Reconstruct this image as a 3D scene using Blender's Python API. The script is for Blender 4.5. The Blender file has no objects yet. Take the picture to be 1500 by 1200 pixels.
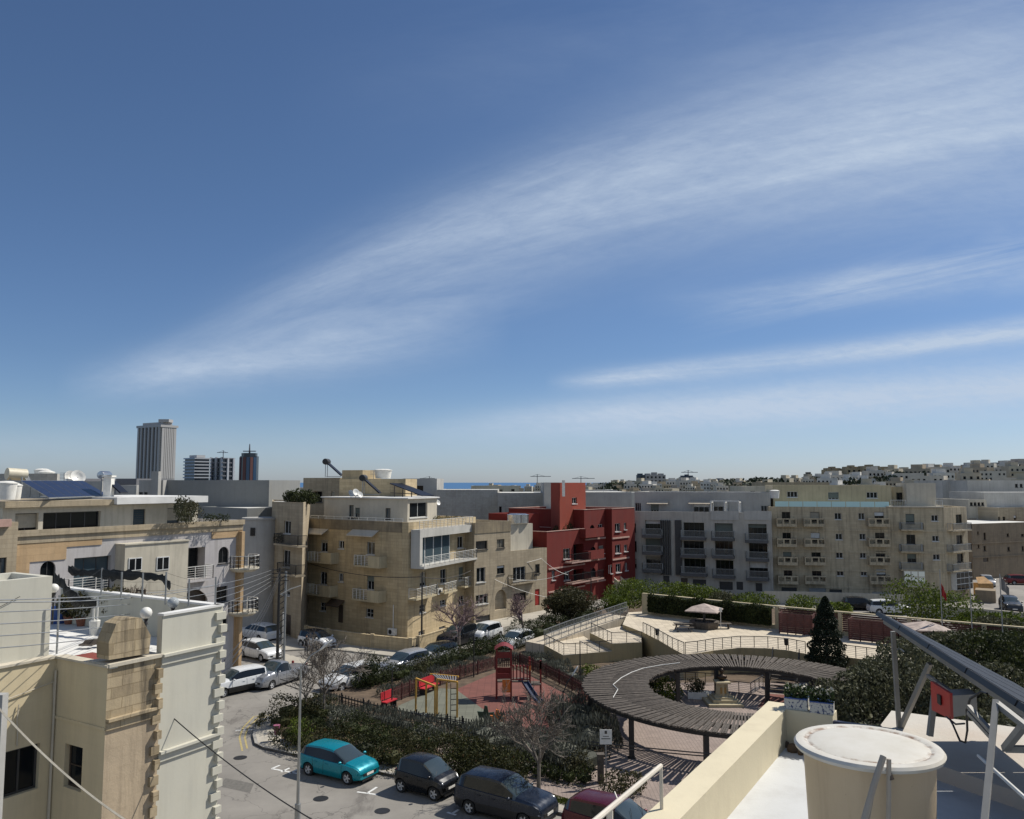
import bpy, math, random
from mathutils import Vector, Matrix, Euler
R=math.radians
scn=bpy.context.scene
COL=scn.collection
H=15.0; FOC=1200.0; PIT=math.atan(106/1200.0)
cP,sP=math.cos(PIT),math.sin(PIT)
U=Vector((.515,.857,0)).normalized(); V=Vector((.857,-.515,0)).normalized()
def ray(px,py):
    dx=(px-750)/FOC; dy=(600-py)/FOC
    return Vector((dx,cP-sP*dy,sP+cP*dy))
def P(px,py,z=0.0):
    r=ray(px,py); t=(z-H)/r.z
    return Vector((r.x*t,r.y*t,z))
def D(px,py,Y):
    r=ray(px,py); t=Y/r.y
    return Vector((r.x*t,Y,H+r.z*t))
def pxy(pts,z=0.0): return [tuple(P(x,y,z)[:2]) for x,y in pts]
# ------------------------------------------------------------------ materials
MATS={}
def nt(name):
    m=bpy.data.materials.new(name); m.use_nodes=True
    n=m.node_tree; n.nodes.clear()
    o=n.nodes.new('ShaderNodeOutputMaterial'); b=n.nodes.new('ShaderNodeBsdfPrincipled')
    n.links.new(b.outputs[0],o.inputs[0]); MATS[name]=m
    return m,n,b,o
def N(n,t,**k):
    x=n.nodes.new('ShaderNode'+t)
    for a,v in k.items():
        if a.startswith('i_'):
            key=a[2:]; x.inputs[int(key) if key.isdigit() else key].default_value=v
        else: setattr(x,a,v)
    return x
def ramp(n,stops,src):
    r=n.nodes.new('ShaderNodeValToRGB'); e=r.color_ramp.elements
    while len(e)<len(stops): e.new(.5)
    for q,(p,c) in zip(e,stops):
        q.position=p; q.color=(c if len(c)==4 else (*c,1)) if not isinstance(c,(int,float)) else (c,c,c,1)
    n.links.new(src,r.inputs[0]); return r.outputs[0]
def mixc(n,a,b,f,mode='MIX'):
    x=N(n,'Mix',data_type='RGBA',blend_type=mode)
    for s,v in ((6,a),(7,b),(0,f)):
        if hasattr(v,'links'): n.links.new(v,x.inputs[s])
        elif s==0: x.inputs[0].default_value=v
        else: x.inputs[s].default_value=(*v,1) if len(v)==3 else v
    return x.outputs[2]
def noise(n,scale,vec=None,detail=4,rough=.6,dist=0):
    x=N(n,'TexNoise',i_Scale=scale,i_Detail=detail,i_Roughness=rough,i_Distortion=dist)
    if vec is not None: n.links.new(vec,x.inputs[0])
    return x.outputs[0]
def wpos(n): return N(n,'NewGeometry').outputs['Position']
def scaled(n,vec,s):
    m=N(n,'Mapping'); m.inputs['Scale'].default_value=s; n.links.new(vec,m.inputs[0]); return m.outputs[0]
def wallvec(n):
    p=wpos(n); s=N(n,'SeparateXYZ'); n.links.new(p,s.inputs[0])
    d=N(n,'VectorMath',operation='DOT_PRODUCT'); n.links.new(p,d.inputs[0]); d.inputs[1].default_value=(U.x+V.x,U.y+V.y,0)
    c=N(n,'CombineXYZ'); n.links.new(d.outputs['Value'],c.inputs[0]); n.links.new(s.outputs[2],c.inputs[1])
    return c.outputs[0],s.outputs[2]
def plain(name,c,rough=.6,metal=0,var=.12,scale=3,coat=0,bump=0,emis=None,alpha=1):
    if name in MATS: return MATS[name]
    m,n,b,o=nt(name)
    f=noise(n,scale,wpos(n))
    dark=tuple(x*(1-var) for x in c); lite=tuple(min(1,x*(1+var)) for x in c)
    n.links.new(ramp(n,[(.3,dark),(.7,lite)],f),b.inputs['Base Color'])
    b.inputs['Roughness'].default_value=rough; b.inputs['Metallic'].default_value=metal
    if coat: b.inputs['Coat Weight'].default_value=coat; b.inputs['Coat Roughness'].default_value=.06
    if bump:
        bp=N(n,'Bump',i_Strength=bump,i_Distance=.02); n.links.new(noise(n,scale*8,wpos(n)),bp.inputs['Height']); n.links.new(bp.outputs[0],b.inputs['Normal'])
    return m
def wall(name,c,c2=None,streak=.45,blocks=0,var=.14,block_c=.75,rough=.9,bw=.55,bh=.27,mort=.012,stainc=(.10,.085,.065),bump=.35):
    """rendered or stone masonry: blotches, rain streaks, optional courses"""
    if name in MATS: return MATS[name]
    c=(min(.95,c[0]*1.0),c[1]*.99,c[2]*.95)
    m,n,b,o=nt(name)
    wv,z=wallvec(n); p=wpos(n)
    f=noise(n,.35,p,5,.65)
    c2=c2 or tuple(x*(1-var*1.6) for x in c)
    col=ramp(n,[(.32,c2),(.68,c)],f)
    f2=noise(n,2.3,p,6,.7)
    col=mixc(n,col,tuple(x*(1-var*1.3) for x in c),ramp(n,[(.5,0),(.75,.6)],f2))
    if blocks:
        br=N(n,'TexBrick',i_Scale=1.0); br.inputs['Color1'].default_value=(1,1,1,1); br.inputs['Color2'].default_value=(block_c,block_c*.98,block_c*.94,1)
        br.inputs['Mortar'].default_value=(.62,.6,.55,1); br.inputs['Mortar Size'].default_value=mort; br.inputs['Brick Width'].default_value=bw; br.inputs['Row Height'].default_value=bh
        br.inputs['Bias'].default_value=-.1
        dn=N(n,'TexNoise',i_Scale=3.0,i_Detail=3); n.links.new(p,dn.inputs[0]); ma=N(n,'VectorMath',operation='MULTIPLY_ADD'); n.links.new(dn.outputs['Color'],ma.inputs[0]); ma.inputs[1].default_value=(.06,.05,0); n.links.new(wv,ma.inputs[2]); n.links.new(ma.outputs[0],br.inputs[0])
        col=mixc(n,col,br.outputs[0],blocks,'MULTIPLY')
    if streak:
        sv=scaled(n,wv,(2.2,.16,1)); s1=noise(n,1.0,sv,6,.7)
        col=mixc(n,col,stainc,ramp(n,[(.47,0),(.72,streak)],s1))
    n.links.new(col,b.inputs['Base Color']); b.inputs['Roughness'].default_value=rough
    bp=N(n,'Bump',i_Strength=bump,i_Distance=.03); n.links.new(noise(n,9,p,6,.7),bp.inputs['Height']); n.links.new(bp.outputs[0],b.inputs['Normal'])
    return m
def foliage(name,dark,lite,warm=None,trans=.25,rough=.65):
    if name in MATS: return MATS[name]
    m,n,b,o=nt(name)
    g=N(n,'NewGeometry')
    stops=[(0,dark),(.6,tuple((a+d)/2 for a,d in zip(dark,lite))),(.95,lite)]
    if warm: stops.append((1.0,warm))
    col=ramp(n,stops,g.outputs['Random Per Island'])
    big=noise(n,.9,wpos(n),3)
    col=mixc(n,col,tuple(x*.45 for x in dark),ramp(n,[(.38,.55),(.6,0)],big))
    n.links.new(col,b.inputs['Base Color']); b.inputs['Roughness'].default_value=rough; b.inputs['Specular IOR Level'].default_value=.25
    tr=N(n,'BsdfTranslucent'); n.links.new(col,tr.inputs[0]); mx=N(n,'MixShader'); mx.inputs[0].default_value=trans
    n.links.new(b.outputs[0],mx.inputs[1]); n.links.new(tr.outputs[0],mx.inputs[2]); n.links.new(mx.outputs[0],o.inputs[0])
    return m
def glass(name,c=(.02,.026,.032),rough=.06,spec=.6,rnd=0,c2=(.25,.24,.2)):
    if name in MATS: return MATS[name]
    m,n,b,o=nt(name)
    if rnd:
        oi=N(n,'ObjectInfo')
        cc=ramp(n,[(0,c),(1-rnd,c),(1-rnd*.5,tuple((x+y)/2*.6 for x,y in zip(c,c2))),(1,c2)],oi.outputs['Random'])
        f=noise(n,.8,wpos(n),3)
        cc=mixc(n,cc,tuple(x*.35 for x in c),ramp(n,[(.42,0),(.6,.7)],f))
        n.links.new(cc,b.inputs['Base Color'])
    else: b.inputs['Base Color'].default_value=(*c,1)
    b.inputs['Roughness'].default_value=rough; b.inputs['Specular IOR Level'].default_value=spec
    bp=N(n,'Bump',i_Strength=.06,i_Distance=.05); n.links.new(noise(n,1.2,wpos(n),1),bp.inputs['Height']); n.links.new(bp.outputs[0],b.inputs['Normal'])
    return m
# ------------------------------------------------------------------ mesh builder
WM={}
class MB:
    def __init__(s): s.v=[]; s.f=[]; s.mi=[]; s.cur=0
    def add(s,vs,fs,mi=None):
        o=len(s.v); s.v+=[tuple(x) for x in vs]
        for f in fs: s.f.append([i+o for i in f]); s.mi.append(s.cur if mi is None else mi)
        return s
    def quad(s,*p,mi=None): return s.add(p,[list(range(len(p)))],mi)
    def box(s,a,b,mi=None):
        x0,y0,z0=a; x1,y1,z1=b
        return s.add([(x0,y0,z0),(x1,y0,z0),(x1,y1,z0),(x0,y1,z0),(x0,y0,z1),(x1,y0,z1),(x1,y1,z1),(x0,y1,z1)],
              [(3,2,1,0),(4,5,6,7),(0,1,5,4),(1,2,6,5),(2,3,7,6),(3,0,4,7)],mi)
    def obox(s,o,ax,ay,az,mi=None):
        """box from corner o spanned by three vectors"""
        o=Vector(o); ax=Vector(ax); ay=Vector(ay); az=Vector(az)
        v=[o,o+ax,o+ax+ay,o+ay]; v+= [q+az for q in v]
        fl=[(3,2,1,0),(4,5,6,7),(0,1,5,4),(1,2,6,5),(2,3,7,6),(3,0,4,7)]
        if ax.cross(ay).dot(az)<0: fl=[f[::-1] for f in fl]
        return s.add(v,fl,mi)
    def bar(s,p,q,w,h=None,up=(0,0,1),mi=None):
        p=Vector(p); q=Vector(q); h=h or w; d=(q-p)
        if d.length<1e-6: return s
        d.normalize(); up=Vector(up)
        if abs(d.dot(up))>.98: up=Vector((1,0,0)) 
        x=d.cross(up).normalized(); y=x.cross(d).normalized()
        return s.obox(p-x*w/2-y*h/2,x*w,q-p,y*h,mi)
    def tube(s,path,r,n=6,r2=None,cap=True,mi=None):
        path=[Vector(q) for q in path]; k=len(path); vs=[]; fs=[]
        for i,q in enumerate(path):
            d=(path[min(i+1,k-1)]-path[max(i-1,0)]).normalized()
            up=Vector((0,0,1)) if abs(d.z)<.95 else Vector((1,0,0))
            x=d.cross(up).normalized(); y=x.cross(d).normalized()
            rr=r if r2 is None else r+(r2-r)*i/(k-1)
            for j in range(n):
                a=2*math.pi*j/n; vs.append(q+x*math.cos(a)*rr+y*math.sin(a)*rr)
        for i in range(k-1):
            for j in range(n):
                a=i*n+j; b=i*n+(j+1)%n; fs.append((a,a+n,b+n,b))
        if cap: fs.append(list(range(n))); fs.append([(k-1)*n+j for j in range(n)][::-1])
        return s.add(vs,fs,mi)
    def lathe(s,prof,c=(0,0,0),n=24,axis='z',mi=None,cap=True):
        vs=[]; fs=[]; k=len(prof)
        for r,z in prof:
            for j in range(n):
                a=2*math.pi*j/n; x,y=r*math.cos(a),r*math.sin(a)
                p={'z':(x,y,z),'y':(x,z,y),'x':(z,x,y)}[axis]
                vs.append((p[0]+c[0],p[1]+c[1],p[2]+c[2]))
        for i in range(k-1):
            for j in range(n):
                a=i*n+j; b=i*n+(j+1)%n; fs.append((a,b,b+n,a+n))
        if cap:
            if prof[0][0]>1e-4: fs.append([j for j in range(n)][::-1])
            if prof[-1][0]>1e-4: fs.append([(k-1)*n+j for j in range(n)])
        return s.add(vs,fs,mi)
    def prism(s,poly,z0,z1,mi=None,bottom=True):
        n=len(poly)
        ar=sum(poly[i][0]*poly[(i+1)%n][1]-poly[(i+1)%n][0]*poly[i][1] for i in range(n))
        if ar<0: poly=poly[::-1]
        vs=[(x,y,z0) for x,y in poly]+[(x,y,z1) for x,y in poly]
        fs=[[i,(i+1)%n,n+(i+1)%n,n+i] for i in range(n)]+[list(range(n,2*n))]
        if bottom: fs.append(list(range(n))[::-1])
        return s.add(vs,fs,mi)
    def sheet(s,poly,z,mi=None):
        n=len(poly)
        ar=sum(poly[i][0]*poly[(i+1)%n][1]-poly[(i+1)%n][0]*poly[i][1] for i in range(n))
        if ar<0: poly=poly[::-1]
        return s.add([(x,y,z) for x,y in poly],[list(range(n))],mi)
    def ball(s,c,r,n=10,m=6,sz=1,mi=None):
        return s.lathe([(max(1e-5,r*math.sin(math.pi*i/m)),-r*sz*math.cos(math.pi*i/m)) for i in range(m+1)],c,n,mi=mi,cap=False)
    def leaves(s,blobs,n,size,rng,shell=.55,flat=0,drop=0):
        tot=sum((b[1]*b[2]*b[3])**(2/3.) for b in blobs)
        for c,rx,ry,rz in blobs:
            k=int(n*((rx*ry*rz)**(2/3.))/tot)
            for _ in range(k):
                while True:
                    q=Vector((rng.uniform(-1,1),rng.uniform(-1,1),rng.uniform(-1,1)))
                    if .05<q.length<=1: break
                L=q.length; q=q/L*(shell+(1-shell)*L**.5 if rng.random()<.8 else L)
                q*=rng.uniform(.88,1.12)
                p=Vector((c[0]+q.x*rx,c[1]+q.y*ry,c[2]+q.z*rz))
                s.leaf(p,size*rng.uniform(.6,1.4),rng,flat)
        return s
    def leaf(s,p,z,rng,flat=0,up=0):
        p=Vector(p)
        e=Euler((rng.uniform(0,6.3)*(1-flat),rng.uniform(0,6.3)*(1-flat),rng.uniform(0,6.3))).to_matrix()
        a=e@Vector((z*.5,0,0)); b=e@Vector((0,z*.5*rng.uniform(.4,.9),0))
        if up: a=Vector((rng.uniform(-.25,.25)*z,rng.uniform(-.25,.25)*z,z*.6)); b=Vector((math.cos(rng.uniform(0,6.3)),math.sin(rng.uniform(0,6.3)),0))*z*.14
        n=(a.cross(b)).normalized()*z*.12
        s.add([p-a,p-b+n,p+a,p+b+n],[(0,1,2),(0,2,3)])
    def build(s,name,mat,parent=None,smooth=None,mats=None,**tags):
        me=bpy.data.meshes.new(name); ob=bpy.data.objects.new(name,me); COL.objects.link(ob)
        vs=s.v
        if parent is not None:
            W=WM[parent]; inv=W.inverted(); vs=[inv@Vector(q) for q in vs]; ob.parent=parent; WM[ob]=W
        else:
            xs=[q[0] for q in vs]; ys=[q[1] for q in vs]; zs=[q[2] for q in vs]
            o=Vector(((min(xs)+max(xs))/2,(min(ys)+max(ys))/2,min(zs)))
            if tags.get('kind')=='structure': o=Vector((0,0,0))
            vs=[Vector(q)-o for q in vs]; ob.location=o; WM[ob]=Matrix.Translation(o)
        me.from_pydata([tuple(q) for q in vs],[],s.f)
        for m in (mats or [mat]): me.materials.append(m)
        if mats: me.polygons.foreach_set('material_index',s.mi)
        if smooth is not None:
            me.polygons.foreach_set('use_smooth',[True]*len(me.polygons)); me.set_sharp_from_angle(angle=R(smooth))
        me.update()
        for k,v in tags.items():
            if v: ob['category' if k=='cat' else k]=v
        return ob
def root(name,loc,label,cat,group=None,rz=0):
    o=bpy.data.objects.new(name,None); COL.objects.link(o); o.location=loc; o.rotation_euler=(0,0,rz); o.empty_display_size=.3
    o['label']=label; o['category']=cat
    if group: o['group']=group
    WM[o]=Matrix.Translation(Vector(loc))@Matrix.Rotation(rz,4,'Z'); return o
def setting(name,mb,mat): return mb.build(name,mat,kind='structure')
KIDS={}
def copy_tree(o,parent=None,loc=None,rz=None,scale=None,label=None):
    c=o.copy(); COL.objects.link(c)
    if parent is not None: c.parent=parent
    if loc is not None: c.location=loc
    if rz is not None: c.rotation_euler=(0,0,rz)
    if scale is not None: c.scale=(scale,)*3 if isinstance(scale,(int,float)) else scale
    if label: c['label']=label
    for ch in [q for q in list(COL.objects) if q.parent is o]: copy_tree(ch,c)
    return c
# ------------------------------------------------------------------ facade frame
class Face:
    def __init__(s,A,B):
        s.A=Vector((A[0],A[1],0)); s.B=Vector((B[0],B[1],0)); s.d=(s.B-s.A); s.L=s.d.length; s.d.normalize()
        s.n=Vector((s.d.y,-s.d.x,0))     # outward
    def pt(s,a,n,z): 
        q=s.A+s.d*a+s.n*n; return Vector((q.x,q.y,z))
    def sz(s,px,py,off=0):
        r=ray(px,py); A=s.A+s.n*off; C=Vector((0,0,H))
        t=(A-C).dot(s.n)/r.dot(s.n); q=C+r*t
        return (q-A).dot(s.d), q.z
    def rect(s,x0,y0,x1,y1,off=0):
        ym=(y0+y1)/2; xm=(x0+x1)/2
        return s.sz(x0,ym,off)[0],s.sz(x1,ym,off)[0],s.sz(xm,y1,off)[1],s.sz(xm,y0,off)[1]
    def box(s,mb,a0,a1,n0,n1,z0,z1,mi=None):
        o=s.pt(a0,n0,z0); return mb.obox(o,s.d*(a1-a0),s.n*(n1-n0),Vector((0,0,z1-z0)),mi)
def offs(poly,t):
    n=len(poly); out=[]
    for i in range(n):
        a=Vector(poly[i-1]).to_2d(); b=Vector(poly[i]).to_2d(); c=Vector(poly[(i+1)%n]).to_2d()
        d1=(b-a).normalized(); d2=(c-b).normalized(); n1=Vector((-d1.y,d1.x)); n2=Vector((-d2.y,d2.x))
        k=n1+n2; k=k/max(.3,(1+n1.dot(n2)))
        out.append(tuple(b+k*t))
    return out
def wallgrid(mb,F,z0,z1,ops,depth=.18):
    xs=sorted(set([0,F.L]+[x for o in ops for x in o[:2]])); zs=sorted(set([z0,z1]+[x for o in ops for x in o[2:4]]))
    xs=[x for x in xs if -1e-6<=x<=F.L+1e-6]; zs=[z for z in zs if z0-1e-6<=z<=z1+1e-6]
    for i in range(len(xs)-1):
        for j in range(len(zs)-1):
            cx=(xs[i]+xs[i+1])/2; cz=(zs[j]+zs[j+1])/2
            if any(o[0]<cx<o[1] and o[2]<cz<o[3] for o in ops): continue
            mb.quad(F.pt(xs[i],0,zs[j]),F.pt(xs[i+1],0,zs[j]),F.pt(xs[i+1],0,zs[j+1]),F.pt(xs[i],0,zs[j+1]))
    for o in ops:
        a,b,c,e=o[:4]; d=-(o[4] if len(o)>4 else depth)
        mb.quad(F.pt(a,0,c),F.pt(a,d,c),F.pt(a,d,e),F.pt(a,0,e)); mb.quad(F.pt(b,d,c),F.pt(b,0,c),F.pt(b,0,e),F.pt(b,d,e))
        mb.quad(F.pt(a,0,c),F.pt(b,0,c),F.pt(b,d,c),F.pt(a,d,c)); mb.quad(F.pt(a,d,e),F.pt(b,d,e),F.pt(b,0,e),F.pt(a,0,e))
def arch_fill(mb,F,o):
    a,b,c,e=o[:4]; r=(b-a)/2; r2=min(r,(e-c)*.8); m=(a+b)/2; k=8
    pts=[(m-r*math.cos(math.pi*i/k),e-r2+r2*math.sin(math.pi*i/k)) for i in range(k+1)]
    for i in range(k):
        (x0,q0),(x1,q1)=pts[i],pts[i+1]; cx=a if i<k//2 else b
        mb.quad(F.pt(x0,0,q0),F.pt(x1,0,q1),F.pt(cx,0,e))
        mb.quad(F.pt(x0,0,q0),F.pt(x0,-.12,q0),F.pt(x1,-.12,q1),F.pt(x1,0,q1))
    mb.quad(F.pt(m,0,e),F.pt(a,0,e),F.pt(b,0,e)) if False else None
SH=random.Random(5)
def window(parent,F,o,fm,gm,cols=2,rows=1,fw=.06,depth=.18,name='window',sill=None,shut=None,label=None):
    a,b,c,e=o[:4]; d=-depth
    m=MB(); i0=-(depth-.05)
    F.box(m,a,a+fw,d,i0,c,e); F.box(m,b-fw,b,d,i0,c,e); F.box(m,a+fw,b-fw,d,i0,c,c+fw); F.box(m,a+fw,b-fw,d,i0,e-fw,e)
    for k in range(1,cols):
        x=a+(b-a)*k/cols; F.box(m,x-fw*.45,x+fw*.45,d,i0-.005,c+fw,e-fw)
    for k in range(1,rows):
        z=c+(e-c)*k/rows; F.box(m,a+fw,b-fw,d,i0-.01,z-fw*.3,z+fw*.3)
    if sill: F.box(m,a-.06,b+.06,0.003,sill,c-.08,c-.003)
    w=m.build(name,fm,parent)
    g=MB(); F.box(g,a+fw*.4,b-fw*.4,d-.01,d+.02,c+fw*.4,e-fw*.4); g.build('pane',gm,w)
    if label: w['label']=label
    if name=='window' and SH.random()<.3 and e-c>.9 and parent.get('category')=='building':
        s_=MB(); zz=e-fw-(e-c)*SH.choice([.25,.4,.6,.8])*.9; F.box(s_,a+fw*.5,b-fw*.5,d+.021,i0+.012,zz,e-fw); s_.build('roller_blind',SH.choice([M['blind1'],M['blind2'],M['wframe']]),parent)
    return w
class Bld:
    """walls with real openings on a counter-clockwise footprint"""
    def __init__(s,name,label,foot,z0,z1,wm,par=.7,pt=.22,group=None,cat='building',rootobj=None,roofm=None,cap=None):
        s.foot=[tuple(q[:2]) for q in foot]; s.z0=z0; s.z1=z1; s.wm=wm; s.par=par; s.pt=pt; s.ops={}; s.arch=[]; s.roofm=roofm or M['roof']; s.cap=cap
        n=len(s.foot); s.F=[Face(s.foot[i],s.foot[(i+1)%n]) for i in range(n)]
        cx=sum(q[0] for q in s.foot)/n; cy=sum(q[1] for q in s.foot)/n
        s.r=rootobj or root(name,(cx,cy,z0),label,cat,group)
    def hole(s,e,rc,arch=False,depth=.18):
        F=s.F[e]; a,b,c,z=F.rect(*rc) if len(rc)==4 and max(rc)>60 else rc
        a=max(.05,a); b=min(F.L-.05,b); c=max(s.z0+.02,c); z=min(s.z1+s.par-.15,z)
        o=(a,b,c,z,depth); s.ops.setdefault(e,[]).append(o)
        if arch: s.arch.append((e,o))
        return o
    def win(s,e,rc,fm=None,gm=None,cols=2,rows=1,arch=False,depth=.18,name='window',fw=.06,sill=.08,label=None):
        o=s.hole(e,rc,arch,depth)
        window(s.r,s.F[e],o,fm or M['wframe'],gm or M['pane'],cols,rows,fw,depth,name,sill,label=label); return o
    def panel(s,e,rc,m,name='door',depth=.14,handle=False,label=None,ribs=0,arch=False):
        o=s.hole(e,rc,arch,depth); F=s.F[e]; b=MB()
        F.box(b,o[0]+.02,o[1]-.02,-depth-.02,-depth+.04,o[2]+.01,o[3]-.02)
        if ribs:
            for k in range(1,ribs):
                z=o[2]+(o[3]-o[2])*k/ribs; F.box(b,o[0]+.04,o[1]-.04,-depth+.04,-depth+.06,z-.02,z+.02)
        else:
            for k in (.28,.72):
                z0=o[2]+(o[3]-o[2])*(k-.2); z1=o[2]+(o[3]-o[2])*(k+.2); q=(o[1]-o[0])*.18
                F.box(b,o[0]+q,o[1]-q,-depth+.04,-depth+.06,z0,z1)
        d=b.build(name,m,s.r)
        if label: d['label']=label
        return d
    def finish(s,depth=.18,nocap=False):
        m=MB(); n=len(s.foot); top=s.z1+s.par
        for i,F in enumerate(s.F): wallgrid(m,F,s.z0,top,s.ops.get(i,[]),depth)
        for e,o in s.arch: arch_fill(m,s.F[e],o)
        if s.par>0:
            inn=offs(s.foot,s.pt)
            for i in range(n):
                a,b=s.foot[i],s.foot[(i+1)%n]; c,d=inn[(i+1)%n],inn[i]
                m.quad((*a,top),(*b,top),(*c,top),(*d,top)); m.quad((*d,top),(*c,top),(*c,s.z1),(*d,s.z1))
        else: inn=s.foot
        m.build('wall',s.wm,s.r)
        r=MB(); r.sheet(inn,s.z1+.001); r.build('roof',s.roofm,s.r)
        if s.cap and s.par>0:
            c=MB(); o1=offs(s.foot,-.04); i1=offs(s.foot,s.pt+.03)
            for i in range(n):
                j=(i+1)%n; z0,z1=top+.003,top+.07
                c.add([(*o1[i],z0),(*o1[j],z0),(*i1[j],z0),(*i1[i],z0),(*o1[i],z1),(*o1[j],z1),(*i1[j],z1),(*i1[i],z1)],[(3,2,1,0),(4,5,6,7),(0,1,5,4),(2,3,7,6)])
            c.build('coping',s.cap,s.r)
        return s
def balcony(parent,F,a0,a1,z,dep,style,m,rm,h=.95,th=.16,label=None):
    """slab with parapet or rails; parent > balcony > railing"""
    b=MB(); r=MB(); F.box(b,a0,a1,.003,dep,z-th,z)
    if style=='half':      # rail on the left part, solid wall on the right
        mid=a0+(a1-a0)*.58
        F.box(b,mid,a1,dep-.1,dep-.003,z,z+h); F.box(b,a1-.1,a1-.003,.004,dep-.1,z,z+h); F.box(b,a0+.003,a0+.1,.004,dep-.1,z,z+h)
        rails(r,[F.pt(a0+.1,dep-.06,z),F.pt(mid,dep-.06,z)],h,.5,5)
    elif style=='rail': rails(r,[F.pt(a0+.04,.05,z),F.pt(a0+.04,dep-.05,z),F.pt(a1-.04,dep-.05,z),F.pt(a1-.04,.05,z)],h,.13,0)
    elif style=='hrail': rails(r,[F.pt(a0+.04,.05,z),F.pt(a0+.04,dep-.05,z),F.pt(a1-.04,dep-.05,z),F.pt(a1-.04,.05,z)],h,.9,5)
    elif style=='solid':
        F.box(b,a0,a1,dep-.1,dep-.003,z,z+h); F.box(b,a0+.003,a0+.1,.004,dep-.1,z,z+h); F.box(b,a1-.1,a1-.003,.004,dep-.1,z,z+h)
    elif style=='stone':
        k=3; w=(a1-a0); F.box(b,a0,a1,dep-.14,dep-.003,z,z+.16); F.box(b,a0,a1,dep-.16,dep+.01,z+h-.15,z+h)
        for i in range(k+1):
            x=a0+w*i/k; F.box(b,max(a0,x-.1),min(a1,x+.1),dep-.139,dep-.004,z+.16,z+h-.15)
        for x in (a0+.003,a1-.12): F.box(b,x,x+.117,.004,dep-.14,z,z+h)
    elif style=='glass':
        g=MB(); F.box(g,a0+.05,a1-.05,dep-.06,dep-.03,z+.05,z+h)
        F.box(r,a0,a1,dep-.08,dep-.01,z+h,z+h+.05)
    o=b.build('balcony',m,parent)
    if label: o['label']=label
    if r.v: r.build('railing',rm,o)
    if style=='glass': g.build('glass_guard',M['cyan_glass'],o)
    return o
def rails(mb,pts,h,step,nh,w=.035,post=.05):
    for i in range(len(pts)-1):
        a,b=Vector(pts[i]),Vector(pts[i+1]); L=(b-a).length; k=max(1,int(round(L/step)))
        up=Vector((0,0,h))
        mb.bar(a+up,b+up,post,w*1.3)
        for j in range(k+1):
            q=a+(b-a)*j/k; mb.bar(q,q+up,post if (step>.4 or j in (0,k)) else w*.7)
        if nh==0: mb.bar(a+Vector((0,0,.08)),b+Vector((0,0,.08)),w)
        for j in range(1,nh+1): 
            zz=Vector((0,0,h*j/(nh+1))); mb.bar(a+zz,b+zz,w*.6)
def wire(mb,a,b,sag,r=.02,n=14):
    a,b=Vector(a),Vector(b); pts=[]
    for i in range(n+1):
        t=i/n; q=a+(b-a)*t; q.z-=4*sag*t*(1-t); pts.append(q)
    mb.tube(pts,r,4,cap=False); return mb
M={}
M['roof']=plain('roof_membrane',(.55,.54,.50),.8,var=.2,scale=.7,bump=.2)
M['roofw']=plain('white_roof_paint',(.66,.65,.62),.7,var=.1,scale=.9,bump=.15)
M['wframe']=plain('white_frame',(.55,.55,.53),.5)
M['dframe']=plain('dark_frame',(.04,.04,.04),.5)
M['bframe']=plain('brown_frame',(.07,.05,.035),.5)
M['pane']=glass('window_glass',(.012,.015,.018),rnd=.22,spec=.3,c2=(.16,.15,.12))
M['paned']=glass('dark_window_glass',(.008,.010,.012),spec=.3)
M['cyan_glass']=glass('frosted_cyan_glass',(.50,.72,.70),.3)
M['blind1']=plain('beige_blind',(.30,.27,.21),.8); M['blind2']=plain('grey_green_blind',(.13,.15,.13),.8)
M['metal']=plain('galvanised_metal',(.32,.33,.33),.45,.6)
M['dmetal']=plain('dark_metal',(.03,.03,.03),.5,.3)
M['rust']=plain('rusty_brown_metal',(.07,.03,.022),.6,.2)
M['wmetal']=plain('white_metal',(.60,.59,.55),.45)
M['wplast']=plain('white_plastic',(.72,.70,.64),.45)
M['rubber']=plain('rubber',(.012,.012,.012),.8)
M['black']=plain('black_plastic',(.012,.012,.013),.5)
M['terracotta']=plain('terracotta',(.24,.09,.05),.8)
M['wood']=plain('grey_weathered_wood',(.085,.070,.056),.85,var=.45,scale=4)
M['blueplast']=plain('blue_plastic',(.02,.07,.25),.5)
M['steel']=plain('steel',(.5,.5,.5),.25,.9)
SKYS=.078; EXPO=0.06
SKYTINT=(1,1,1,1); CLOUDC=(6.3,7.5,9.2,1)
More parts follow.
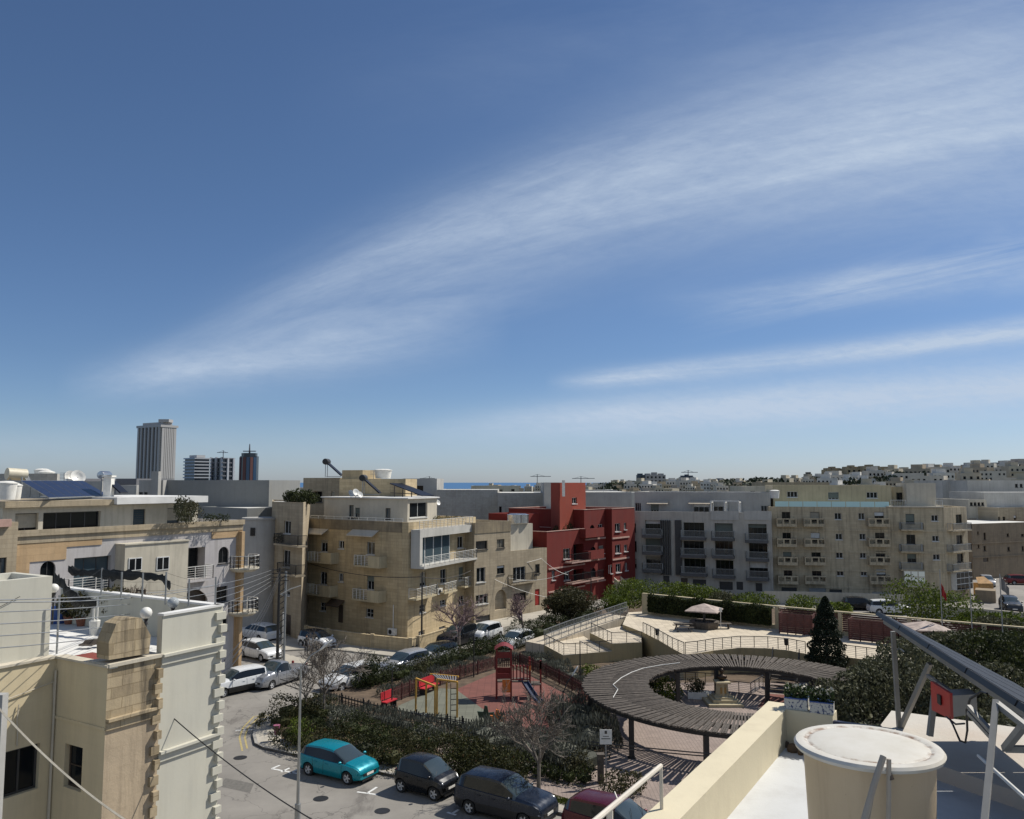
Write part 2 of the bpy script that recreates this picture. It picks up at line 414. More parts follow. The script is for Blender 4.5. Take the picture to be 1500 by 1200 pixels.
BANDS=[
 (dict(a=.325,b=.33,w0=.024,w1=.072,c2=-.18,f0=-.5,f1=-.1,stretch=6,seed=1,lo=.32,hi=.72,sc=11,brk=.36),.9),
 (dict(a=.30,b=.30,w0=.04,w1=.07,c2=-.1,f0=-.1,f1=.4,stretch=7,seed=3,lo=.35,hi=.8,sc=11,brk=.05),.42),
 (dict(a=.44,b=.22,w0=.05,w1=.05,f0=.15,f1=.6,stretch=7,seed=4,lo=.3,hi=.8,sc=9,brk=.1),.38),
 (dict(a=.118,b=.08,c2=.045,w0=.005,w1=.008,f0=.04,f1=.12,stretch=10,seed=5,lo=.3,hi=.65,sc=26,brk=.35),1.25),
 (dict(a=.070,b=.072,w0=.008,w1=.022,f0=-.15,f1=.15,stretch=10,seed=7,lo=.2,hi=.65,sc=20,brk=.5),1.15),
 (dict(a=.20,b=.09,w0=.01,w1=.012,f0=.15,f1=.4,stretch=8,seed=11,lo=.35,hi=.75,sc=18,brk=.1),.6),
 (dict(a=.195,b=.14,w0=.022,w1=.03,f0=-.56,f1=-.42,f2=-.22,f3=-.0,stretch=5,seed=9,lo=.25,hi=.7,sc=16,brk=.35),.8),
 (dict(a=.235,b=.2,w0=.02,w1=.05,f0=-.4,f1=-.25,f2=-.1,f3=.1,stretch=6,seed=19,lo=.42,hi=.75,sc=16),.4),
 (dict(a=.15,b=.22,w0=.012,w1=.012,f0=.2,f1=.4,stretch=9,seed=23,lo=.4,hi=.75,sc=24),.8),
 (dict(a=.04,b=.0,w0=.03,w1=.0,stretch=12,seed=13,lo=.3,hi=.9,sc=9,brk=.4),.30),
 (dict(a=.54,b=.2,w0=.08,w1=.05,f0=-.3,f1=.3,stretch=7,seed=15,lo=.4,hi=.85,sc=5),.3),
]
# ------------------------------------------------------------------ camera, sun, sky
cam=bpy.data.cameras.new('camera'); co=bpy.data.objects.new('camera',cam); COL.objects.link(co)
cam.sensor_width=36; cam.lens=36*FOC/1500; cam.clip_end=60000; cam.clip_start=.1
co.location=(0,0,H); co.rotation_euler=(R(90)+PIT,0,0); scn.camera=co
SUN_EL=R(50); SUNA=Vector((.90,.44,0)).normalized()
sd=Vector((SUNA.x*math.cos(SUN_EL),SUNA.y*math.cos(SUN_EL),math.sin(SUN_EL)))
sl=bpy.data.lights.new('sun','SUN'); sl.energy=5.0; sl.angle=R(.5); sl.color=(1,.95,.86)
so=bpy.data.objects.new('sun',sl); COL.objects.link(so); so.rotation_euler=(-sd).to_track_quat('-Z','Y').to_euler()
w=bpy.data.worlds.new('World'); scn.world=w; w.use_nodes=True; n=w.node_tree; n.nodes.clear()
out=N(n,'OutputWorld'); bg=N(n,'Background'); n.links.new(bg.outputs[0],out.inputs[0])
sky=N(n,'TexSky',sky_type='NISHITA'); sky.sun_disc=False; sky.sun_elevation=SUN_EL; sky.sun_rotation=math.atan2(SUNA.x,SUNA.y)
sky.air_density=.9; sky.dust_density=.35; sky.ozone_density=2.2; sky.altitude=30
tc=N(n,'TexCoord'); sep=N(n,'SeparateXYZ'); n.links.new(tc.outputs['Generated'],sep.inputs[0])
def mth(op,a,b=None,c=None,clamp=False):
    x=N(n,'Math',operation=op); x.use_clamp=clamp
    for i,v in enumerate((a,b,c)):
        if v is None: continue
        if hasattr(v,'links'): n.links.new(v,x.inputs[i])
        else: x.inputs[i].default_value=v
    return x.outputs[0]
ys=mth('MAXIMUM',sep.outputs[1],.05)
u=mth('DIVIDE',sep.outputs[0],ys); v=mth('DIVIDE',sep.outputs[2],ys)
# (u,v): tangent of azimuth and of height of a direction seen towards the sea; cirrus lies along v = a+b*u
def band(a,b,w0,w1,c2=0,f0=-9,f1=-8,f2=8,f3=9,stretch=5,seed=0,lo=.4,hi=.7,sc=9,brk=0):
    c=mth('ADD',mth('ADD',a,mth('MULTIPLY',u,b)),mth('MULTIPLY',mth('MULTIPLY',u,u),c2))
    d=mth('SUBTRACT',v,c)
    wd=mth('ADD',w0,mth('MULTIPLY',mth('MAXIMUM',mth('ADD',u,.6),0),w1))
    q=mth('DIVIDE',d,wd); g=mth('POWER',2.718,mth('MULTIPLY',mth('MULTIPLY',q,q),-1))
    cb=N(n,'CombineXYZ'); n.links.new(mth('MULTIPLY',mth('ADD',u,mth('MULTIPLY',d,-1.2)),sc/stretch),cb.inputs[0]); n.links.new(mth('MULTIPLY',d,sc),cb.inputs[1]); cb.inputs[2].default_value=seed
    nz=noise(n,1.0,cb.outputs[0],8,.62,.6)
    r=ramp(n,[(lo,0.0),(hi,1.0)],nz)
    rr=N(n,'RGBToBW'); n.links.new(r,rr.inputs[0])
    cb2=N(n,'CombineXYZ'); n.links.new(mth('MULTIPLY',mth('ADD',u,mth('MULTIPLY',d,1.5)),sc*2.2),cb2.inputs[0]); n.links.new(mth('MULTIPLY',d,sc*5),cb2.inputs[1]); cb2.inputs[2].default_value=seed+.5
    r2=ramp(n,[(.3,.74),(.7,1.1)],noise(n,1.0,cb2.outputs[0],6,.7,.4)); rr2=N(n,'RGBToBW'); n.links.new(r2,rr2.inputs[0])
    tex=mth('ADD',mth('MULTIPLY',rr.outputs[0],1-brk),brk) if brk else rr.outputs[0]
    m=mth('MULTIPLY',mth('MULTIPLY',g,tex),rr2.outputs[0])
    fin=mth('MULTIPLY',mth('DIVIDE',mth('SUBTRACT',u,f0),f1-f0,clamp=True),mth('DIVIDE',mth('SUBTRACT',f3,u),f3-f2,clamp=True))
    return mth('MULTIPLY',m,fin)
CL=None
for args,amp in BANDS:
    x=mth('MULTIPLY',band(**args),amp); CL=x if CL is None else mth('ADD',CL,x)
CL=mth('MINIMUM',CL,.9)
# unseen thin cloud added behind the viewer to make the fill light neutral
fill_veil=N(n,'RGBToBW'); n.links.new(ramp(n,[(.25,.12),(.7,.58)],noise(n,2.2,tc.outputs['Generated'],6,.6)),fill_veil.inputs[0])
bk=mth('MULTIPLY',mth('MULTIPLY',mth('SUBTRACT',0,sep.outputs[1]),3,clamp=True),fill_veil.outputs[0])
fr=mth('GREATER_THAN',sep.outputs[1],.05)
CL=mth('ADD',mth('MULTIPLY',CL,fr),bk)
tint=ramp(n,[(0,(.80,.92,1.26)),(.06,(.76,.89,1.14)),(.14,(.70,.83,1.04)),(.35,(.74,.87,1.02)),(.8,(.76,.88,1.04))],sep.outputs[2])
skyc=N(n,'Mix',data_type='RGBA',blend_type='MULTIPLY'); skyc.inputs[0].default_value=1; n.links.new(sky.outputs[0],skyc.inputs[6]); n.links.new(tint,skyc.inputs[7])
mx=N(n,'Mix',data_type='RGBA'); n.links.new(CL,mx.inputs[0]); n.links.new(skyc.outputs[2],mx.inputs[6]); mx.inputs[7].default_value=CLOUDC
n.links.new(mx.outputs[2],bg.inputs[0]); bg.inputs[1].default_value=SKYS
vs=scn.view_settings; scn.display_settings.display_device='sRGB'; vs.view_transform='Standard'; vs.look='None'; vs.gamma=1; vs.use_curve_mapping=False; vs.exposure=EXPO
scn.cycles.max_bounces=6; scn.cycles.diffuse_bounces=3; scn.cycles.use_denoising=True
# ------------------------------------------------------------------ ground, sea, roads
def smooth(t): t=max(0,min(1,t)); return t*t*(3-2*t)
def gz(x,y):
    r=math.hypot(x,y); th=math.degrees(math.atan2(x,y))
    pts=[(-180,-36),(2,-36),(4,-12),(5,6),(8,8.5),(14,9.5),(20,11),(26,15),(32,18),(45,18),(180,18)]
    for (a,b),(c,d) in zip(pts,pts[1:]):
        if a<=th<=c: A=b+(d-b)*(th-a)/(c-a); break
    return A*smooth((r-230)/(300 if A>0 else 700))
mb=MB(); rs=[0,40,90,150,230,270,320,380,440,500,560,620,700,800,900,1000]; na=120
vs=[(r*math.sin(2*math.pi*j/na),r*math.cos(2*math.pi*j/na),gz(r*math.sin(2*math.pi*j/na),r*math.cos(2*math.pi*j/na))) for r in rs for j in range(na)]
fs=[(i*na+j,(i+1)*na+j,(i+1)*na+(j+1)%na,i*na+(j+1)%na) for i in range(1,len(rs)-1) for j in range(na)]
fs=[f[::-1] for f in fs]; fs+= [list(range(na,2*na))[::-1]]
mb.add(vs,fs)
m,n_,b_,o_=nt('dry_ground')
f=noise(n_,.05,wpos(n_),6); n_.links.new(ramp(n_,[(.35,(.16,.15,.11)),(.5,(.10,.11,.06)),(.62,(.26,.23,.18))],f),b_.inputs['Base Color']); b_.inputs['Roughness'].default_value=1
setting('ground',mb,m)
m,n_,b_,o_=nt('sea_water'); b_.inputs['Base Color'].default_value=(.02,.10,.23,1); b_.inputs['Roughness'].default_value=.35; b_.inputs['Specular IOR Level'].default_value=.3
mb=MB(); mb.add([(-45000,-200,-30),(45000,-200,-30),(45000,45000,-30),(-45000,45000,-30)],[(0,1,2,3)]); setting('sea',mb,m)
# asphalt
m,n_,b_,o_=nt('asphalt'); p=wpos(n_)
c=ramp(n_,[(.3,(.17,.158,.14)),(.5,(.215,.20,.178)),(.7,(.26,.243,.215))],noise(n_,.22,p,6,.65))
c=mixc(n_,c,(.11,.10,.09),ramp(n_,[(.56,0),(.66,.7)],noise(n_,.6,scaled(n_,p,(1,.35,1)),5,.7)))
c=mixc(n_,c,(.34,.32,.28),ramp(n_,[(.6,0),(.8,.5)],noise(n_,14,p,3,.8)))
cr=N(n_,'TexVoronoi',feature='DISTANCE_TO_EDGE',i_Scale=.28); wn=N(n_,'Mix',data_type='VECTOR')
dn=N(n_,'TexNoise',i_Scale=.9,i_Detail=5); n_.links.new(p,dn.inputs[0]); ad=N(n_,'VectorMath',operation='MULTIPLY_ADD'); n_.links.new(dn.outputs['Color'],ad.inputs[0]); ad.inputs[1].default_value=(1.6,1.6,1.6); n_.links.new(p,ad.inputs[2]); n_.links.new(ad.outputs[0],cr.inputs[0])
c=mixc(n_,c,(.06,.055,.05),ramp(n_,[(0,.7),(.008,0)],cr.outputs[0]))
n_.links.new(c,b_.inputs['Base Color']); b_.inputs['Roughness'].default_value=.9
bp=N(n_,'Bump',i_Strength=.3,i_Distance=.01); n_.links.new(noise(n_,40,p,2),bp.inputs['Height']); n_.links.new(bp.outputs[0],b_.inputs['Normal'])
M['asphalt']=m
mb=MB(); mb.sheet([(-70,-10),(120,-10),(230,60),(190,190),(-60,190),(-110,100)],.004); setting('road',mb,m)
M['pave']=wall('concrete_pavement',(.42,.39,.34),streak=0,var=.16)
M['path']=wall('pink_block_paving',(.30,.235,.20),(.24,.19,.165),streak=0,blocks=0,var=.15)
M['kerb']=plain('kerb_stone',(.26,.25,.23),.9,var=.3,scale=2)
M['soil']=plain('dry_soil',(.10,.07,.045),1,var=.4,scale=1.5,bump=.5)
M['terr']=wall('beige_terrace_paving',(.56,.48,.37),streak=0,var=.15)
M['white_paint']=plain('road_paint_white',(.62,.62,.6),.8,var=.2,scale=8)
M['yellow_paint']=plain('road_paint_yellow',(.36,.29,.12),.8,var=.25,scale=8)
def tile_mat(name,c,s=.5):
    m,n,b,o=nt(name); p=wpos(n); t=N(n,'TexBrick',i_Scale=1); n.links.new(p,t.inputs[0])
    t.inputs['Color1'].default_value=(*c,1); t.inputs['Color2'].default_value=(*[x*.82 for x in c],1); t.inputs['Mortar'].default_value=(*[x*.5 for x in c],1)
    t.inputs['Brick Width'].default_value=s; t.inputs['Row Height'].default_value=s; t.inputs['Mortar Size'].default_value=.012; t.offset=0
    col=mixc(n,t.outputs[0],tuple(x*.6 for x in c),ramp(n,[(.48,0),(.72,.6)],noise(n,.7,p,6,.7))); n.links.new(col,b.inputs['Base Color']); b.inputs['Roughness'].default_value=.9; return m
M['terr']=tile_mat('beige_terrace_tiles',(.58,.50,.38),.6)
M['path']=tile_mat('pinkish_block_paving',(.31,.245,.21),.2)
M['redrub']=tile_mat('red_rubber_tiles',(.175,.062,.047),.5); M['grnrub']=tile_mat('green_rubber_tiles',(.145,.15,.115),.5)
# park island
outer=[(384,1056),(373,1066),(370,1080),(373,1092),(385,1098),(448,1112),(515,1126),(581,1140),(700,1168),(830,1197),(960,1228),(1080,1262)]
park_px=outer+[(1500,1262),(1750,1200),(1700,1010),(1500,960),(1330,915),(1140,893),(1000,880),(930,882),(870,893),(800,915),(760,930),(700,948),(640,962),(590,972),(560,985),(520,1002),(470,1018),(440,1030),(411,1049)]
park=pxy(park_px)
mb=MB(); mb.prism(park,.0,.13,bottom=False); setting('park_soil',mb,M['soil'])
k=MB()
def strip(mb,pts,w,z0,z1,side=1):
    pts=[Vector((*q[:2],0)) for q in pts]; n=len(pts); o=[]
    for i in range(n):
        d=(pts[min(i+1,n-1)]-pts[max(i-1,0)]).normalized(); o.append(pts[i]+Vector((-d.y,d.x,0))*w*side)
    for i in range(n-1):
        a,b,c,d=pts[i],pts[i+1],o[i+1],o[i]
        vs=[Vector((q.x,q.y,z0)) for q in (a,b,c,d)]+[Vector((q.x,q.y,z1)) for q in (a,b,c,d)]
        fl=[(3,2,1,0),(4,5,6,7),(0,1,5,4),(1,2,6,5),(2,3,7,6),(3,0,4,7)]
        mb.add(vs,fl if side>0 else [f[::-1] for f in fl])
    return [tuple(q[:2]) for q in o]
kp=[park[-1]]+park[:len(outer)]
inner=strip(k,kp,.18,.0,.15,1); setting('kerb',k,M['kerb'])
mb=MB(); pin=strip(mb,inner,1.35,.10,.142,1); setting('pavement',mb,M['pave'])
k2=MB(); strip(k2,park[len(outer)+7:],.18,.005,.155,1); setting('far_kerb',k2,M['kerb'])
# paths and plaza
mb=MB()
plaza=[(640,1094),(668,1092),(720,1118),(800,1120),(862,1128),(885,1100),(880,1060),(905,1030),(945,1008),(985,1000),(1200,1000),(1330,1050),(1300,1120),(1130,1240),(1000,1222),(940,1196),(850,1176),(760,1146),(690,1135),(652,1125)]
mb.sheet(pxy(plaza,.15),.15); setting('path',mb,M['path'])
rc=[(728,984),(760,982),(835,1020),(858,1032),(821,1072),(790,1075),(756,1069),(705,1037),(668,1010)]
mb=MB(); mb.sheet(pxy(rc,.155),.155); setting('playground_red_floor',mb,M['redrub'])
gc=[(668,1010),(705,1037),(756,1069),(745,1075),(700,1072),(640,1054),(583,1040),(583,1034),(620,1018),(645,1008)]
mb=MB(); mb.sheet(pxy(gc,.155),.155); setting('playground_green_floor',mb,M['grnrub'])
# pavements along the houses
mb=MB(); mb.prism(pxy([(375,948),(408,955),(447,953),(470,951),(600,966),(640,956),(700,930),(760,915),(830,893),(800,880),(600,930),(450,900),(380,900)]),.0,.13,bottom=False); setting('street_pavement',mb,M['pave'])
mb=MB(); mb.prism(pxy([(330,1015),(352,1008),(400,990),(455,975),(448,968),(418,960),(412,968),(360,985),(330,990)]),.0,.13,bottom=False); setting('corner_pavement',mb,M['pave'])
# markings
mb=MB()
def line(mb,a,b,w,z=.008):
    A=P(*a,z); B=P(*b,z); d=(B-A).normalized(); x=Vector((-d.y,d.x,0))*w/2; mb.quad(A-x,B-x,B+x,A+x)
for a,b in [((523,1160),(552,1164)),((538,1162),(552,1153)),((398,1126),(440,1134)),((398,1126),(410,1121)),((412,1131),(424,1125)),((424,1133),(436,1127)),((655,1190),(668,1194)),((662,1192),(672,1186)),
    ((345,1070),(385,1068)),((552,975),(600,962)),((600,962),(640,951)),((640,951),(655,946)),((1437,905),(1468,893)),((1330,900),(1430,905))]: line(mb,a,b,.13)
setting('road_markings',mb,M['white_paint'])
mb=MB()
for q,w in ((-5,.1),(-12,.1)):
    pts=[(412,1051+q*.4),(384+q,1053+q*.3),(368+q,1066),(364+q*1.1,1080),(367+q,1094-q*.5)]
    for a,b in zip(pts,pts[1:]): line(mb,a,b,w)
for a,b in zip(inner,inner[1:]): pass
setting('yellow_lines',mb,M['yellow_paint'])
# ------------------------------------------------------------------ raised terrace and ramps
M['ywall']=wall('yellow_retaining_wall_render',(.42,.34,.19),streak=.35)
M['cream']=wall('cream_wall_render',(.50,.43,.29),streak=.35)
T=2.0
main_px=[(941,926),(965,938),(985,950),(1002,959),(1022,957),(1045,953),(1085,949),(1125,950),(1155,953),(1180,958),(1240,963),(1300,970),(1400,1010),(1640,1000),(1560,965),(1500,950),(1430,946),(1330,935),(1235,925),(1136,917),(1030,905),(941,896),(920,897),(912,915)]
main=pxy(main_px,T)
t=root('raised_terrace',(*P(1010,940,0)[:2],.13),'raised beige terrace with curved yellow retaining walls and ramp landings left of the slatted pergola','terrace')
def block(poly,z,name='retaining_wall',m=None,floor=None,par=0):
    b=MB(); b.prism(poly,.10,z-.004,bottom=False); b.build(name,m or M['ywall'],t)
    f=MB(); f.sheet(poly,z); f.build('floor',floor or M['terr'],t)
block(main,T)
l2=pxy([(896,943),(941,941)],1.6)+[main[0],main[-1],main[-2]]+pxy([(865,927)],1.6)
l2=pxy([(896,943),(940.5,941)],1.6)+[tuple(P(940.3,927,1.6)[:2]),tuple(P(911.5,917,1.6)[:2]),tuple(P(864,927,1.6)[:2])]
block(l2,1.6)
l1=pxy([(797,945),(825,960),(897,954)],1.0)+[tuple(P(896,950,1.2)[:2]),tuple(P(863,934,1.2)[:2]),tuple(P(850,928,1.0)[:2])]
block(l1,1.0)
# stepped ramp slab under the long railing
b=MB(); a0=P(797,944.5,1.0); a1=P(918,903,2.0); d=(a1-a0); nrm=Vector((-d.y,d.x,0)).normalized()*2.2
b.add([(a0.x,a0.y,.1),(a1.x,a1.y,.1),(a1.x+nrm.x,a1.y+nrm.y,.1),(a0.x+nrm.x,a0.y+nrm.y,.1),tuple(a0),tuple(a1),tuple(a1+nrm),tuple(a0+nrm)],[(3,2,1,0),(4,5,6,7),(0,1,5,4),(1,2,6,5),(2,3,7,6),(3,0,4,7)])
b.build('ramp',M['terr'],t)
# door and windows in the wall under the terrace, behind the pergola
for i,(x0,x1,kind) in enumerate([(1083,1095,'w'),(1098,1108,'w'),(1018,1032,'d')]):
    A=P(x0,1005,0); 
def wallseg(i): return Face(main[i],main[i+1])
for e,(x0,y0,x1,y1),nm in [(7,(1098,986,1110,997),'window'),(6,(1066,985,1078,1006),'door'),(5,(1030,984,1040,1006),'door'),(7,(1086,986,1095,1006),'door')]:
    F=wallseg(e); a,bb,c,z=F.rect(x0,y0,x1,y1); c=max(c,.16); z=min(1.75,z)
    if bb-a<.3: continue
    m=MB(); F.box(m,a,bb,.003,.05,c,z); o=m.build(nm,M['dframe'],t); g=MB(); F.box(g,a+.06,bb-.06,.03,.06,c+.06,z-.06); g.build('pane',M['pane'],o)
# red brown stair by the pergola
st=root('garden_stairs',tuple(P(1150,1020,.15)),'dark open flight of steps with side rails at the far right of the pergola','stairs')
A=P(1128,1014,.15); B=P(1168,1018,.15); dd=(B-A); dv=Vector((-dd.y,dd.x,0)).normalized()
if dv.y<0: dv=-dv
b=MB()
for k in range(9): b.obox(A+dv*.28*k+Vector((0,0,.15+.19*k)),dd,dv*.3,(0,0,.07))
b.build('step',M['wood'],st)
b=MB()
for q in (A,B): b.bar(q+Vector((0,0,.9)),q+dv*2.4+Vector((0,0,2.7)),.06); [b.bar(q+dv*.6*k+Vector((0,0,.3+.4*k)),q+dv*.6*k+Vector((0,0,.9+.45*k)),.05) for k in range(5)]
b.build('railing',M['dmetal'],st)
mb=MB(); mb.sheet(pxy([(1110,1035),(1125,1016),(1175,1020),(1190,1045)],.16),.16); setting('red_step_floor',mb,M['redrub'])
# railings
def railing(pts,z,label,h=.85,step=1.0,nh=6,m='dmetal',group='terrace railings'):
    ps=[P(x,y,zz) for (x,y),zz in zip(pts,z if isinstance(z,list) else [z]*len(pts))]
    r=root('railing',tuple(ps[0]),label,'railing',group)
    b=MB(); w=MB()
    for i in range(len(ps)-1):
        a,c=ps[i],ps[i+1]; L=(c-a).length; k=max(1,int(round(L/step))); up=Vector((0,0,h))
        for j in range(k+(i==len(ps)-2)):
            q=a+(c-a)*j/k; b.bar(q,q+up,.045)
        b.bar(a+up,c+up,.06,.05)
        for j in range(nh): w.bar(a+up*(j+.6)/(nh+.5),c+up*(j+.6)/(nh+.5),.018)
    b.build('frame',M[m],r); w.build('wires',M['metal'],r)
railing([(942,926.5),(965,938.5),(985,950.5),(1002,958)],T,'curved dark railing descending the terrace edge above the bright yellow wall')
railing([(1004,958),(1022,956),(1045,952),(1085,948),(1125,949),(1155,952),(1180,957)],T,'long dark railing along the terrace edge directly behind the pergola')
railing([(1238,962),(1270,966),(1300,970),(1330,980)],T,'dark railing on terrace edge right of the cypress')
railing([(798,944.5),(826,959),(860,957),(896,953.5)],1.0,'dark railing round the lowest ramp landing')
railing([(866,927),(896,942),(918,941),(940,940.5)],1.6,'dark railing round the middle ramp landing')
railing([(797,940),(830,927),(872,913),(918,897)],[1,1.3,1.6,2],'long grey double railing climbing beside the entrance ramp',1.0,1.0,9,'metal')
railing([(800,945),(833,932),(875,917),(920,903)],[1,1.3,1.6,2],'inner grey handrail of the entrance ramp, nearer the terrace',.9,1.0,6,'metal')
railing([(1048,1012),(1100,1018),(1118,1006)],.15,'low dark railing behind the bust monument',.8,.8,6)
railing([(990,1000),(1048,1003)],.15,'low dark railing in front of the wall left of the bust monument',.8,.8,6)
# ------------------------------------------------------------------ pergola ring
PC=Vector((14.15,51.3,0)); ZR=2.4
pg=root('ring_pergola',(PC.x,PC.y,.15),'large ring shaped pergola of grey weathered timber slats over the paved plaza','pergola')
b=MB(); ns=250; rng=random.Random(4)
for i in range(ns):
    a=2*math.pi*i/ns+rng.uniform(-.003,.003); d=Vector((math.cos(a),math.sin(a),0)); t=Vector((-d.y,d.x,0))
    zz=ZR+.02+rng.uniform(-.01,.01); r0=5.75+rng.uniform(-.06,.06); r1=9.8+rng.uniform(-.08,.08)
    b.obox(PC+d*r0-t*.05+Vector((0,0,zz)),d*(r1-r0),t*.10,(0,0,.09))
    if i%2==0:
        a2=a+math.pi/ns; d2=Vector((math.cos(a2),math.sin(a2),0)); t2=Vector((-d2.y,d2.x,0))
        b.obox(PC+d2*8.1-t2*.045+Vector((0,0,zz)),d2*(9.8-8.1),t2*.09,(0,0,.09))
b.build('slats',M['wood'],pg)
for r0,r1 in ((5.95,6.07),(7.8,7.9),(9.45,9.6)):
    b=MB(); k=72
    vs=[];fs=[]
    for i in range(k):
        a=2*math.pi*i/k
        for r,z in ((r0,ZR-.22),(r1,ZR-.22),(r1,ZR+.015),(r0,ZR+.015)): vs.append((PC.x+r*math.cos(a),PC.y+r*math.sin(a),z))
    for i in range(k):
        for q in range(4): fs.append((i*4+q,i*4+(q+1)%4,((i+1)%k)*4+(q+1)%4,((i+1)%k)*4+q))
    b.add(vs,[f[::-1] for f in fs]); b.build('ring_beam',M['dmetal'],pg)
for r,angs in ((9.5,(216,243,270,300,330,0,150,185)),(6.0,(60,92,120,30,0))):
    for a in angs:
        a=R(a); x,y=PC.x+r*math.cos(a),PC.y+r*math.sin(a); b=MB(); b.box((x-.13,y-.13,.15),(x+.13,y+.13,ZR-.2)); b.box((x-.2,y-.2,.15),(x+.2,y+.2,.2)); b.build('post',M['dmetal'],pg)
c=MB(); pts=[P(x,y,ZR+.14) for x,y in [(996,971),(970,974),(942,979),(925,985),(910,993),(898,1003),(905,1010),(898,1022)]]; c.tube(pts,.025,5,cap=False)
c.build('pale_cable',M['wmetal'],None,label='pale cable lying in a curve over the slats of the ring pergola',cat='cable')
# bust monument
bx,by=P(1058,1030,.15)[:2]
mo=root('bust_monument',(bx,by,.15),'dark bronze bust on a stepped cream stone pedestal inside the pergola ring','monument')
b=MB()
for w,z0,z1 in ((1.15,0,.18),(.8,.18,.38),(.6,.38,.5)): b.box((bx-w,by-w,.15+z0),(bx+w,by+w,.15+z1))
b.build('base_steps',M['cream'],mo)
b=MB(); b.lathe([(.50,.65),(.44,.72),(.40,1.45),(.44,1.5)],(bx,by,0),4); b.box((bx-.48,by-.48,1.5),(bx+.48,by+.48,1.62)); b.build('pedestal',M['cream'],mo)
b=MB(); b.box((bx-.2,by-.36,.85),(bx+.2,by-.33,1.25)); b.build('plaque',plain('brass_plaque',(.25,.17,.07),.4,.6),mo)
br=plain('dark_bronze',(.045,.03,.02),.45,.7)
b=MB()
b.lathe([(.12,1.62),(.1,1.68),(.2,1.74),(.27,1.84),(.25,1.95),(.12,2.02),(.075,2.08),(.08,2.13),(.125,2.2),(.14,2.28),(.125,2.37),(.07,2.43),(.001,2.45)],(0,0,0),14)
b.v=[(bx+x*(1.35 if z<2.03 else 1),by+y*(.8 if z<2.03 else 1.1),z) for x,y,z in b.v]
b.ball((bx,by-.15,2.27),.03,6,4); b.ball((bx-.14,by,2.27),.03,6,4); b.ball((bx+.14,by,2.27),.03,6,4)
b.build('bust',br,mo,smooth=50)
# planters under pergola
def planter_box(px,py,L,w,h,label,ang=0,m='cream'):
    q=P(px,py,.15); r=root('planter_box',tuple(q),label,'planter'); d=Vector((math.cos(R(ang)),math.sin(R(ang)),0)); e=Vector((-d.y,d.x,0)); b=MB()
    o=q-d*L/2-e*w/2
    b.obox(o,d*L,e*.08,(0,0,h)); b.obox(o+e*(w-.08),d*L,e*.08,(0,0,h)); b.obox(o+e*.08,d*.08,e*(w-.16),(0,0,h)); b.obox(o+e*.08+d*(L-.08),d*.08,e*(w-.16),(0,0,h)); b.obox(o+e*.08+d*.08,d*(L-.16),e*(w-.16),(0,0,h-.08))
    b.build('box',M[m],r); return q
planter_box(1025,1023,1.6,.6,.45,'long white planter trough left of the bust monument',-10,'wplast')
# ------------------------------------------------------------------ gazebos, table, screens
M['gz']=plain('gazebo_roof_panels',(.36,.29,.25),.8,var=.4,scale=1.6)
M['redwood']=plain('red_brown_slats',(.075,.022,.018),.7,var=.3,scale=3)
def gazebo(x,y,z,za,ze,hw,label,ang,seat=True):
    r=root('gazebo',(x,y,z),label,'gazebo'); b=MB()
    cs=[Vector((x+hw*math.cos(R(ang+90*k)),y+hw*math.sin(R(ang+90*k)),ze)) for k in range(4)]; ap=Vector((x,y,za))
    for k in range(4):
        b.quad(cs[k],cs[(k+1)%4],ap); lo=Vector((0,0,-.09)); b.quad(cs[k]+lo,cs[(k+1)%4]+lo,cs[(k+1)%4],cs[k])
    b.quad(*[c+Vector((0,0,-.09)) for c in cs[::-1]]); b.build('roof',M['gz'],r)
    b=MB(); b.lathe([(.13,z),(.11,z+.1),(.11,ze-.08)],(x,y,0),8)
    b.build('post',M['dmetal'],r)
    for c in cs: b=MB(); b.bar((x,y,z+1.2),(x+(c.x-x)*.45,y+(c.y-y)*.45,ze-.1),.07); b.build('brace',M['dmetal'],r)
    if seat:
        b=MB(); b.lathe([(1.2,z),(1.35,z+.5),(1.35,z+.62),(.9,z+.62),(.9,z+.5),(.2,z+.5)],(x,y,0),8); b.build('planter_seat',M['wood'],r)
gx,gy=P(1032,920,T)[:2]
gazebo(gx,gy,T,4.16,3.62,2.0,'pyramid roofed gazebo with round planter seat by the hedge, left of the cypress',200)
g2=D(1356,912,66.0); gazebo(g2.x,66.0,T,4.05,3.55,2.2,'pale pyramid gazebo roof behind the olive trees, under the flagpoles',215,True)
q=P(1001,924,T); r=root('picnic_table',tuple(q),'dark wooden picnic table with benches left of the gazebo','table')
b=MB(); b.box((q.x-.8,q.y-.35,T+.6),(q.x+.8,q.y+.35,T+.66)); b.build('tabletop',M['wood'],r)
for s in (-1,1): b=MB(); b.box((q.x-.8,q.y+s*.62-.13,T+.36),(q.x+.8,q.y+s*.62+.13,T+.41)); b.build('bench',M['wood'],r)
for s in (-.6,.6):
    b=MB(); b.bar((q.x+s,q.y-.7,T),(q.x+s,q.y+.2,T+.6),.07); b.bar((q.x+s,q.y+.7,T),(q.x+s,q.y-.2,T+.6),.07); b.build('leg',M['wood'],r)
q=P(1058,921,T); r=root('picnic_table',tuple(q),'low dark bench table right of the gazebo','table')
b=MB(); b.box((q.x-.8,q.y-.3,T+.42),(q.x+.8,q.y+.3,T+.47)); b.build('tabletop',M['wood'],r)
b=MB(); b.box((q.x-.6,q.y-.2,T),(q.x-.5,q.y+.2,T+.42)); b.box((q.x+.5,q.y-.2,T),(q.x+.6,q.y+.2,T+.42)); b.build('leg',M['wood'],r)
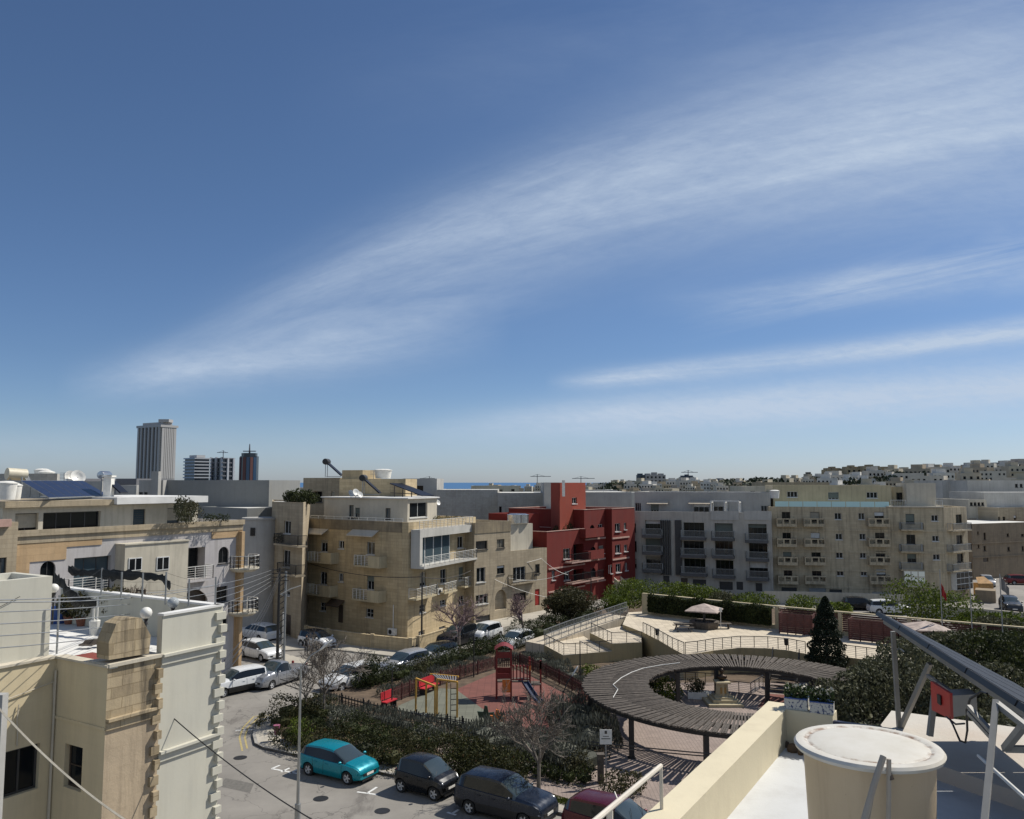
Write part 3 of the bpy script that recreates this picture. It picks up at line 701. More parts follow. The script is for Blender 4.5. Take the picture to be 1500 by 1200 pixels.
q=P(1056,922,T); b=MB(); b.bar(q,q+Vector((0,0,1.5)),.05); b.box((q.x-.12,q.y-.06,q.z+1.5),(q.x+.12,q.y+.06,q.z+1.85)); b.build('information_post',M['wmetal'],None,label='thin white post with a small panel beside the gazebo',cat='post')
def litter_bin(px,py,z,label,m='dmetal'):
    q=P(px,py,z); r=root('litter_bin',tuple(q),label,'bin'); b=MB(); b.bar(q,q+Vector((0,0,.55)),.05); b.build('post',M['dmetal'],r)
    b=MB(); b.lathe([(.14,q.z+.35),(.19,q.z+.85),(.2,q.z+.87)],(q.x,q.y,0),10); b.build('bin',M[m],r)
litter_bin(963,937,T,'small dark litter bin on the terrace railing near the yellow wall'); litter_bin(1152,952,T,'dark litter bin on the railing behind the pergola')
M['pinkplast']=plain('faded_pink_plastic',(.28,.09,.15),.6)
litter_bin(405,1085,.15,'faded pink litter bin at the corner of the park hedge','pinkplast')
# fence wall with hedge and red-brown slat panels
W0=P(941,899,T); W1=P(1136,921,T); W2=P(1330,941,T); W3=P(1560,964,T); ZW=4.0
wl=root('garden_wall',tuple(W0),'long low cream wall with pillars and red brown slat screens behind the terrace','wall')
segs=[(W0,W1),(W1,W2),(W2,W3)]
base=MB(); top=MB(); pil=MB()
for a,c in segs:
    d=(c-a).normalized(); e=Vector((-d.y,d.x,0)); L=(c-a).length
    base.obox(a,d*L,e*.25,(0,0,.35)); top.obox(a+Vector((0,0,ZW-T-.1))-e*.04,d*L,e*.33,(0,0,.1))
    k=max(1,round(L/5.5))
    for j in range(k+1):
        if j==k and c is not W3: continue
        w=.7 if (a is W0 and j==0) else .3
        pil.obox(a+d*min(L*j/k,L-w)-e*.06+Vector((0,0,0)),d*w,e*.38,(0,0,ZW-T-.1-.002))
base.build('base',M['cream'],wl); top.build('coping',M['cream'],wl); pil.build('pillar',M['cream'],wl)
for a,c in segs[1:]:
    d=(c-a).normalized(); e=Vector((-d.y,d.x,0)); L=(c-a).length; k=max(1,round(L/5.5))
    for j in range(k):
        b=MB(); x0=L*j/k+.32; x1=L*(j+1)/k-.02
        for q in range(9): b.obox(a+d*x0+e*.06+Vector((0,0,.36+q*.165)),d*(x1-x0),e*.06,(0,0,.13))
        b.build('slat_screen',M['redwood'],wl)
# curved slatted enclosures in front of the wall
for (x0,y0,x1,y1),lab in [((1142,928,1190,932),'dark red brown slatted timber enclosure against the wall left of the cypress'),((1244,938,1312,945),'dark red brown slatted timber enclosure on the terrace right of the cypress')]:
    a=P(x0,y0,T); c=P(x1,y1,T); d=(c-a); b=MB()
    for q in range(10):
        b.obox(a+Vector((0,0,.1+q*.165)),d,Vector((-d.y,d.x,0)).normalized()*.05,(0,0,.13))
        e=Vector((-d.y,d.x,0)).normalized()*1.6
        for p in (a,c): b.obox(p+Vector((0,0,.1+q*.165)),e,d.normalized()*-.05 if p is a else d.normalized()*.05,(0,0,.13))
    for k in range(5): b.bar(a+d*k/4+Vector((0,0,0)),a+d*k/4+Vector((0,0,1.75)),.07)
    b.build('slat_enclosure',M['redwood'],None,label=lab,cat='screen')
# ------------------------------------------------------------------ playground
M['redp']=plain('red_play_paint',(.17,.016,.013),.5); M['orp']=plain('orange_play_paint',(.6,.17,.03),.5); M['yelp']=plain('yellow_ochre_play_paint',(.50,.28,.05),.5); M['bluep']=plain('blue_slide',(.015,.03,.075),.5)
def picket(pts,label,h=1.0,m='redwood',z=.15,stp=.16,rootname='picket_fence',step=2.2):
    ps=[P(x,y,z) for x,y in pts]; r=root(rootname,tuple(ps[0]),label,'fence','fences round the playground'); b=MB(); rb=MB(); pb=MB()
    for a,c in zip(ps,ps[1:]):
        L=(c-a).length; k=int(L/stp); d=(c-a)
        for j in range(k): q=a+d*(j+.5)/k; b.bar(q+Vector((0,0,.08)),q+Vector((0,0,h)),.07,.025,up=(d.y,-d.x,0))
        for zz in (.25,h-.2): rb.bar(a+Vector((0,0,zz)),c+Vector((0,0,zz)),.04)
        for j in range(int(L/step)+1): q=a+d*min(1,j*step/L); pb=MB(); pb.bar(q,q+Vector((0,0,h+.1)),.09); pb.build('post',M[m],r)
    b.build('pickets',M[m],r); rb.build('rail',M[m],r)
picket([(560,1036),(600,1020),(645,1004),(700,988),(727,980)],'dark red picket fence along the far left side of the playground, street side')
picket([(727,980),(762,976),(800,993),(838,1012),(862,1026)],'dark red picket fence behind the climbing frame, facing the ramp')
picket([(862,1026),(836,1048),(822,1066)],'dark red fence with gate at the right end of the playground')
picket([(677,1070),(720,1080),(765,1090),(810,1102),(852,1116),(882,1124)],'low black picket and wire fence on the near side of the playground',.75,'dmetal',stp=.2)
picket([(470,1026),(540,1045),(610,1060),(677,1070)],'low black wire fence hidden in the shrubs at the near left of the playground',.75,'dmetal',stp=.3)
# monkey bars
r=root('monkey_bars',tuple(P(640,1045,.155)),'ochre yellow climbing bars with ladder top on the green playground floor','climbing frame')
legs=[((609,1042),994),((624,1044),1000),((640,1046),995),((637,1052),1005),((654,1047),1000),((669.5,1051),999),((637,1040),990),((641.5,1038),988)]
def pole_to(px,py,ytop,z=.155):
    q=P(px,py,z); t=D(px,ytop,q.y); return q,Vector((q.x,q.y,t.z))
for (x,y),yt in legs[:6]:
    a,c=pole_to(x,y,yt); b=MB(); b.bar(a,c,.11); b.build('leg',M['yelp'],r)
def top_at(i): return pole_to(*legs[i][0],legs[i][1])[1]
b=MB(); b.bar(top_at(0),top_at(3),.1); b.bar(top_at(2),top_at(5),.1)
dd=Vector((0,1.2,0)); A=top_at(2)+Vector((-.6,1.4,0)); B=top_at(5)+Vector((0,1.4,0)); b.bar(A,B,.09)
b.build('top_beam',M['yelp'],r)
b=MB()
for k in range(1,10): p=top_at(2)+(top_at(5)-top_at(2))*k/10; q=A+(B-A)*k/10; b.bar(p,q,.07)
b.build('rungs',M['metal'],r)
b=MB(); a,c=pole_to(660,1049,1001); e=Vector((.45,.1,0))
for k in range(1,6): b.bar(a+(c-a)*k/6,a+(c-a)*k/6+e,.04)
b.bar(a,c,.04); b.bar(a+e,c+e,.04); b.build('ladder',M['dmetal'],r)
# play tower
q=P(756,1020,.155); r=root('play_tower',tuple(q),'dark red wooden play tower with orange panels, railings and slide on the red playground floor','play tower')
S=1.0
def L3(x,y,z): return Vector((q.x+x,q.y+y,.155+z))
posts=[(-1.35,.4,3.4),(-.35,.4,3.4),(-1.35,-.7,3.3),(-.35,-.7,3.3),(.95,-.7,2.6),(.95,.4,2.6),(1.7,-.3,2.5)]
for x,y,h in posts:
    b=MB(); b.bar(L3(x,y,0),L3(x,y,h),.12); b.build('post',M['redp'],r)
b=MB(); b.obox(L3(-1.35,-.7,1.1),(2.3,0,0),(0,1.1,0),(0,0,.08)); b.obox(L3(.95,-.7,.9),(.75,0,0),(0,.9,0),(0,0,.08)); b.build('platform',M['wood'],r)
b=MB()
for x0,x1 in ((-1.3,-.4),):
    b.obox(L3(x0,-.72,1.35),(x1-x0,0,0),(0,.04,0),(0,0,.35)); b.build('panel',M['redp'],r); b=MB(); b.obox(L3(x0,.4,1.35),(x1-x0,0,0),(0,.04,0),(0,0,.5)); b.build('panel',M['redp'],r); b=MB()
    b.obox(L3(x0,-.72,2.75),(x1-x0,0,0),(0,.05,0),(0,0,.4))
b.build('panel',M['redp'],r)
b=MB(); b.obox(L3(-.95,-.78,.45),(.55,0,0),(0,.05,0),(0,0,.85)); b.build('panel',M['orp'],r); b=MB(); b.obox(L3(.9,-.78,1.9),(.12,0,0),(0,1.2,0),(0,0,.3)); b.build('panel',M['orp'],r); b=MB(); b.obox(L3(1.64,-.36,1.9),(.12,.0,0),(0,.12,0),(0,0,.55)); b.build('panel',M['orp'],r)
b=MB()
for k in range(5): b.bar(L3(-.2+.24*k,-.7,1.25),L3(-.2+.24*k,-.7,2.15),.09); b.ball(L3(-.2+.24*k,-.7,2.2),.09,6,4)
b.bar(L3(-.3,-.7,1.3),L3(.95,-.7,1.3),.06); b.build('railing',M['redp'],r)
b=MB(); k=8
for i in range(k): b.quad(L3(-1.5+1.3*i/k,-.85,3.3+.3*math.sin(math.pi*i/k)),L3(-1.5+1.3*(i+1)/k,-.85,3.3+.3*math.sin(math.pi*(i+1)/k)),L3(-1.5+1.3*(i+1)/k,.55,3.3+.3*math.sin(math.pi*(i+1)/k)),L3(-1.5+1.3*i/k,.55,3.3+.3*math.sin(math.pi*i/k)))
b.v+= []; b.build('roof',M['redp'],r)
b=MB(); pts=[L3(.6,-.8,1.1),L3(.9,-1.4,.75),L3(1.3,-2.2,.35),L3(1.6,-2.8,.25)]
for a,c in zip(pts,pts[1:]):
    s=Vector((.42,.12,0)); b.obox(a-s/2,s,c-a,(0,0,.05)); b.obox(a-s/2,s*.08,c-a,(0,0,.2)); b.obox(a+s/2,-s*.08,c-a,(0,0,.2))
b.build('slide',M['bluep'],r)
# spring riders and small things
def rider(px,py,label,m):
    q=P(px,py,.155); r=root('spring_rider',tuple(q),label,'spring rider','spring riders'); b=MB(); b.lathe([(.1,.16),(.12,.3),(.09,.4)],(q.x,q.y,0),8); b.build('spring',M['dmetal'],r)
    b=MB(); b.add([(q.x-.45,q.y,.42),(q.x+.4,q.y,.42),(q.x+.5,q.y,.75),(q.x+.15,q.y,.7),(q.x+.08,q.y,1.1),(q.x-.1,q.y,1.15),(q.x-.18,q.y,.75),(q.x-.55,q.y,.8)],[list(range(8))])
    b.v+=[(x,y+.14,z) for x,y,z in b.v[:8]]; b.f+= [[i,(i+1)%8,8+(i+1)%8,8+i] for i in range(8)]+[list(range(8,16))[::-1]]; b.mi=[0]*len(b.f); b.build('body',m,r)
rider(729,1064,'bright orange spring rider on the playground floor',M['orp']); rider(712,1058,'dark green spring rider beside the orange one',plain('dark_green_plastic',(.03,.05,.03),.5))
for (x,y,w,lab,g) in [(625,1014,1.9,'long red backed bench behind the monkey bars',0),(566,1036,1.2,'short red bench at the left corner of the playground',1)]:
    q=P(x,y,.155); r=root('park_bench',tuple(q),lab,'bench'); d=(P(640,1004,0)-P(560,1036,0)).normalized(); e=Vector((-d.y,d.x,0)); rd=plain('bright_red_slats',(.42,.02,.03),.5)
    b=MB(); b.obox(q-d*w/2+Vector((0,0,.42)),d*w,e*-.45,(0,0,.06)); b.build('seat',rd,r)
    b=MB(); b.obox(q-d*w/2+Vector((0,0,.55)),d*w,e*.05,(0,0,.5)); b.build('backrest',rd,r)
    for s in (-.42,.42): b=MB(); b.obox(q+d*w*s+Vector((0,0,0)),d*.06,e*-.42,(0,0,.42)); b.obox(q+d*w*s+Vector((0,0,0)),d*.06,e*.06,(0,0,1.0)); b.build('leg',M['dmetal'],r)
# sign by the pergola
q=P(888,1150,.15); r=root('park_sign',tuple(q),'white rectangular notice board on a thin post beside the pergola','sign'); b=MB(); b.bar(q,q+Vector((0,0,2.65)),.06); b.build('post',M['metal'],r)
b=MB(); b.box((q.x-.30,q.y-.05,q.z+1.95),(q.x+.30,q.y-.02,q.z+2.65)); bo=b.build('board',plain('sign_white',(.62,.62,.58),.5),r)
b=MB(); b.box((q.x-.06,q.y-.055,q.z+2.45),(q.x+.06,q.y-.051,q.z+2.6)); b.box((q.x-.22,q.y-.055,q.z+2.2),(q.x+.22,q.y-.051,q.z+2.24)); b.box((q.x-.15,q.y-.055,q.z+2.32),(q.x+.15,q.y-.051,q.z+2.35)); b.build('emblem',M['dframe'],bo)
q=P(880,1146,.15); b=MB(); b.box((q.x-.15,q.y-.15,.15),(q.x+.15,q.y+.15,1.45)); b.box((q.x-.19,q.y-.19,1.45),(q.x+.19,q.y+.19,1.53)); b.build('gate_pillar',M['wood'],None,label='grey square pillar at the shrub bed edge beside the notice board',cat='pillar')
# ------------------------------------------------------------------ mid-ground buildings
M['pale']=wall('pale_grey_render',(.47,.45,.45),(.39,.37,.37),streak=.3)
M['palecream']=wall('pale_cream_render',(.52,.48,.40),streak=.35)
M['orange']=wall('orange_stone_cladding',(.50,.35,.205),streak=.2,blocks=.5,bw=.9,bh=.45)
M['yel']=wall('yellow_limestone_render',(.54,.435,.275),(.45,.355,.215),streak=.42,blocks=.75,bw=1.1,bh=.3)
M['beigest']=wall('beige_stone_render',(.43,.36,.26),streak=.5,blocks=.6,bw=1.0,bh=.28)
M['greyr']=wall('grey_render',(.23,.235,.23),(.20,.205,.20),streak=.15)
M['greyl']=wall('light_grey_render',(.40,.395,.385),streak=.2)
M['greyp']=wall('grey_party_wall_blocks',(.45,.44,.415),streak=.25,blocks=.5,bw=.5,bh=.27)
M['red']=wall('dark_red_render',(.165,.014,.008),(.13,.011,.007),streak=.15)
M['pinktrim']=plain('pale_pink_trim',(.42,.27,.22),.8)
M['orred']=wall('orange_red_render',(.25,.035,.015),streak=.2)
M['tan']=wall('tan_stone_render',(.53,.45,.32),(.43,.36,.25),streak=.7,blocks=.5,bw=1.0,bh=.3)
M['stuc']=wall('white_stucco',(.50,.49,.465),streak=.25)
M['cremebox']=wall('cream_plaster',(.58,.53,.44),streak=.2)
M['oldst']=wall('old_brown_limestone',(.30,.235,.16),(.22,.17,.115),streak=.6,blocks=.4,bw=.8,bh=.3)
M['stained']=wall('stained_parapet_stone',(.33,.27,.18),(.16,.13,.09),streak=.75,blocks=.4)
M['awning']=plain('beige_awning',(.42,.36,.28),.9)
M['pane2']=glass('bluegrey_glass',(.05,.075,.09))
M['leafpot']=foliage('potted_leaves',(.03,.05,.02),(.10,.14,.05))
def fpt(F,px,py,off=0): a,z=F.sz(px,py,off); return F.pt(a,off,z)
def ext(A,B,depth):
    """footprint: facade A->B, body behind"""
    A=Vector((A[0],A[1])); B=Vector((B[0],B[1])); d=(B-A).normalized(); n=Vector((-d.y,d.x))*depth
    return [tuple(A),tuple(B),tuple(B+n),tuple(A+n)]
def bal(b,e,px0,px1,pys,dep,style,m,rm='wmetal',h=.95,label=None,th=.16):
    F=b.F[e]; a=F.sz(px0,pys,dep)[0]; c,z=F.sz(px1,pys,dep); z=F.sz((px0+px1)/2,pys,dep)[1]
    return balcony(b.r,F,a,c,z,dep,style,M[m],M[rm],h,th,label)
def trim(b,e,px0,py0,px1,py1,n,m,name='string_course',z=None):
    F=b.F[e]; a,c,z0,z1=F.rect(px0,py0,px1,py1); k=MB(); F.box(k,max(-.03,a),min(F.L+.03,c),.003,n,z0,z1); return k.build(name,M[m],b.r)
# ---- ornate house on the left
A=(-31.3,52.1); B=(-22.06,67.5)
b=Bld('townhouse','pale townhouse with orange stone cornice, arched windows and black glazed penthouse, left of the junction',ext(A,B,13),0,11.3,M['pale'],.6,.25)
F=b.F[0]
b.win(0,(58.7,822,81.3,856),M['dframe'],M['paned'],2,1,arch=True)
b.win(0,(108,816,162,864),M['dframe'],M['pane2'],3,2,depth=.4)
b.win(0,(260,802.7,300,848),M['dframe'],M['paned'],3,1,depth=.9,fw=.07)
b.win(0,(320,801,335,825),M['dframe'],M['paned'],2,1,arch=True); b.win(0,(317,859,333,882),M['dframe'],M['paned'],2,2)
b.panel(0,(262.7,864,305,905),M['bframe'],'garage_door',.35,arch=True,ribs=5)
b.win(0,(318,905,333,925),M['dframe'],M['paned'],2,2)
k=bal(b,0,258,313,850,.9,'hrail','pale','wmetal',1.0); k=bal(b,0,100,160,868,.7,'hrail','pale','wmetal',1.0)
bay=MB(); f0,f1,z0,z1=F.rect(168,795,261,868)
F.box(bay,f0,f1,.003,1.1,z0-3,z1); F.box(bay,f0-.06,f1+.06,.004,1.18,z1,z1+.09); bb=bay.build('bay',M['palecream'],b.r)
for rc in ((188,817,207.5,836),(229,815.5,247.5,835)):
    a,c,q0,q1=F.rect(*rc,off=1.1); w=MB(); F.box(w,a,c,1.103,1.15,q0,q1); ww=w.build('window',M['wframe'],bb)
    g=MB(); mm=(a+c)/2; F.box(g,a+.07,mm-.04,1.12,1.16,q0+.07,q1-.07); F.box(g,mm+.04,c-.07,1.12,1.16,q0+.07,q1-.07); g.build('pane',M['paned'],ww)
oc=MB(); F.box(oc,-.1,F.L+.12,.003,.22,11.55,11.93); F.box(oc,-.05,F.L+.05,.002,.1,11.1,11.55); oc.build('cornice',M['beigest'],b.r)
oc=MB()
for x0,y0,x1,y1 in ((21,799,97,805),(97,790,148,794)): 
    a,c,_,q1=F.rect(x0,y0,x1,y1); 
a1=F.sz(44,800)[0]; a2=F.sz(97,800)[0]; a3=F.sz(149,790)[0]; a4=F.sz(310,780)[0]
F.box(oc,0,a1,.003,.06,4,11.1); F.box(oc,a1,a2,.003,.06,9.9,11.1); F.box(oc,a2,a3,.003,.06,10.7,11.1); oc2=MB(); F.box(oc2,a4,F.L-.55,.003,.06,10.55,11.1); oc2.build('orange_cladding',M['orange'],b.r); oc.build('orange_cladding',M['orange'],b.r)
oc=MB(); F.box(oc,F.L-.55,F.L+.06,.003,.06,.1,11.1); oc.build('corner_cladding',M['orange'],b.r)
w=MB(); F.box(w,F.L-.4,F.L-.1,.06,.5,.2,11.0); w.build('corner_pilaster',M['orange'],b.r)
for z in (8.1,4.6):
    k=MB(); k.lathe([(.85,z-.35),(1.25,z-.12),(1.25,z)],F.pt(F.L+.1,.2,0),14); kk=k.build('round_balcony',M['palecream'],b.r)
    q=MB(); c0=F.pt(F.L+.1,.2,0); pts=[Vector((c0.x+1.2*math.cos(a),c0.y+1.2*math.sin(a),z)) for a in [R(-150+20*j) for j in range(13)]]; rails(q,pts,.95,.35,2); q.build('railing',M['wmetal'],kk)
b.finish()
# penthouse of the ornate house
def inset(F,a0,a1,n,dep): # footprint on the roof: along facade from a0..a1, set back n, depth dep
    return [tuple(F.pt(a0,-n,0)[:2]),tuple(F.pt(a1,-n,0)[:2]),tuple(F.pt(a1,-n-dep,0)[:2]),tuple(F.pt(a0,-n-dep,0)[:2])]
def px_a(F,px,py,n): return F.sz(px,py,-n)[0]
n0=1.6; aR=px_a(F,290,745,n0); aM=px_a(F,161,745,n0)
zt=F.sz(100,735,-n0)[1]
p=Bld('x','',inset(F,0,aR,n0,9),11.3,zt-.3,M['palecream'],0,.2,rootobj=b.r,roofm=M['roofw'])
p.win(0,(22,752,56,780),M['dframe'],M['paned'],2,1,depth=.3); p.win(0,(63,750,147,779),M['dframe'],M['paned'],4,1,depth=.3)
p.win(0,(195,746,213,771),M['dframe'],M['pane2'],1,8,fw=.05); p.win(0,(245,744,263,768),M['dframe'],M['pane2'],1,8,fw=.05)
p.finish()
s=MB(); FF=p.F[0]; FF.box(s,-.1,aM,-9,.45,zt-.298,zt+.1); s.build('roof_slab',M['beigest'],b.r)
s=MB(); FF.box(s,aM,aR+.3,-9,.8,zt-.25,zt+.25); s.build('roof_slab',M['roofw'],b.r)
HOUSE=b; HF=F; HZT=zt
# ---- fragment of house at far left
A2=F.pt(-9,.4,0); B2=F.pt(-.05,.4,0)
b=Bld('townhouse','beige house cut by the left edge with reddish sign panel under the water tanks',ext(A2,B2,12),0,11.6,M['beigest'],.9,.2)
b.win(0,(-4,817,9,850),M['dframe'],M['pane2'],2,1); trim(b,0,-20,761,14,772,.25,'pinktrim','sign_panel')
b.finish()
# ---- big grey party wall block behind
b=Bld('grey_block','long plain grey windowless block behind the ornate house, below the towers',ext(D(236,800,96)[:2],D(392,800,96)[:2],14),0,15.2,M['greyr'],.0,.2)
b.finish()
b=Bld('grey_block','lighter grey stair block with a small window left of the long grey block',ext(D(200,800,95)[:2],D(235.5,800,95)[:2],12),0,15.2,M['greyl'],.0,.2)
b.win(0,(203,721,209,728),M['dframe'],M['paned'],2,1); b.win(0,(211,721,216,728),M['dframe'],M['paned'],2,1)
c=MB(); FF=b.F[0]; a,z=FF.sz(233,700); FF.box(c,a-.5,a+.3,.1,.9,11,16.2); c.build('chimney',M['greyl'],b.r)
b.finish()
b=Bld('grey_building','dark grey house with flat parapet behind the cylindrical stair tower',ext(D(360.5,800,88)[:2],D(420,800,92)[:2],9),0,12.1,M['greyr'],.1,.2); b.finish()
# cylinder stair tower
q=D(381,800,84); t=root('stair_tower',(q.x,q.y,0),'pale grey rounded stair tower with two slim windows between the houses','tower')
k=MB(); k.lathe([(1.75,0),(1.75,11.2),(1.85,11.2),(1.85,11.4),(.01,11.4)],(q.x,q.y,0),20); k.build('wall',M['greyl'],t,smooth=30)
for y0,y1 in ((773,785),(814,826)):
    z0=D(371,y1,82.4).z; z1=D(371,y0,82.4).z; x=D(371,780,82.4).x; k=MB(); k.box((x-.25,q.y-1.78,z0),(x+.25,q.y-1.3,z1)); kk=k.build('window',M['dframe'],t); k=MB(); k.box((x-.2,q.y-1.8,z0+.05),(x+.2,q.y-1.7,z1-.05)); k.build('pane',M['pane'],kk)
# ---- beige house with two balconies
A=D(397,800,84)[:2]; B=D(443,800,79)[:2]
b=Bld('beige_house','narrow beige house with planted roof and two railed balconies, left of the yellow corner building',[tuple(A),tuple(B),(B[0]-1.55,B[1]+9),(A[0]-2.6,A[1]+9)],0,D(420,738,81).z,M['beigest'],.15,.2)
b.win(0,(416,763,426,782),cols=2); b.win(0,(414.7,806,425,831),cols=2); b.win(0,(414,850,425,872),cols=2); b.panel(0,(416,900,426,930),M['bframe'],'garage_door',ribs=5)
bal(b,0,400.5,436,798,1.0,'rail','beigest','dmetal'); bal(b,0,405,433,841,1.0,'rail','beigest','dmetal')
b.finish(); BH=b
# rooms behind with dark opening
A=D(444,720,96)[:2]; B=D(498,720,94)[:2]
b=Bld('roof_house','grey brown rooftop house with covered loggia left of the yellow building roof',ext(A,B,8),0,D(470,702,95).z,M['beigest'],.15,.2)
b.win(0,(459,720,472,736),M['dframe'],M['paned'],2,1,depth=.8); b.win(0,(485,720,490,736),cols=1)
b.finish()
b=Bld('roof_house','yellow brown raised stair room standing highest above the yellow building',ext(D(501,700,93)[:2],D(531,700,92)[:2],4),10,D(515,690,92).z,M['yel'],.1,.2); b.finish()
b=Bld('roof_house','beige upper storey wall behind the solar heaters of the yellow building',ext(D(497,720,91)[:2],D(594,720,90)[:2],5),8,D(540,703,90).z,M['yel'],.1,.2); b.finish()
# ---- yellow corner building
Lf=Vector((-21.5,87.3)); Cn=Vector((-9.8,78.5)); Rt=Vector((-4.0,91.2))
C1=Cn+(Lf-Cn).normalized()*.9; C2=Cn+(Rt-Cn).normalized()*.9; Cm=(C1+C2)/2*.35+Cn*.65
back=Lf+(Rt-Cn)
b=Bld('apartment_building','yellow limestone corner apartment building with white glazed bay and stained parapet',[Lf,C1,Cm,C2,Rt,back],0,10.6,M['yel'],.55,.22)
for rc in ((470,791,480,808.5),(537.5,794,549,812.5),(469,838,479,856.5),(537.5,844,548,864)): b.win(0,rc,cols=2,fw=.05)
for rc in ((496,792,504,804),(496,839.5,503,852.5)): b.win(0,rc,cols=2,fw=.08)
for rc in ((469,883,477.5,895),(536,892,547,904.5),(536,927,546,932.5)): b.win(0,rc,M['wframe'],M['paned'],2,2,fw=.05)
b.panel(0,(494.5,886,502.5,912.5),M['bframe'],'door')
for x0,x1,y in ((449.5,484,823),(517,555,829),(447.5,482.5,871),(515,554,879)): bal(b,0,x0,x1,y,1.1,'half','cream','wmetal',.95)
FF=b.F[0]
def canopy(F,rc,m,name='canopy',d=.9):
    a,c,z0,z1=F.rect(*rc); k=MB(); k.add([F.pt(a,.003,z1),F.pt(c,.003,z1),F.pt(c,d,z0),F.pt(a,d,z0),F.pt(a,.003,z1-.08),F.pt(c,.003,z1-.08),F.pt(c,d,z0-.08),F.pt(a,d,z0-.08)],[(3,2,1,0),(4,5,6,7),(2,3,7,6),(0,3,7,4),(1,5,6,2)]); k.build(name,m,b.r)
canopy(FF,(485.5,878,505,886),M['bframe']); canopy(FF,(450,774,481,781),M['cremebox']); canopy(FF,(517,776,555,784),M['cremebox'])
k=MB(); FF.box(k,0,FF.L,.003,.04,10.15,11.15); k.build('stained_parapet',M['stained'],b.r)
k=MB(); a,z=FF.sz(577,886); k.bar(FF.pt(a,.06,z),FF.pt(a,.06,FF.sz(577,920)[1]),.08); k.build('drainpipe',M['wmetal'],b.r)
# right facade
FR=b.F[3]
for rc in ((645,834,654,855),(672,830.5,679.5,850),(615,839,624,859)): b.win(3,rc,cols=2,fw=.05)
for rc in ((614.5,886,623,897.5),(644.5,879,653,887.5),(672,873,680,886),(613,924,622,931),(643,917.5,652.5,927.5)): b.win(3,rc,M['wframe'],M['paned'],2,2,fw=.05)
for x0,x1,y in ((610,640,874),(651,670,866),(681,692,858)): bal(b,3,x0,x1,y,.9,'hrail','cream','wmetal',.9)
# projecting white bay with big glazing
a0=FR.sz(600,800,1.0)[0]; a1=FR.sz(693,800,1.0)[0]; zt=FR.sz(640,774,1.0)[1]; zb=FR.sz(640,826,1.0)[1]
a0=max(a0,-.5)
by=MB(); FR.box(by,a0,a1,.003,1.0,zt-.75,zt); FR.box(by,a0,a0+.5,.004,.998,zb,zt-.75); FR.box(by,a0,a1,.003,1.5,zb-.2,zb); bo=by.build('bay',M['stuc'],b.r)
g=MB(); FR.box(g,a0+.5,a0+.5+(a1-a0)*.6,.01,.3,zb,zt-.75); wo=g.build('glazing',M['wframe'],bo)
g=MB()
for k in range(4):
    x=a0+.56+(a1-a0)*.6*k/4; FR.box(g,x,x+(a1-a0)*.6/4-.24,.3,.34,zb+.15,zt-.85)
g.build('pane',M['pane2'],wo)
b.win(3,(670,786,679,803),cols=2)
q=MB(); rails(q,[FR.pt(a0+.1,1.45,zb),FR.pt(a1,1.45,zb),FR.pt(a1,.1,zb)],.9,1.0,5); q.build('railing',M['wmetal'],bo)
b.finish(); YB=b
q=MB(); rails(q,[FR.pt(a0,.95,zt),FR.pt(a1,.95,zt)],.85,.8,4); rails(q,[YB.F[0].pt(.2,-.1,11.16),YB.F[0].pt(YB.F[0].L,-.1,11.16)],.3,1.2,0); q.build('roof_railing',M['wmetal'],b.r)
# set-back top storey
F0=b.F[0]; 
p=[tuple(F0.pt(.3,-1.8,0)[:2]),tuple(D(597,745,81.5)[:2]),tuple(D(640,745,86.5)[:2]),tuple(D(600,745,94)[:2]),tuple(F0.pt(1.5,-8,0)[:2])]
zt2=D(560,730,85).z
pn=Bld('x','',p,10.6,zt2-.15,M['cremebox'],.15,.2,rootobj=b.r)
for rc in ((511,740,518,759),(520,744,527,758),(564.5,744.5,572,760)): pn.win(0,rc,M['dframe'],M['pane2'],1)
pn.win(1,(600,736,626,758),M['wframe'],M['paned'],2)
pn.finish()
s=MB(); s.prism(offs(p,-.25),zt2+.003,zt2+.12); s.build('roof_slab',M['roofw'],b.r)
# boundary wall
k=MB(); pts=[P(447.5,935,.13),P(480,940.5,.13),P(545,949,.13),P(601,955,.13),P(612,952,.13),P(655,938,.13)]
for a,c in zip(pts,pts[1:]):
    d=(c-a); e=Vector((-d.y,d.x,0)).normalized()*.2; k.obox(a,d,e,(0,0,1.05)); k.obox(a-e*.15+Vector((0,0,1.052)),d,e*1.3,(0,0,.08))
for a in pts: k.box((a.x-.16,a.y-.1,.13),(a.x+.16,a.y+.22,1.35))
k.build('boundary_wall',M['yel'],None,label='low yellow boundary wall curving round the foot of the yellow corner building',cat='wall')
# ---- two beige houses right of it
A=Vector((-4.0,88.0)); B=Vector((4.1,97.5)); dd=(B-A).normalized()
FT=Face(A,B); aM=FT.sz(748,850)[0]; Mx=FT.pt(aM,0,0)
b=Bld('beige_house','three storey beige stone house with arched doorway right of the yellow building',ext(A,Mx[:2],10),0,10.2,M['beigest'],.45,.2)
for rc in ((697,792.5,714,805),(728,790,739,802.5),(728,828.6,739,841)): b.win(0,rc,M['dframe'],M['pane'],2)
b.win(0,(698,831.5,711,853),cols=2); b.win(0,(697,871,715,885),cols=3); b.panel(0,(725,864,742,893),M['beigest'],'arched_door',.4,arch=True); b.panel(0,(697,902,718,919),M['dframe'],'garage_door',ribs=5)
k=MB(); b.F[0].box(k,0,b.F[0].L,.003,.05,9.5,10.66); k.build('stained_parapet',M['stained'],b.r)
b.finish()
b=Bld('beige_house','lower two storey beige house with small red door beside the red building',ext(Mx[:2],B,10),0,6.9,M['beigest'],.4,.2)
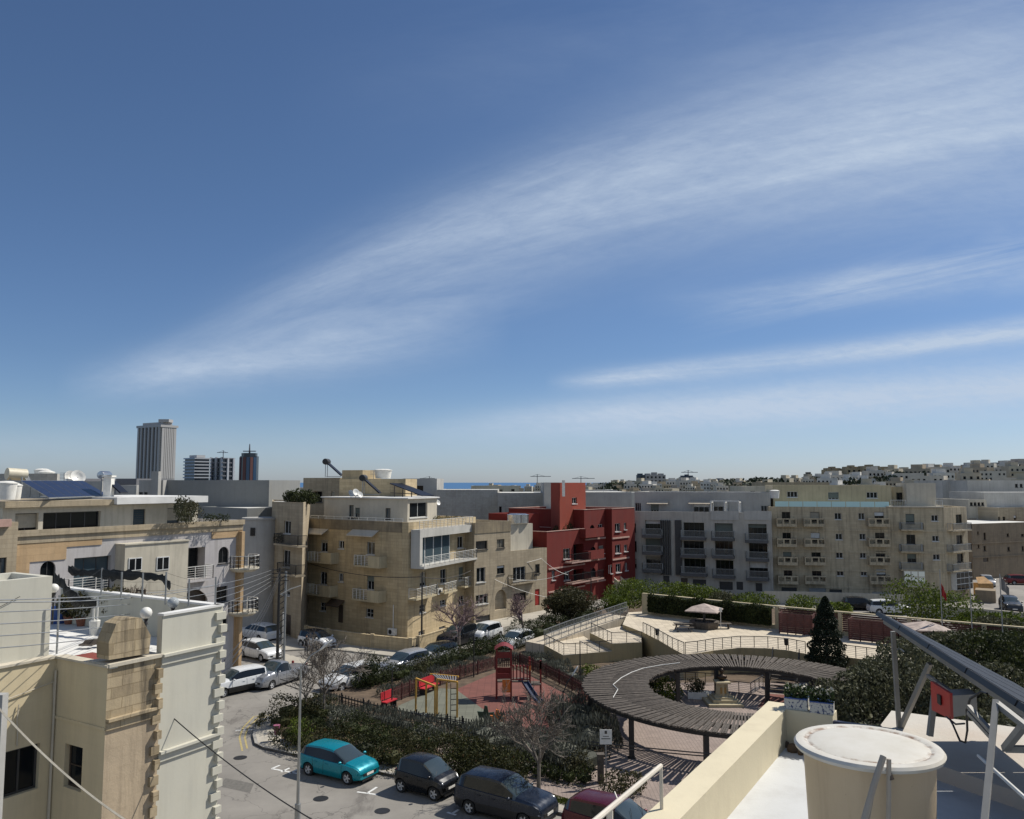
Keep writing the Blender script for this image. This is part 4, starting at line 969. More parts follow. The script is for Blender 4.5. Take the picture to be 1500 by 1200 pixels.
b.win(0,(751.5,830.5,769.7,851),cols=3); b.win(0,(784,826.5,790.7,840),M['dframe']); b.win(0,(752.6,868.5,770.8,881),M['dframe'],M['paned'],3); b.panel(0,(783.7,863,790.7,887),plain('red_door_paint',(.3,.02,.015),.5),'door')
bal(b,0,749,787,853,.5,'rail','beigest','dmetal'); b.finish()
p=Bld('x','',inset(b.F[0],.3,b.F[0].L-.8,1.5,6),6.9,D(770,768,96).z-.4,M['palecream'],.4,.2,rootobj=b.r); p.finish(); LH=b
# ---- red building
A=Vector((4.1,97.5)); B=Vector((15.9,113.0)); FR=Face(A,B); M1=FR.pt(FR.sz(856,800)[0],0,0)
b=Bld('red_building','dark red house with pink trim, arched loggias and outside stairs',ext(A,M1[:2],11),0,8.6,M['red'],.5,.2,cap=M['pinktrim'])
for rc in ((825,803.7,835,819),(826,836.8,834.5,850),(808,836,813,850)): b.win(0,rc,cols=2,sill=.12)
b.win(0,(840,797,855,822),M['dframe'],M['paned'],2,depth=1.2); b.win(0,(840,834,855,852),M['dframe'],M['paned'],2,depth=1.2); b.panel(0,(843,865,855.5,890),M['dframe'],'garage_door',ribs=6); trim(b,0,803,829,856,831,.12,'pinktrim'); trim(b,0,803,862,856,864,.12,'pinktrim')
bal(b,0,838,866,822,1.1,'rail','pinktrim','dmetal'); bal(b,0,838,866,852,1.1,'rail','pinktrim','dmetal')
p=Bld('x','',[tuple(FR.pt(.2,-4,0)[:2]),tuple(FR.pt(4.2,-4,0)[:2]),tuple(FR.pt(4.2,-9,0)[:2]),tuple(FR.pt(.2,-9,0)[:2])],8.6,10.9,M['red'],.2,.2,rootobj=b.r); p.finish()
b.finish()
ztR=FR.sz(880,746)[1]
J0=FR.pt(FR.sz(887,800)[0],0,0); J1=FR.pt(FR.sz(887,800)[0],1.0,0); B1=FR.pt(FR.L,1.0,0); Bb=FR.pt(FR.L,-12,0); Mb=FR.pt(FR.sz(856,800)[0],-12,0)
b=Bld('red_building','taller red apartment house with pink lintels and roof tower, right of the darker one',[M1[:2],J0[:2],J1[:2],B1[:2],Bb[:2],Mb[:2]],0,ztR-.3,M['red'],.3,.2,cap=M['pinktrim'])
e=0
for rc in ((877,799.5,884.7,811),(901,798,909,810.7),(914,798,919,808),(876,768,883,780),(900.8,766.8,908.5,779),(914,766,917.5,776),(890,828,893.5,841),(902,826,909.6,838.7),(915.5,824.7,919.4,836),(893,858,899,868)): b.win(0 if rc[0]<887 else 3-1+0*1 if 0 else (0 if rc[0]<887 else 2),rc,cols=2,sill=.14,fw=.07)
for rc in ((864,769,871,783),(865,801,873,819),(866,832,873,846)): b.win(0,rc,M['dframe'],arch=True)
for y in (788,819,851): trim(b,0,857,y,886,y+2.2,.16,'pinktrim'); trim(b,2,888,y-1,921,y+1.2,.12,'pinktrim')
bal(b,0,858,885,785,.95,'solid','red'); bal(b,0,862,885,817,.95,'solid','red'); bal(b,0,862,885,848,.95,'rail','pinktrim','dmetal')
b.finish(); RB=b
tw=ext(D(807.5,750,104)[:2],D(822,750,101.5)[:2],3); 
c0=D(807,750,106); c1=D(820,750,102); c2=D(858,750,108)
tp=[tuple(c0[:2]),tuple(c1[:2]),tuple(c2[:2]),(c2.x+c0.x-c1.x,c2.y+c0.y-c1.y)]
p=Bld('x','',tp,7.5,D(830,709,103).z,M['orred'],.15,.2,rootobj=b.r); p.win(1,(838,729,845,738)); p.finish()
k=MB(); k.box((c1.x+.3,c1.y-.2,13.2),(c1.x+.65,c1.y+.2,15.2)); k.build('chimney',M['wplast'],b.r)
# outside stair
q=P(893,886,0); r=root('outside_stairs',(q.x,q.y,0),'pale stone outside staircase climbing to the red building entrance','stairs'); k=MB()
F2=RB.F[0]; a=F2.sz(892,870)[0]
for i in range(11): F2.box(k,a-.2+i*.0,a+1.3,.01+(10-i)*.3,.01+(11-i)*.3,.0,.22*(i+1))
k.build('steps',M['cremebox'],r)
for s in (-.35,1.3):
    k=MB(); k.add([F2.pt(a+s,3.4,0),F2.pt(a+s+.15,3.4,0),F2.pt(a+s+.15,.01,0),F2.pt(a+s,.01,0),F2.pt(a+s,3.4,.9),F2.pt(a+s+.15,3.4,.9),F2.pt(a+s+.15,.01,3.3),F2.pt(a+s,.01,3.3)],[(0,1,2,3),(7,6,5,4),(0,4,5,1),(1,5,6,2),(2,6,7,3),(3,7,4,0)]); k.build('side_wall',M['cremebox'],r)
# ---- grey party walls in the middle
for (x0,x1,y,Y,m,lab) in [(640,729,717.5,128,'greyp','plain grey block wall behind the yellow building roof'),(729,800,722,124,'greyp','lower grey block wall with a slim window left of the red tower'),(797,826,707,118,'greyl','narrow pale wall joined to the back of the red tower'),(858,925,721,135,'greyl','long pale grey block behind the red building roofs')]:
    b=Bld('grey_block',lab,ext(D(x0,y,Y)[:2],D(x1,y,Y)[:2],15),0,D(x0,y,Y).z-.05,M[m],.05,.2)
    if x0==729: b.win(0,(719+12,742,735,751),M['dframe'],M['paned'],1)
    b.finish()
# ---- grey apartment block
M['aptgrey']=wall('apartment_grey_render',(.50,.475,.43),streak=.35)
M['dgreyw']=plain('dark_grey_slabs',(.10,.10,.10),.85)
A=D(921,800,114)[:2]; B=D(1131,800,107)[:2]
b=Bld('apartment_block','long grey apartment block with glazed balconies, dark louvers and white roof pergola',ext(A,B,14),0,D(1020,752,110).z,M['aptgrey'],.15,.25)
F=b.F[0]
cols=[[(207,380,312,475),(210,503,312,590),(212,625,315,710)],[(467,395,607,490),(467,520,605,610),(470,640,615,735)],[(677,400,800,495),(680,520,800,615),(685,650,805,750)],[(905,405,1030,510),(910,535,1035,635),(912,665,1037,765)]]
def z5(r): return (900+r[0]/4.614,680+r[1]/4.614,900+r[2]/4.614,680+r[3]/4.614)
for ci,c in enumerate(cols):
    for rc in c:
        q=z5(rc); b.win(0,q,M['dframe'],M['pane'],4,1,depth=.5,fw=.05)
        bal(b,0,q[0]-5,q[2]+1.5,q[3]+1.5,1.1,'rail','dgreyw','metal',.9,th=.34)
for x0,x1 in ((921+48,982),(990.5,998),):
    for y0 in range(3):
        k=MB(); a,c_,z0,z1=F.rect(x0,762,x1,842)
    for i in range(5): xx=a+(c_-a)*i/4; F.box(k,xx-.08,xx+.08,.003,.35,z0,z1)
    k.build('louvers',M['dframe'],b.r)
for rc in ((330,755,372,815),(450,770,495,820),(530,780,620,820),(710,795,800,850),(825,795,870,850),(955,805,1000,860)):
    b.panel(0,z5(rc),M['bframe'] if rc[0]==450 else M['dframe'],'door')
for rc in ((110,400,145,460),(112,520,150,590),(115,640,150,700)):
    q=z5(rc); b.win(0,q,M['dframe'],M['paned'],1)
b.finish()
zp=D(1020,722,113).z
p=Bld('x','',inset(F,.3,F.L-.3,2.6,9),b.z1,zp,M['greyl'],.1,.2,rootobj=b.r,roofm=M['roofw'])
for rc in ((245,270,300,322),(535,265,640,325),(665,285,770,335),(990,280,1055,335),(120,262,180,320)): p.win(0,z5(rc),M['metal'],M['pane'],3)
for x0,x1 in ((230,370),(510,660)):
    a,c_,z0,z1=p.F[0].rect(900+x0/4.614,734,900+x1/4.614,736.5); k=MB(); FF=p.F[0]
    k.add([FF.pt(a,.003,z1),FF.pt(c_,.003,z1),FF.pt(c_,1.2,z0-.1),FF.pt(a,1.2,z0-.1),FF.pt(a,.003,z1-.06),FF.pt(c_,.003,z1-.06),FF.pt(c_,1.2,z0-.16),FF.pt(a,1.2,z0-.16)],[(3,2,1,0),(4,5,6,7),(2,3,7,6),(0,3,7,4),(1,5,6,2)]); k.build('awning',M['awning'],b.r)
p.finish()
k=MB(); a0=F.sz(1041,745)[0]; a1=F.sz(1082,745)[0]; zz=b.z1+.15; zr=D(1060,735,109).z
for i in range(3):
    x=a0+(a1-a0)*i/2; F.box(k,x-.1,x+.1,-2.5,-.05,zr-.2,zr); 
    for n in (-.2,-2.4): F.box(k,x-.09,x+.09,n-.1,n+.1,zz-.14,zr-.2)
F.box(k,a0,a1,-.3,-.1,zr+.002,zr+.15); k.build('roof_pergola',M['wmetal'],b.r)
k=MB(); 
for x0,x1 in ((1041,1082),(1090,1130)): a,c_,z0,z1=F.rect(x0,752,x1,762); F.box(k,a,c_,.003,.08,z0,z1+.3)
k.build('white_parapet',M['stuc'],b.r)
# ---- tan apartment block
A=(33.7,108.0); B=(54.4,104.0); C=(58.9,106.9)
b=Bld('apartment_block','tan stone apartment block with rows of pierced balconies and cyan glass roof balustrade',[A,B,C,(60.5,122),(36,124)],0,D(1200,747,106).z,M['tan'],.35,.22)
F=b.F[0]
def z6(r): return (1130+r[0]/4.054,660+r[1]/4.054,1130+r[2]/4.054,660+r[3]/4.054)
rows=[(365,410),(488,530),(598,640),(705,745)]
for i,(y0,y1) in enumerate(rows):
    dy=[0,2,2,2][i]
    for x0,x1 in ((62,112),(230,285),(612,668)):
        sh=[0,4,8,12][i]; b.win(0,z6((x0+sh,y0,x1+sh,y1+12)),M['bframe'],M['pane'],2,fw=.06)
    for x0,x1 in ((375,415),(517,553)):
        sh=[0,6,9,14][i]; b.win(0,z6((x0+sh,y0+6,x1+sh,y1)),M['wframe'],M['pane'],2,fw=.05)
    sl=[443,563,672,785][i]
    for x0,x1 in ((32,150),(193,318),(578,705)):
        sh=[0,3,7,10][i]; q=z6((x0+sh,0,x1+sh,0)); bal(b,0,q[0],q[2],660+sl/4.054,1.0,'stone','tan',h=.85,th=.22)
    if i<3:
        b.win(0,z6((797+i*5,y0+12,850+i*5,y1+25)),M['dframe'],M['pane'],2); q=z6((770,0,905,0)); bal(b,0,q[0],q[2],660+[470,600,708][i]/4.054,.9,'rail','tan','metal',.85)
        b.win(0,z6((950+i*5,y0+18,990+i*5,y1+10)),M['wframe'],M['pane'],2)
        b.win(1,z6((1095+i*4,y0+15,1132+i*4,y1+25)),M['dframe'],M['pane'],2); q=z6((1080,0,1192,0)); bal(b,1,q[0],q[2],660+[472,598,712][i]/4.054,.8,'rail','tan','metal',.85)
for rc in ((60,812,152,868),(225,815,325,868),(345,825,420,870),(600,840,705,880),(733,838,783,885)): b.panel(0,z6(rc),M['metal'] if rc[0] in(225,600) else M['dframe'],'garage_door',ribs=6)
b.panel(0,z6((860,845,915,890)),M['dframe'],'door'); b.panel(0,z6((965,850,1005,900)),M['bframe'],'door')
k=MB(); a,c_,z0,z1=F.rect(*z6((788,716,914,812)),off=1.0); F.box(k,a,c_,.003,1.0,z0,z1); o=k.build('enclosed_balcony',M['cremebox'],b.r)
k=MB(); zz=z0+(z1-z0)*.28
for i in range(3):
    for j in range(2):
        w=(c_-a)/3; h=(z1-zz)/2; F.box(k,a+w*i+.08,a+w*(i+1)-.06,1.002,1.02,zz+h*j+.05,zz+h*(j+1)-.06)
k.build('pane',glass('curtain_reflection_glass',(.85,.86,.74),.3),o)  # pane colour lightened to imitate bright reflection on the curtained window
F1=b.F[1]; k=MB(); a,c_,z0,z1=F1.rect(*z6((1100,722,1195,825)),off=.7); F1.box(k,a,c_,.003,.7,z0,z1); o=k.build('enclosed_balcony',M['wmetal'],b.r)
k=MB()
for i in range(4):
    for j in range(3): w=(c_-a)/4; h=(z1-z0)/3; F1.box(k,a+w*i+.05,a+w*(i+1)-.04,.702,.72,z0+h*j+.05,z0+h*(j+1)-.04)
k.build('pane',M['paned'],o)
for y in (463,592,703,805): k=MB(); z=F.sz(1250,660+(y+12)/4.054)[1]; F.box(k,0,F.L,.003,.07,z-.1,z+.12); k.build('string_course',M['tan'],b.r)
k=MB(); F.box(k,F.L*.68,F.L,-2,.18,b.z1+.352,b.z1+.5); k.build('cornice',M['cremebox'],b.r)
k=MB(); g0=F.sz(1135,737)[0]; g1=F.sz(1303,737)[0]; g0=max(.1,g0)
for i in range(8): a=g0+(g1-g0)*i/8; F.box(k,a+.04,a+(g1-g0)/8-.04,-.14,-.1,b.z1+.36,b.z1+1.05)
k.build('glass_balustrade',M['cyan_glass'],b.r)
b.win(0,z6((965,735,1003,775)),M['wframe'],M['pane'],2) if 0 else None
b.finish()
zp=D(1200,711,109).z
p=Bld('x','',inset(F,.8,F.sz(1306,720,-2.4)[0],2.4,9),b.z1,zp-.1,M['cream'],.1,.2,rootobj=b.r)
for rc in ((93,243,155,278),(337,247,400,292),(565,247,630,283)): p.win(0,z6(rc),M['wframe'],M['pane'],3)
p.finish()
p=Bld('x','',inset(F,F.sz(1328,720,-1.5)[0],F.sz(1371,720,-1.5)[0],1.5,5),b.z1,D(1350,709,107).z,M['cremebox'],.1,.2,rootobj=b.r); p.finish()
p=Bld('x','',inset(F,F.sz(1306.5,720,-3.5)[0],F.sz(1328,720,-3.5)[0],3.5,3),b.z1,D(1350,714,107).z,M['cream'],.1,.2,rootobj=b.r); p.win(0,z6((742,250,790,300)),M['bframe'],M['pane'],2); p.finish()
q=MB(); rails(q,[F.pt(F.sz(1306,740)[0],-.3,b.z1+.36),F.pt(F.sz(1328,740)[0],-.3,b.z1+.36)],.9,.2,0); q.build('roof_railing',M['wmetal'],b.r); q=MB(); rails(q,[F.pt(F.sz(1372,740)[0],-.3,b.z1+.36),F.pt(F.L,-.3,b.z1+.36)],.9,.2,0); q.build('roof_railing',M['wmetal'],b.r)
# ---- white blocks far right
for i,(x0,x1,y,Y,m,lab) in enumerate([(1380,1417,704.5,172,'stuc','white block with a narrow side wall behind the tan block roof'),(1417,1560,704.5,165,'stuc','wide white rendered block at the right edge, upper row'),(1441,1580,722,150,'stuc','lower white block at the right edge in front of the wider one'),(1418,1445,733,146,'palecream','small shaded terrace block with a row of openings at the right')]):
    b=Bld('white_block',lab,ext(D(x0,y,Y)[:2],D(x1,y,Y)[:2],12),0,D(x0,y,Y).z,M[m],.1,.2)
    if i==1: b.win(0,(1487,709,1491,714),M['dframe'],M['paned'],2); b.win(0,(1494,709,1498,714),M['dframe'],M['paned'],2)
    if i==3:
        for k in range(4): b.win(0,(1421+k*5.5,736,1425+k*5.5,741),M['dframe'],M['paned'],1)
    b.finish()
A=D(1424,800,128)[:2]; B=D(1540,800,136)[:2]
b=Bld('stone_house','old brown limestone row with stained walls and slim shuttered windows at the right edge',ext(A,B,12),0,D(1460,768,131).z,M['oldst'],.2,.2)
def zk(r): return (1400+r[0]/8.57,760+r[1]/8.57,1400+r[2]/8.57,760+r[3]/8.57)
for rc in ((270,160,290,200),(350,175,378,265),(275,325,298,370),(350,340,380,405),(640,185,668,225),(820,190,857,225),(650,355,680,405),(830,345,857,405),(900,190,940,225)): b.win(0,zk(rc),M['bframe'],M['paned'],2)
b.panel(0,zk((345,475,410,540)),M['bframe'],'door')
for y in (285,455): trim(b,0,1424,760+y/8.57,1545,760+(y+14)/8.57,.15,'oldst')
b.finish()
b=Bld('stone_house','pale old house with two tall shuttered windows above the brown limestone row',ext(D(1462,760,142)[:2],D(1560,760,146)[:2],8),0,D(1470,745,143).z,M['beigest'],.2,.2)
for rc in ((1461.5,757,1465,766),(1469,757,1473,766),(1485,755,1489,764)): b.win(0,rc,M['bframe'],M['paned'],1)
b.finish()
# low street wall and pier behind the park
for pts,lab in (([P(1120,884,0),P(1180,885,0),P(1330,890,0)],'grey street wall between the parked black car and the tan block garages'),([P(1335,905,0),P(1400,909,0),P(1480,917,0),P(1560,926,0)],'grey street wall behind the flagpoles at the right')):
    k=MB()
    for a,c in zip(pts,pts[1:]): d=c-a; k.obox(a,d,Vector((-d.y,d.x,0)).normalized()*.25,(0,0,1.5))
    k.build('street_wall',M['palecream'],None,label=lab,cat='wall')
k=MB(); a=P(1429,882,0); c=P(1459,884,0); d=c-a; k.obox(a,d,Vector((-d.y,d.x,0)).normalized()*2.5,(0,0,1.5)); k.build('stone_planter',M['oldst'],None,label='brown stone planter block on the corner of the tan apartment block',cat='planter')
k=MB(); q=P(1441,872,0); k.box((q.x-1,q.y-.6,0),(q.x+1,q.y+.6,1.6)); k.add([(q.x-1,q.y-.6,1.6),(q.x+1,q.y-.6,1.6),(q.x+.5,q.y+.6,2.4),(q.x-.6,q.y+.6,2.3)],[(0,1,2,3)]); k.build('covered_trailer',plain('ochre_tarpaulin',(.33,.19,.07),.8,var=.3),None,label='ochre covered load beside the stone planter at the right street',cat='trailer')
# ------------------------------------------------------------------ cars
def lerp(tab,x):
    for (a,b),(c,d) in zip(tab,tab[1:]):
        if x<=c: return b+(d-b)*(x-a)/(c-a) if c>a else d
    return tab[-1][1]
KINDS={ # fractions of length (rear -.5 .. front .5); heights as fraction of H
 'hatch':dict(top=[(-.5,.50),(-.485,.64),(-.43,.90),(-.36,.965),(-.15,1),(.02,.975),(.08,.94),(.27,.66),(.40,.60),(.465,.53),(.5,.40)],belt=[(-.5,.50),(-.46,.66),(-.3,.64),(.1,.60),(.27,.60),(.40,.57),(.465,.50),(.5,.38)],ws=(.06,.275),rw=(-.48,-.40),side=(-.40,.23),pil=[-.27,-.06],wh=(-.31,.315)),
 'suv':dict(top=[(-.5,.50),(-.49,.66),(-.44,.90),(-.38,.97),(-.1,1),(.0,.985),(.06,.955),(.22,.70),(.30,.665),(.42,.62),(.475,.55),(.5,.42)],belt=[(-.5,.50),(-.47,.68),(-.3,.66),(.1,.63),(.22,.62),(.42,.59),(.475,.52),(.5,.40)],ws=(.045,.225),rw=(-.49,-.42),side=(-.40,.19),pil=[-.25,-.06],wh=(-.30,.325)),
 'micro':dict(top=[(-.5,.48),(-.485,.62),(-.42,.93),(-.30,.985),(-.1,1),(.05,.98),(.11,.95),(.33,.66),(.42,.59),(.475,.50),(.5,.38)],belt=[(-.5,.48),(-.47,.62),(-.3,.62),(.1,.58),(.33,.58),(.42,.54),(.475,.47),(.5,.36)],ws=(.09,.335),rw=(-.48,-.38),side=(-.37,.28),pil=[-.16,.02],wh=(-.335,.345)),
 'estate':dict(top=[(-.5,.48),(-.49,.62),(-.455,.88),(-.40,.96),(-.15,1),(.0,.975),(.05,.94),(.22,.66),(.38,.60),(.465,.52),(.5,.40)],belt=[(-.5,.48),(-.47,.64),(-.3,.63),(.1,.60),(.22,.59),(.38,.57),(.465,.49),(.5,.38)],ws=(.035,.225),rw=(-.49,-.42),side=(-.42,.18),pil=[-.26,-.08],wh=(-.29,.32)),
 'pickup':dict(top=[(-.5,.54),(-.49,.56),(-.13,.56),(-.10,.60),(-.06,.92),(.0,.99),(.06,1),(.12,.96),(.25,.68),(.38,.63),(.47,.54),(.5,.40)],belt=[(-.5,.52),(-.13,.56),(.1,.58),(.25,.60),(.38,.58),(.47,.50),(.5,.38)],ws=(.10,.26),rw=(-.105,-.055),side=(-.05,.21),pil=[.03],wh=(-.30,.33)),
}
CARMAT={}
def paint(name,c,metal=.35):
    if name in CARMAT: return CARMAT[name]
    m,n,b,o=nt('paint_'+name); b.inputs['Base Color'].default_value=(*c,1); b.inputs['Metallic'].default_value=metal; b.inputs['Roughness'].default_value=.32
    b.inputs['Coat Weight'].default_value=.22; b.inputs['Coat Roughness'].default_value=.05
    f=noise(n,3,wpos(n),5); n.links.new(ramp(n,[(.4,.24),(.7,.42)],f),b.inputs['Roughness'])
    # light dust on the paint
    col=mixc(n,c,tuple(min(1,x*.92+.008) for x in c),ramp(n,[(.45,0),(.75,.6)],noise(n,6,wpos(n),5))); n.links.new(col,b.inputs['Base Color'])
    CARMAT[name]=m; return m
M['cglass']=glass('car_glass',(.006,.008,.010),.05,.45)
M['wglass']=glass('windscreen_glass',(.035,.05,.055),.06,1.0)
M['lamp']=glass('headlamp_glass',(.45,.47,.48),.1,.8); M['tail']=glass('tail_lamp_red',(.25,.01,.01),.15)
M['rim']=plain('alloy_rim',(.5,.5,.5),.4,.1)
def car(pos,heading,kind,L,W,Ht,pm,label,group='cars parked along the streets',detail=2,roofmat=None,name='parked_car'):
    """pos: centre on the ground; heading: direction vector of the nose"""
    hd=Vector((heading[0],heading[1],0)).normalized(); rz=math.atan2(hd.y,hd.x)
    r=root(name,tuple(pos),label,'car',group,rz)
    W0=WM[r]; K=KINDS[kind]; tr=.32 if Ht>1.45 else .30; zb=.20; wx=[K['wh'][0]*L,K['wh'][1]*L]; ar=tr+.06
    st=set([x*L for x,_ in K['top']]+[x*L for x,_ in K['belt']]+[K['ws'][0]*L,K['ws'][1]*L,K['rw'][0]*L,K['rw'][1]*L,K['side'][0]*L,K['side'][1]*L])
    for p in K['pil']: st|={(p-.012)*L,(p+.012)*L}
    for w in wx:
        for k in range(-6,7): st.add(w+ar*math.sin(math.pi/12*k))
    st=sorted(st); xs=[st[0]]
    for x in st[1:]:
        if x-xs[-1]>.012: xs.append(x)
    def ringp(x):
        f=x/L; zt=lerp(K['top'],f)*Ht; zl=min(lerp(K['belt'],f)*Ht,zt-.005)
        e=max(0,abs(f)-.36)/.14; w=W/2*(1-.16*e*e); az=0
        for wc in wx:
            if abs(x-wc)<ar: az=tr+math.sqrt(max(0,ar*ar-(x-wc)**2))
        g=max(0,min(1,(zt-zl)/(.3*Ht)))
        wi=w*.90; wr=w*(.84-.13*g)
        b0=zb+.10*e
        pts=[(0,b0),(w*.9,b0),(w*.975,b0+.08),(w,.36*Ht),(w*.985,zl-.10*Ht),(w*.95,zl-.012),(wi,zl+.004),(wi+(wr-wi)*.84,zl+.004+(zt-.05*g-zl)*.84),(wr,zt-.04*g-.012*(1-g)),(wr*.82,zt-.012*g),(0,zt+.015)]
        out=[]
        for i,(y,z) in enumerate(pts):
            if 1<=i<=4: z=max(z,min(az,zl-.03))
            out.append((y,z))
        if az: out[0]=(0,b0); 
        return out
    rings=[ringp(x) for x in xs]; n=11
    body=MB(); clad=MB(); gl={'windscreen':MB(),'rear_window':MB(),'side_window':MB(),'roof':MB()}
    def V3(i,j,s): y,z=rings[i][j]; return W0@Vector((xs[i],y*s,z))
    for i in range(len(xs)-1):
        f=(xs[i]+xs[i+1])/2/L
        for j in range(n-1):
            for s in (1,-1):
                a,b,c,d=V3(i,j,s),V3(i+1,j,s),V3(i+1,j+1,s),V3(i,j+1,s)
                q=(a,b,c,d) if s<0 else (d,c,b,a)
                t=body
                if j==6 and K['side'][0]<f<K['side'][1]: t=gl['side_window']
                elif j>=6 and K['ws'][0]<f<K['ws'][1]: t=gl['windscreen']
                elif j>=6 and K['rw'][0]<f<K['rw'][1]: t=gl['rear_window']
                elif kind=='suv' and j<=2 and xs[i]>-L*.49: t=clad
                elif roofmat and j>=6 and K['rw'][1]<f<K['ws'][0]: t=gl['roof']
                t.quad(*q)
    for i in (0,len(xs)-1):
        ps=[V3(i,j,1) for j in range(n)]+[V3(i,j,-1) for j in range(n-1,-1,-1)]
        body.quad(*(ps if i else ps[::-1]))
    def weld(mb):
        key={};v=[];mp=[]
        for q in mb.v:
            k=tuple(round(c,4) for c in q)
            if k not in key: key[k]=len(v); v.append(q)
            mp.append(key[k])
        f2=[];m2=[]
        for f,mi in zip(mb.f,mb.mi):
            g=[]
            for i in f:
                if not g or mp[i]!=g[-1]: g.append(mp[i])
            if len(g)>1 and g[0]==g[-1]: g.pop()
            if len(set(g))>=3 and len(set(g))==len(g): f2.append(g); m2.append(mi)
        mb.v=v; mb.f=f2; mb.mi=m2; return mb
    weld(body).build('body',pm,r,smooth=38)
    for k in ('windscreen','rear_window','side_window'): weld(gl[k]).build(k,M['cglass'] if k=='side_window' else M['wglass'],r,smooth=50)
    if clad.v: weld(clad).build('wheel_arch_cladding',M['black'],r,smooth=38)
    if roofmat: weld(gl['roof']).build('roof',roofmat,r,smooth=50)
    def lb(mb,a,b): # local box
        t=MB(); t.box(a,b); mb.add([W0@Vector(q) for q in t.v],t.f)
    def at(x): # surface half width near belt
        return rings[min(range(len(xs)),key=lambda i:abs(xs[i]-x))]
    u=MB(); lb(u,(-L*.44,-W*.43,zb+.01),(L*.44,W*.43,.36*Ht)); u.build('underbody',M['rubber'],r)
    for wc in wx:
        for s in (1,-1):
            t=MB(); t.lathe([(tr*.66,-.1),(tr*.93,-.1),(tr,-.07),(tr,.07),(tr*.93,.1),(tr*.66,.1)],(0,0,0),20,axis='y',cap=False)
            t.v=[W0@Vector((x+wc,y+s*(W/2-.12),z+tr)) for x,y,z in t.v]; wo=t.build('wheel',M['rubber'],r,smooth=40)
            t=MB(); t.lathe([(.001,.05),(tr*.18,.06),(tr*.2,.03),(.001,.03)],(0,0,0),8,axis='y',cap=False); t.lathe([(tr*.58,-.05),(tr*.66,.085),(tr*.68,.07),(tr*.6,-.06)],(0,0,0),20,axis='y',cap=False)
            for k in range(5):
                a=2*math.pi*k/5; ca,sa=math.cos(a),math.sin(a); x=Vector((ca,0,sa)); z=Vector((-sa,0,ca)); t.obox(x*tr*.1-z*tr*.1+Vector((0,.02,0)),x*tr*.52,z*tr*.2,(0,.04,0))
            t.v=[W0@Vector((x+wc,s*(y+W/2-.11),z+tr)) for x,y,z in t.v]; t.build('rim',M['rim'],wo)
            t=MB(); t.lathe([(.001,-.02),(tr*.64,-.02)],(0,0,0),16,axis='y',cap=False); t.v=[W0@Vector((x+wc,s*(y+W/2-.11),z+tr)) for x,y,z in t.v]; t.build('brake',M['black'],wo)
    zh=lerp(K['top'],.46)*Ht*.93
    for s in (1,-1):
        h=MB(); h.ball((0,0,0),1,8,6); h.v=[W0@Vector((x*.20+L*.425,s*(y*.10+W*.355)-0,z*.085*Ht/1.5+zh-.03)) for x,y,z in h.v]; h.build('headlight',M['lamp'],r,smooth=60)
        h=MB(); h.ball((0,0,0),1,8,6); h.v=[W0@Vector((x*.08-L*.462,s*(y*.13+W*.36),z*.12+Ht*.60)) for x,y,z in h.v]; h.build('tail_light',M['tail'],r,smooth=60)
        h=MB(); xm=L*(K['ws'][1]-.055); h.ball((0,0,0),1,8,5); h.v=[W0@Vector((x*.08+xm,s*(y*.12+W*.5+.06),z*.075+Ht*.66)) for x,y,z in h.v]; h.build('wing_mirror',pm if detail>1 else M['black'],r,smooth=60)
    g=MB(); lb(g,(L*.478,-W*.27,.30*Ht-.05),(L*.503,W*.27,.30*Ht+.09)); g.build('grille',M['black'],r)
    g=MB(); lb(g,(L*.485,-W*.30,.17),(L*.497,W*.30,.27)); lb(g,(-L*.497,-W*.36,.2),(-L*.47,W*.36,.32)); g.build('bumper_trim',M['black'],r)
    g=MB(); lb(g,(L*.5,-.25,.30*Ht-.04),(L*.508,.25,.30*Ht+.06)); g.build('number_plate',M['wplast'],r)
    g=MB(); lb(g,(-L*.508,-.25,.45*Ht-.04),(-L*.499,.25,.45*Ht+.06)); g.build('number_plate',M['wplast'],r)
    if detail>1:
        g=MB(); q=MB()
        for f in [K['side'][1]-.0]+K['pil'][-1:]+[K['wh'][0]+.075]:
            pts=[]; R_=at(f*L)
            for j in (2,3,4,5): y,z=R_[j]; pts.append((f*L,y+.001,max(z,.3)))
            for s in (1,-1): g.tube([W0@Vector((x,y*s,z)) for x,y,z in pts],.008,4)
        g.build('door_seams',M['black'],r)
        for f in (K['pil'][-1]+.03,K['wh'][0]+.10):
            y,z=at(f*L)[4]
            for s in (1,-1): h=MB(); h.bar(W0@Vector((f*L,s*(y+.02),z)),W0@Vector((f*L+.17,s*(y+.02),z)),.03,.03); h.build('door_handle',pm,r)
        g=MB()
        for s in (-.35,.15): g.tube([W0@Vector((K['ws'][1]*L-.03,s*W,at(K['ws'][1]*L)[10][1]+.02)),W0@Vector(((K['ws'][1]-.09)*L,(s+.3)*W,at((K['ws'][1]-.09)*L)[10][1]-.015))],.01,4)
        g.build('wipers',M['black'],r)
    return r
VD=(V.x,V.y)
white=paint('white',(.62,.63,.63),.0); 
def mid(a,b,z=.004): A=P(*a,z); B=P(*b,z); return (A+B)/2,(B-A)
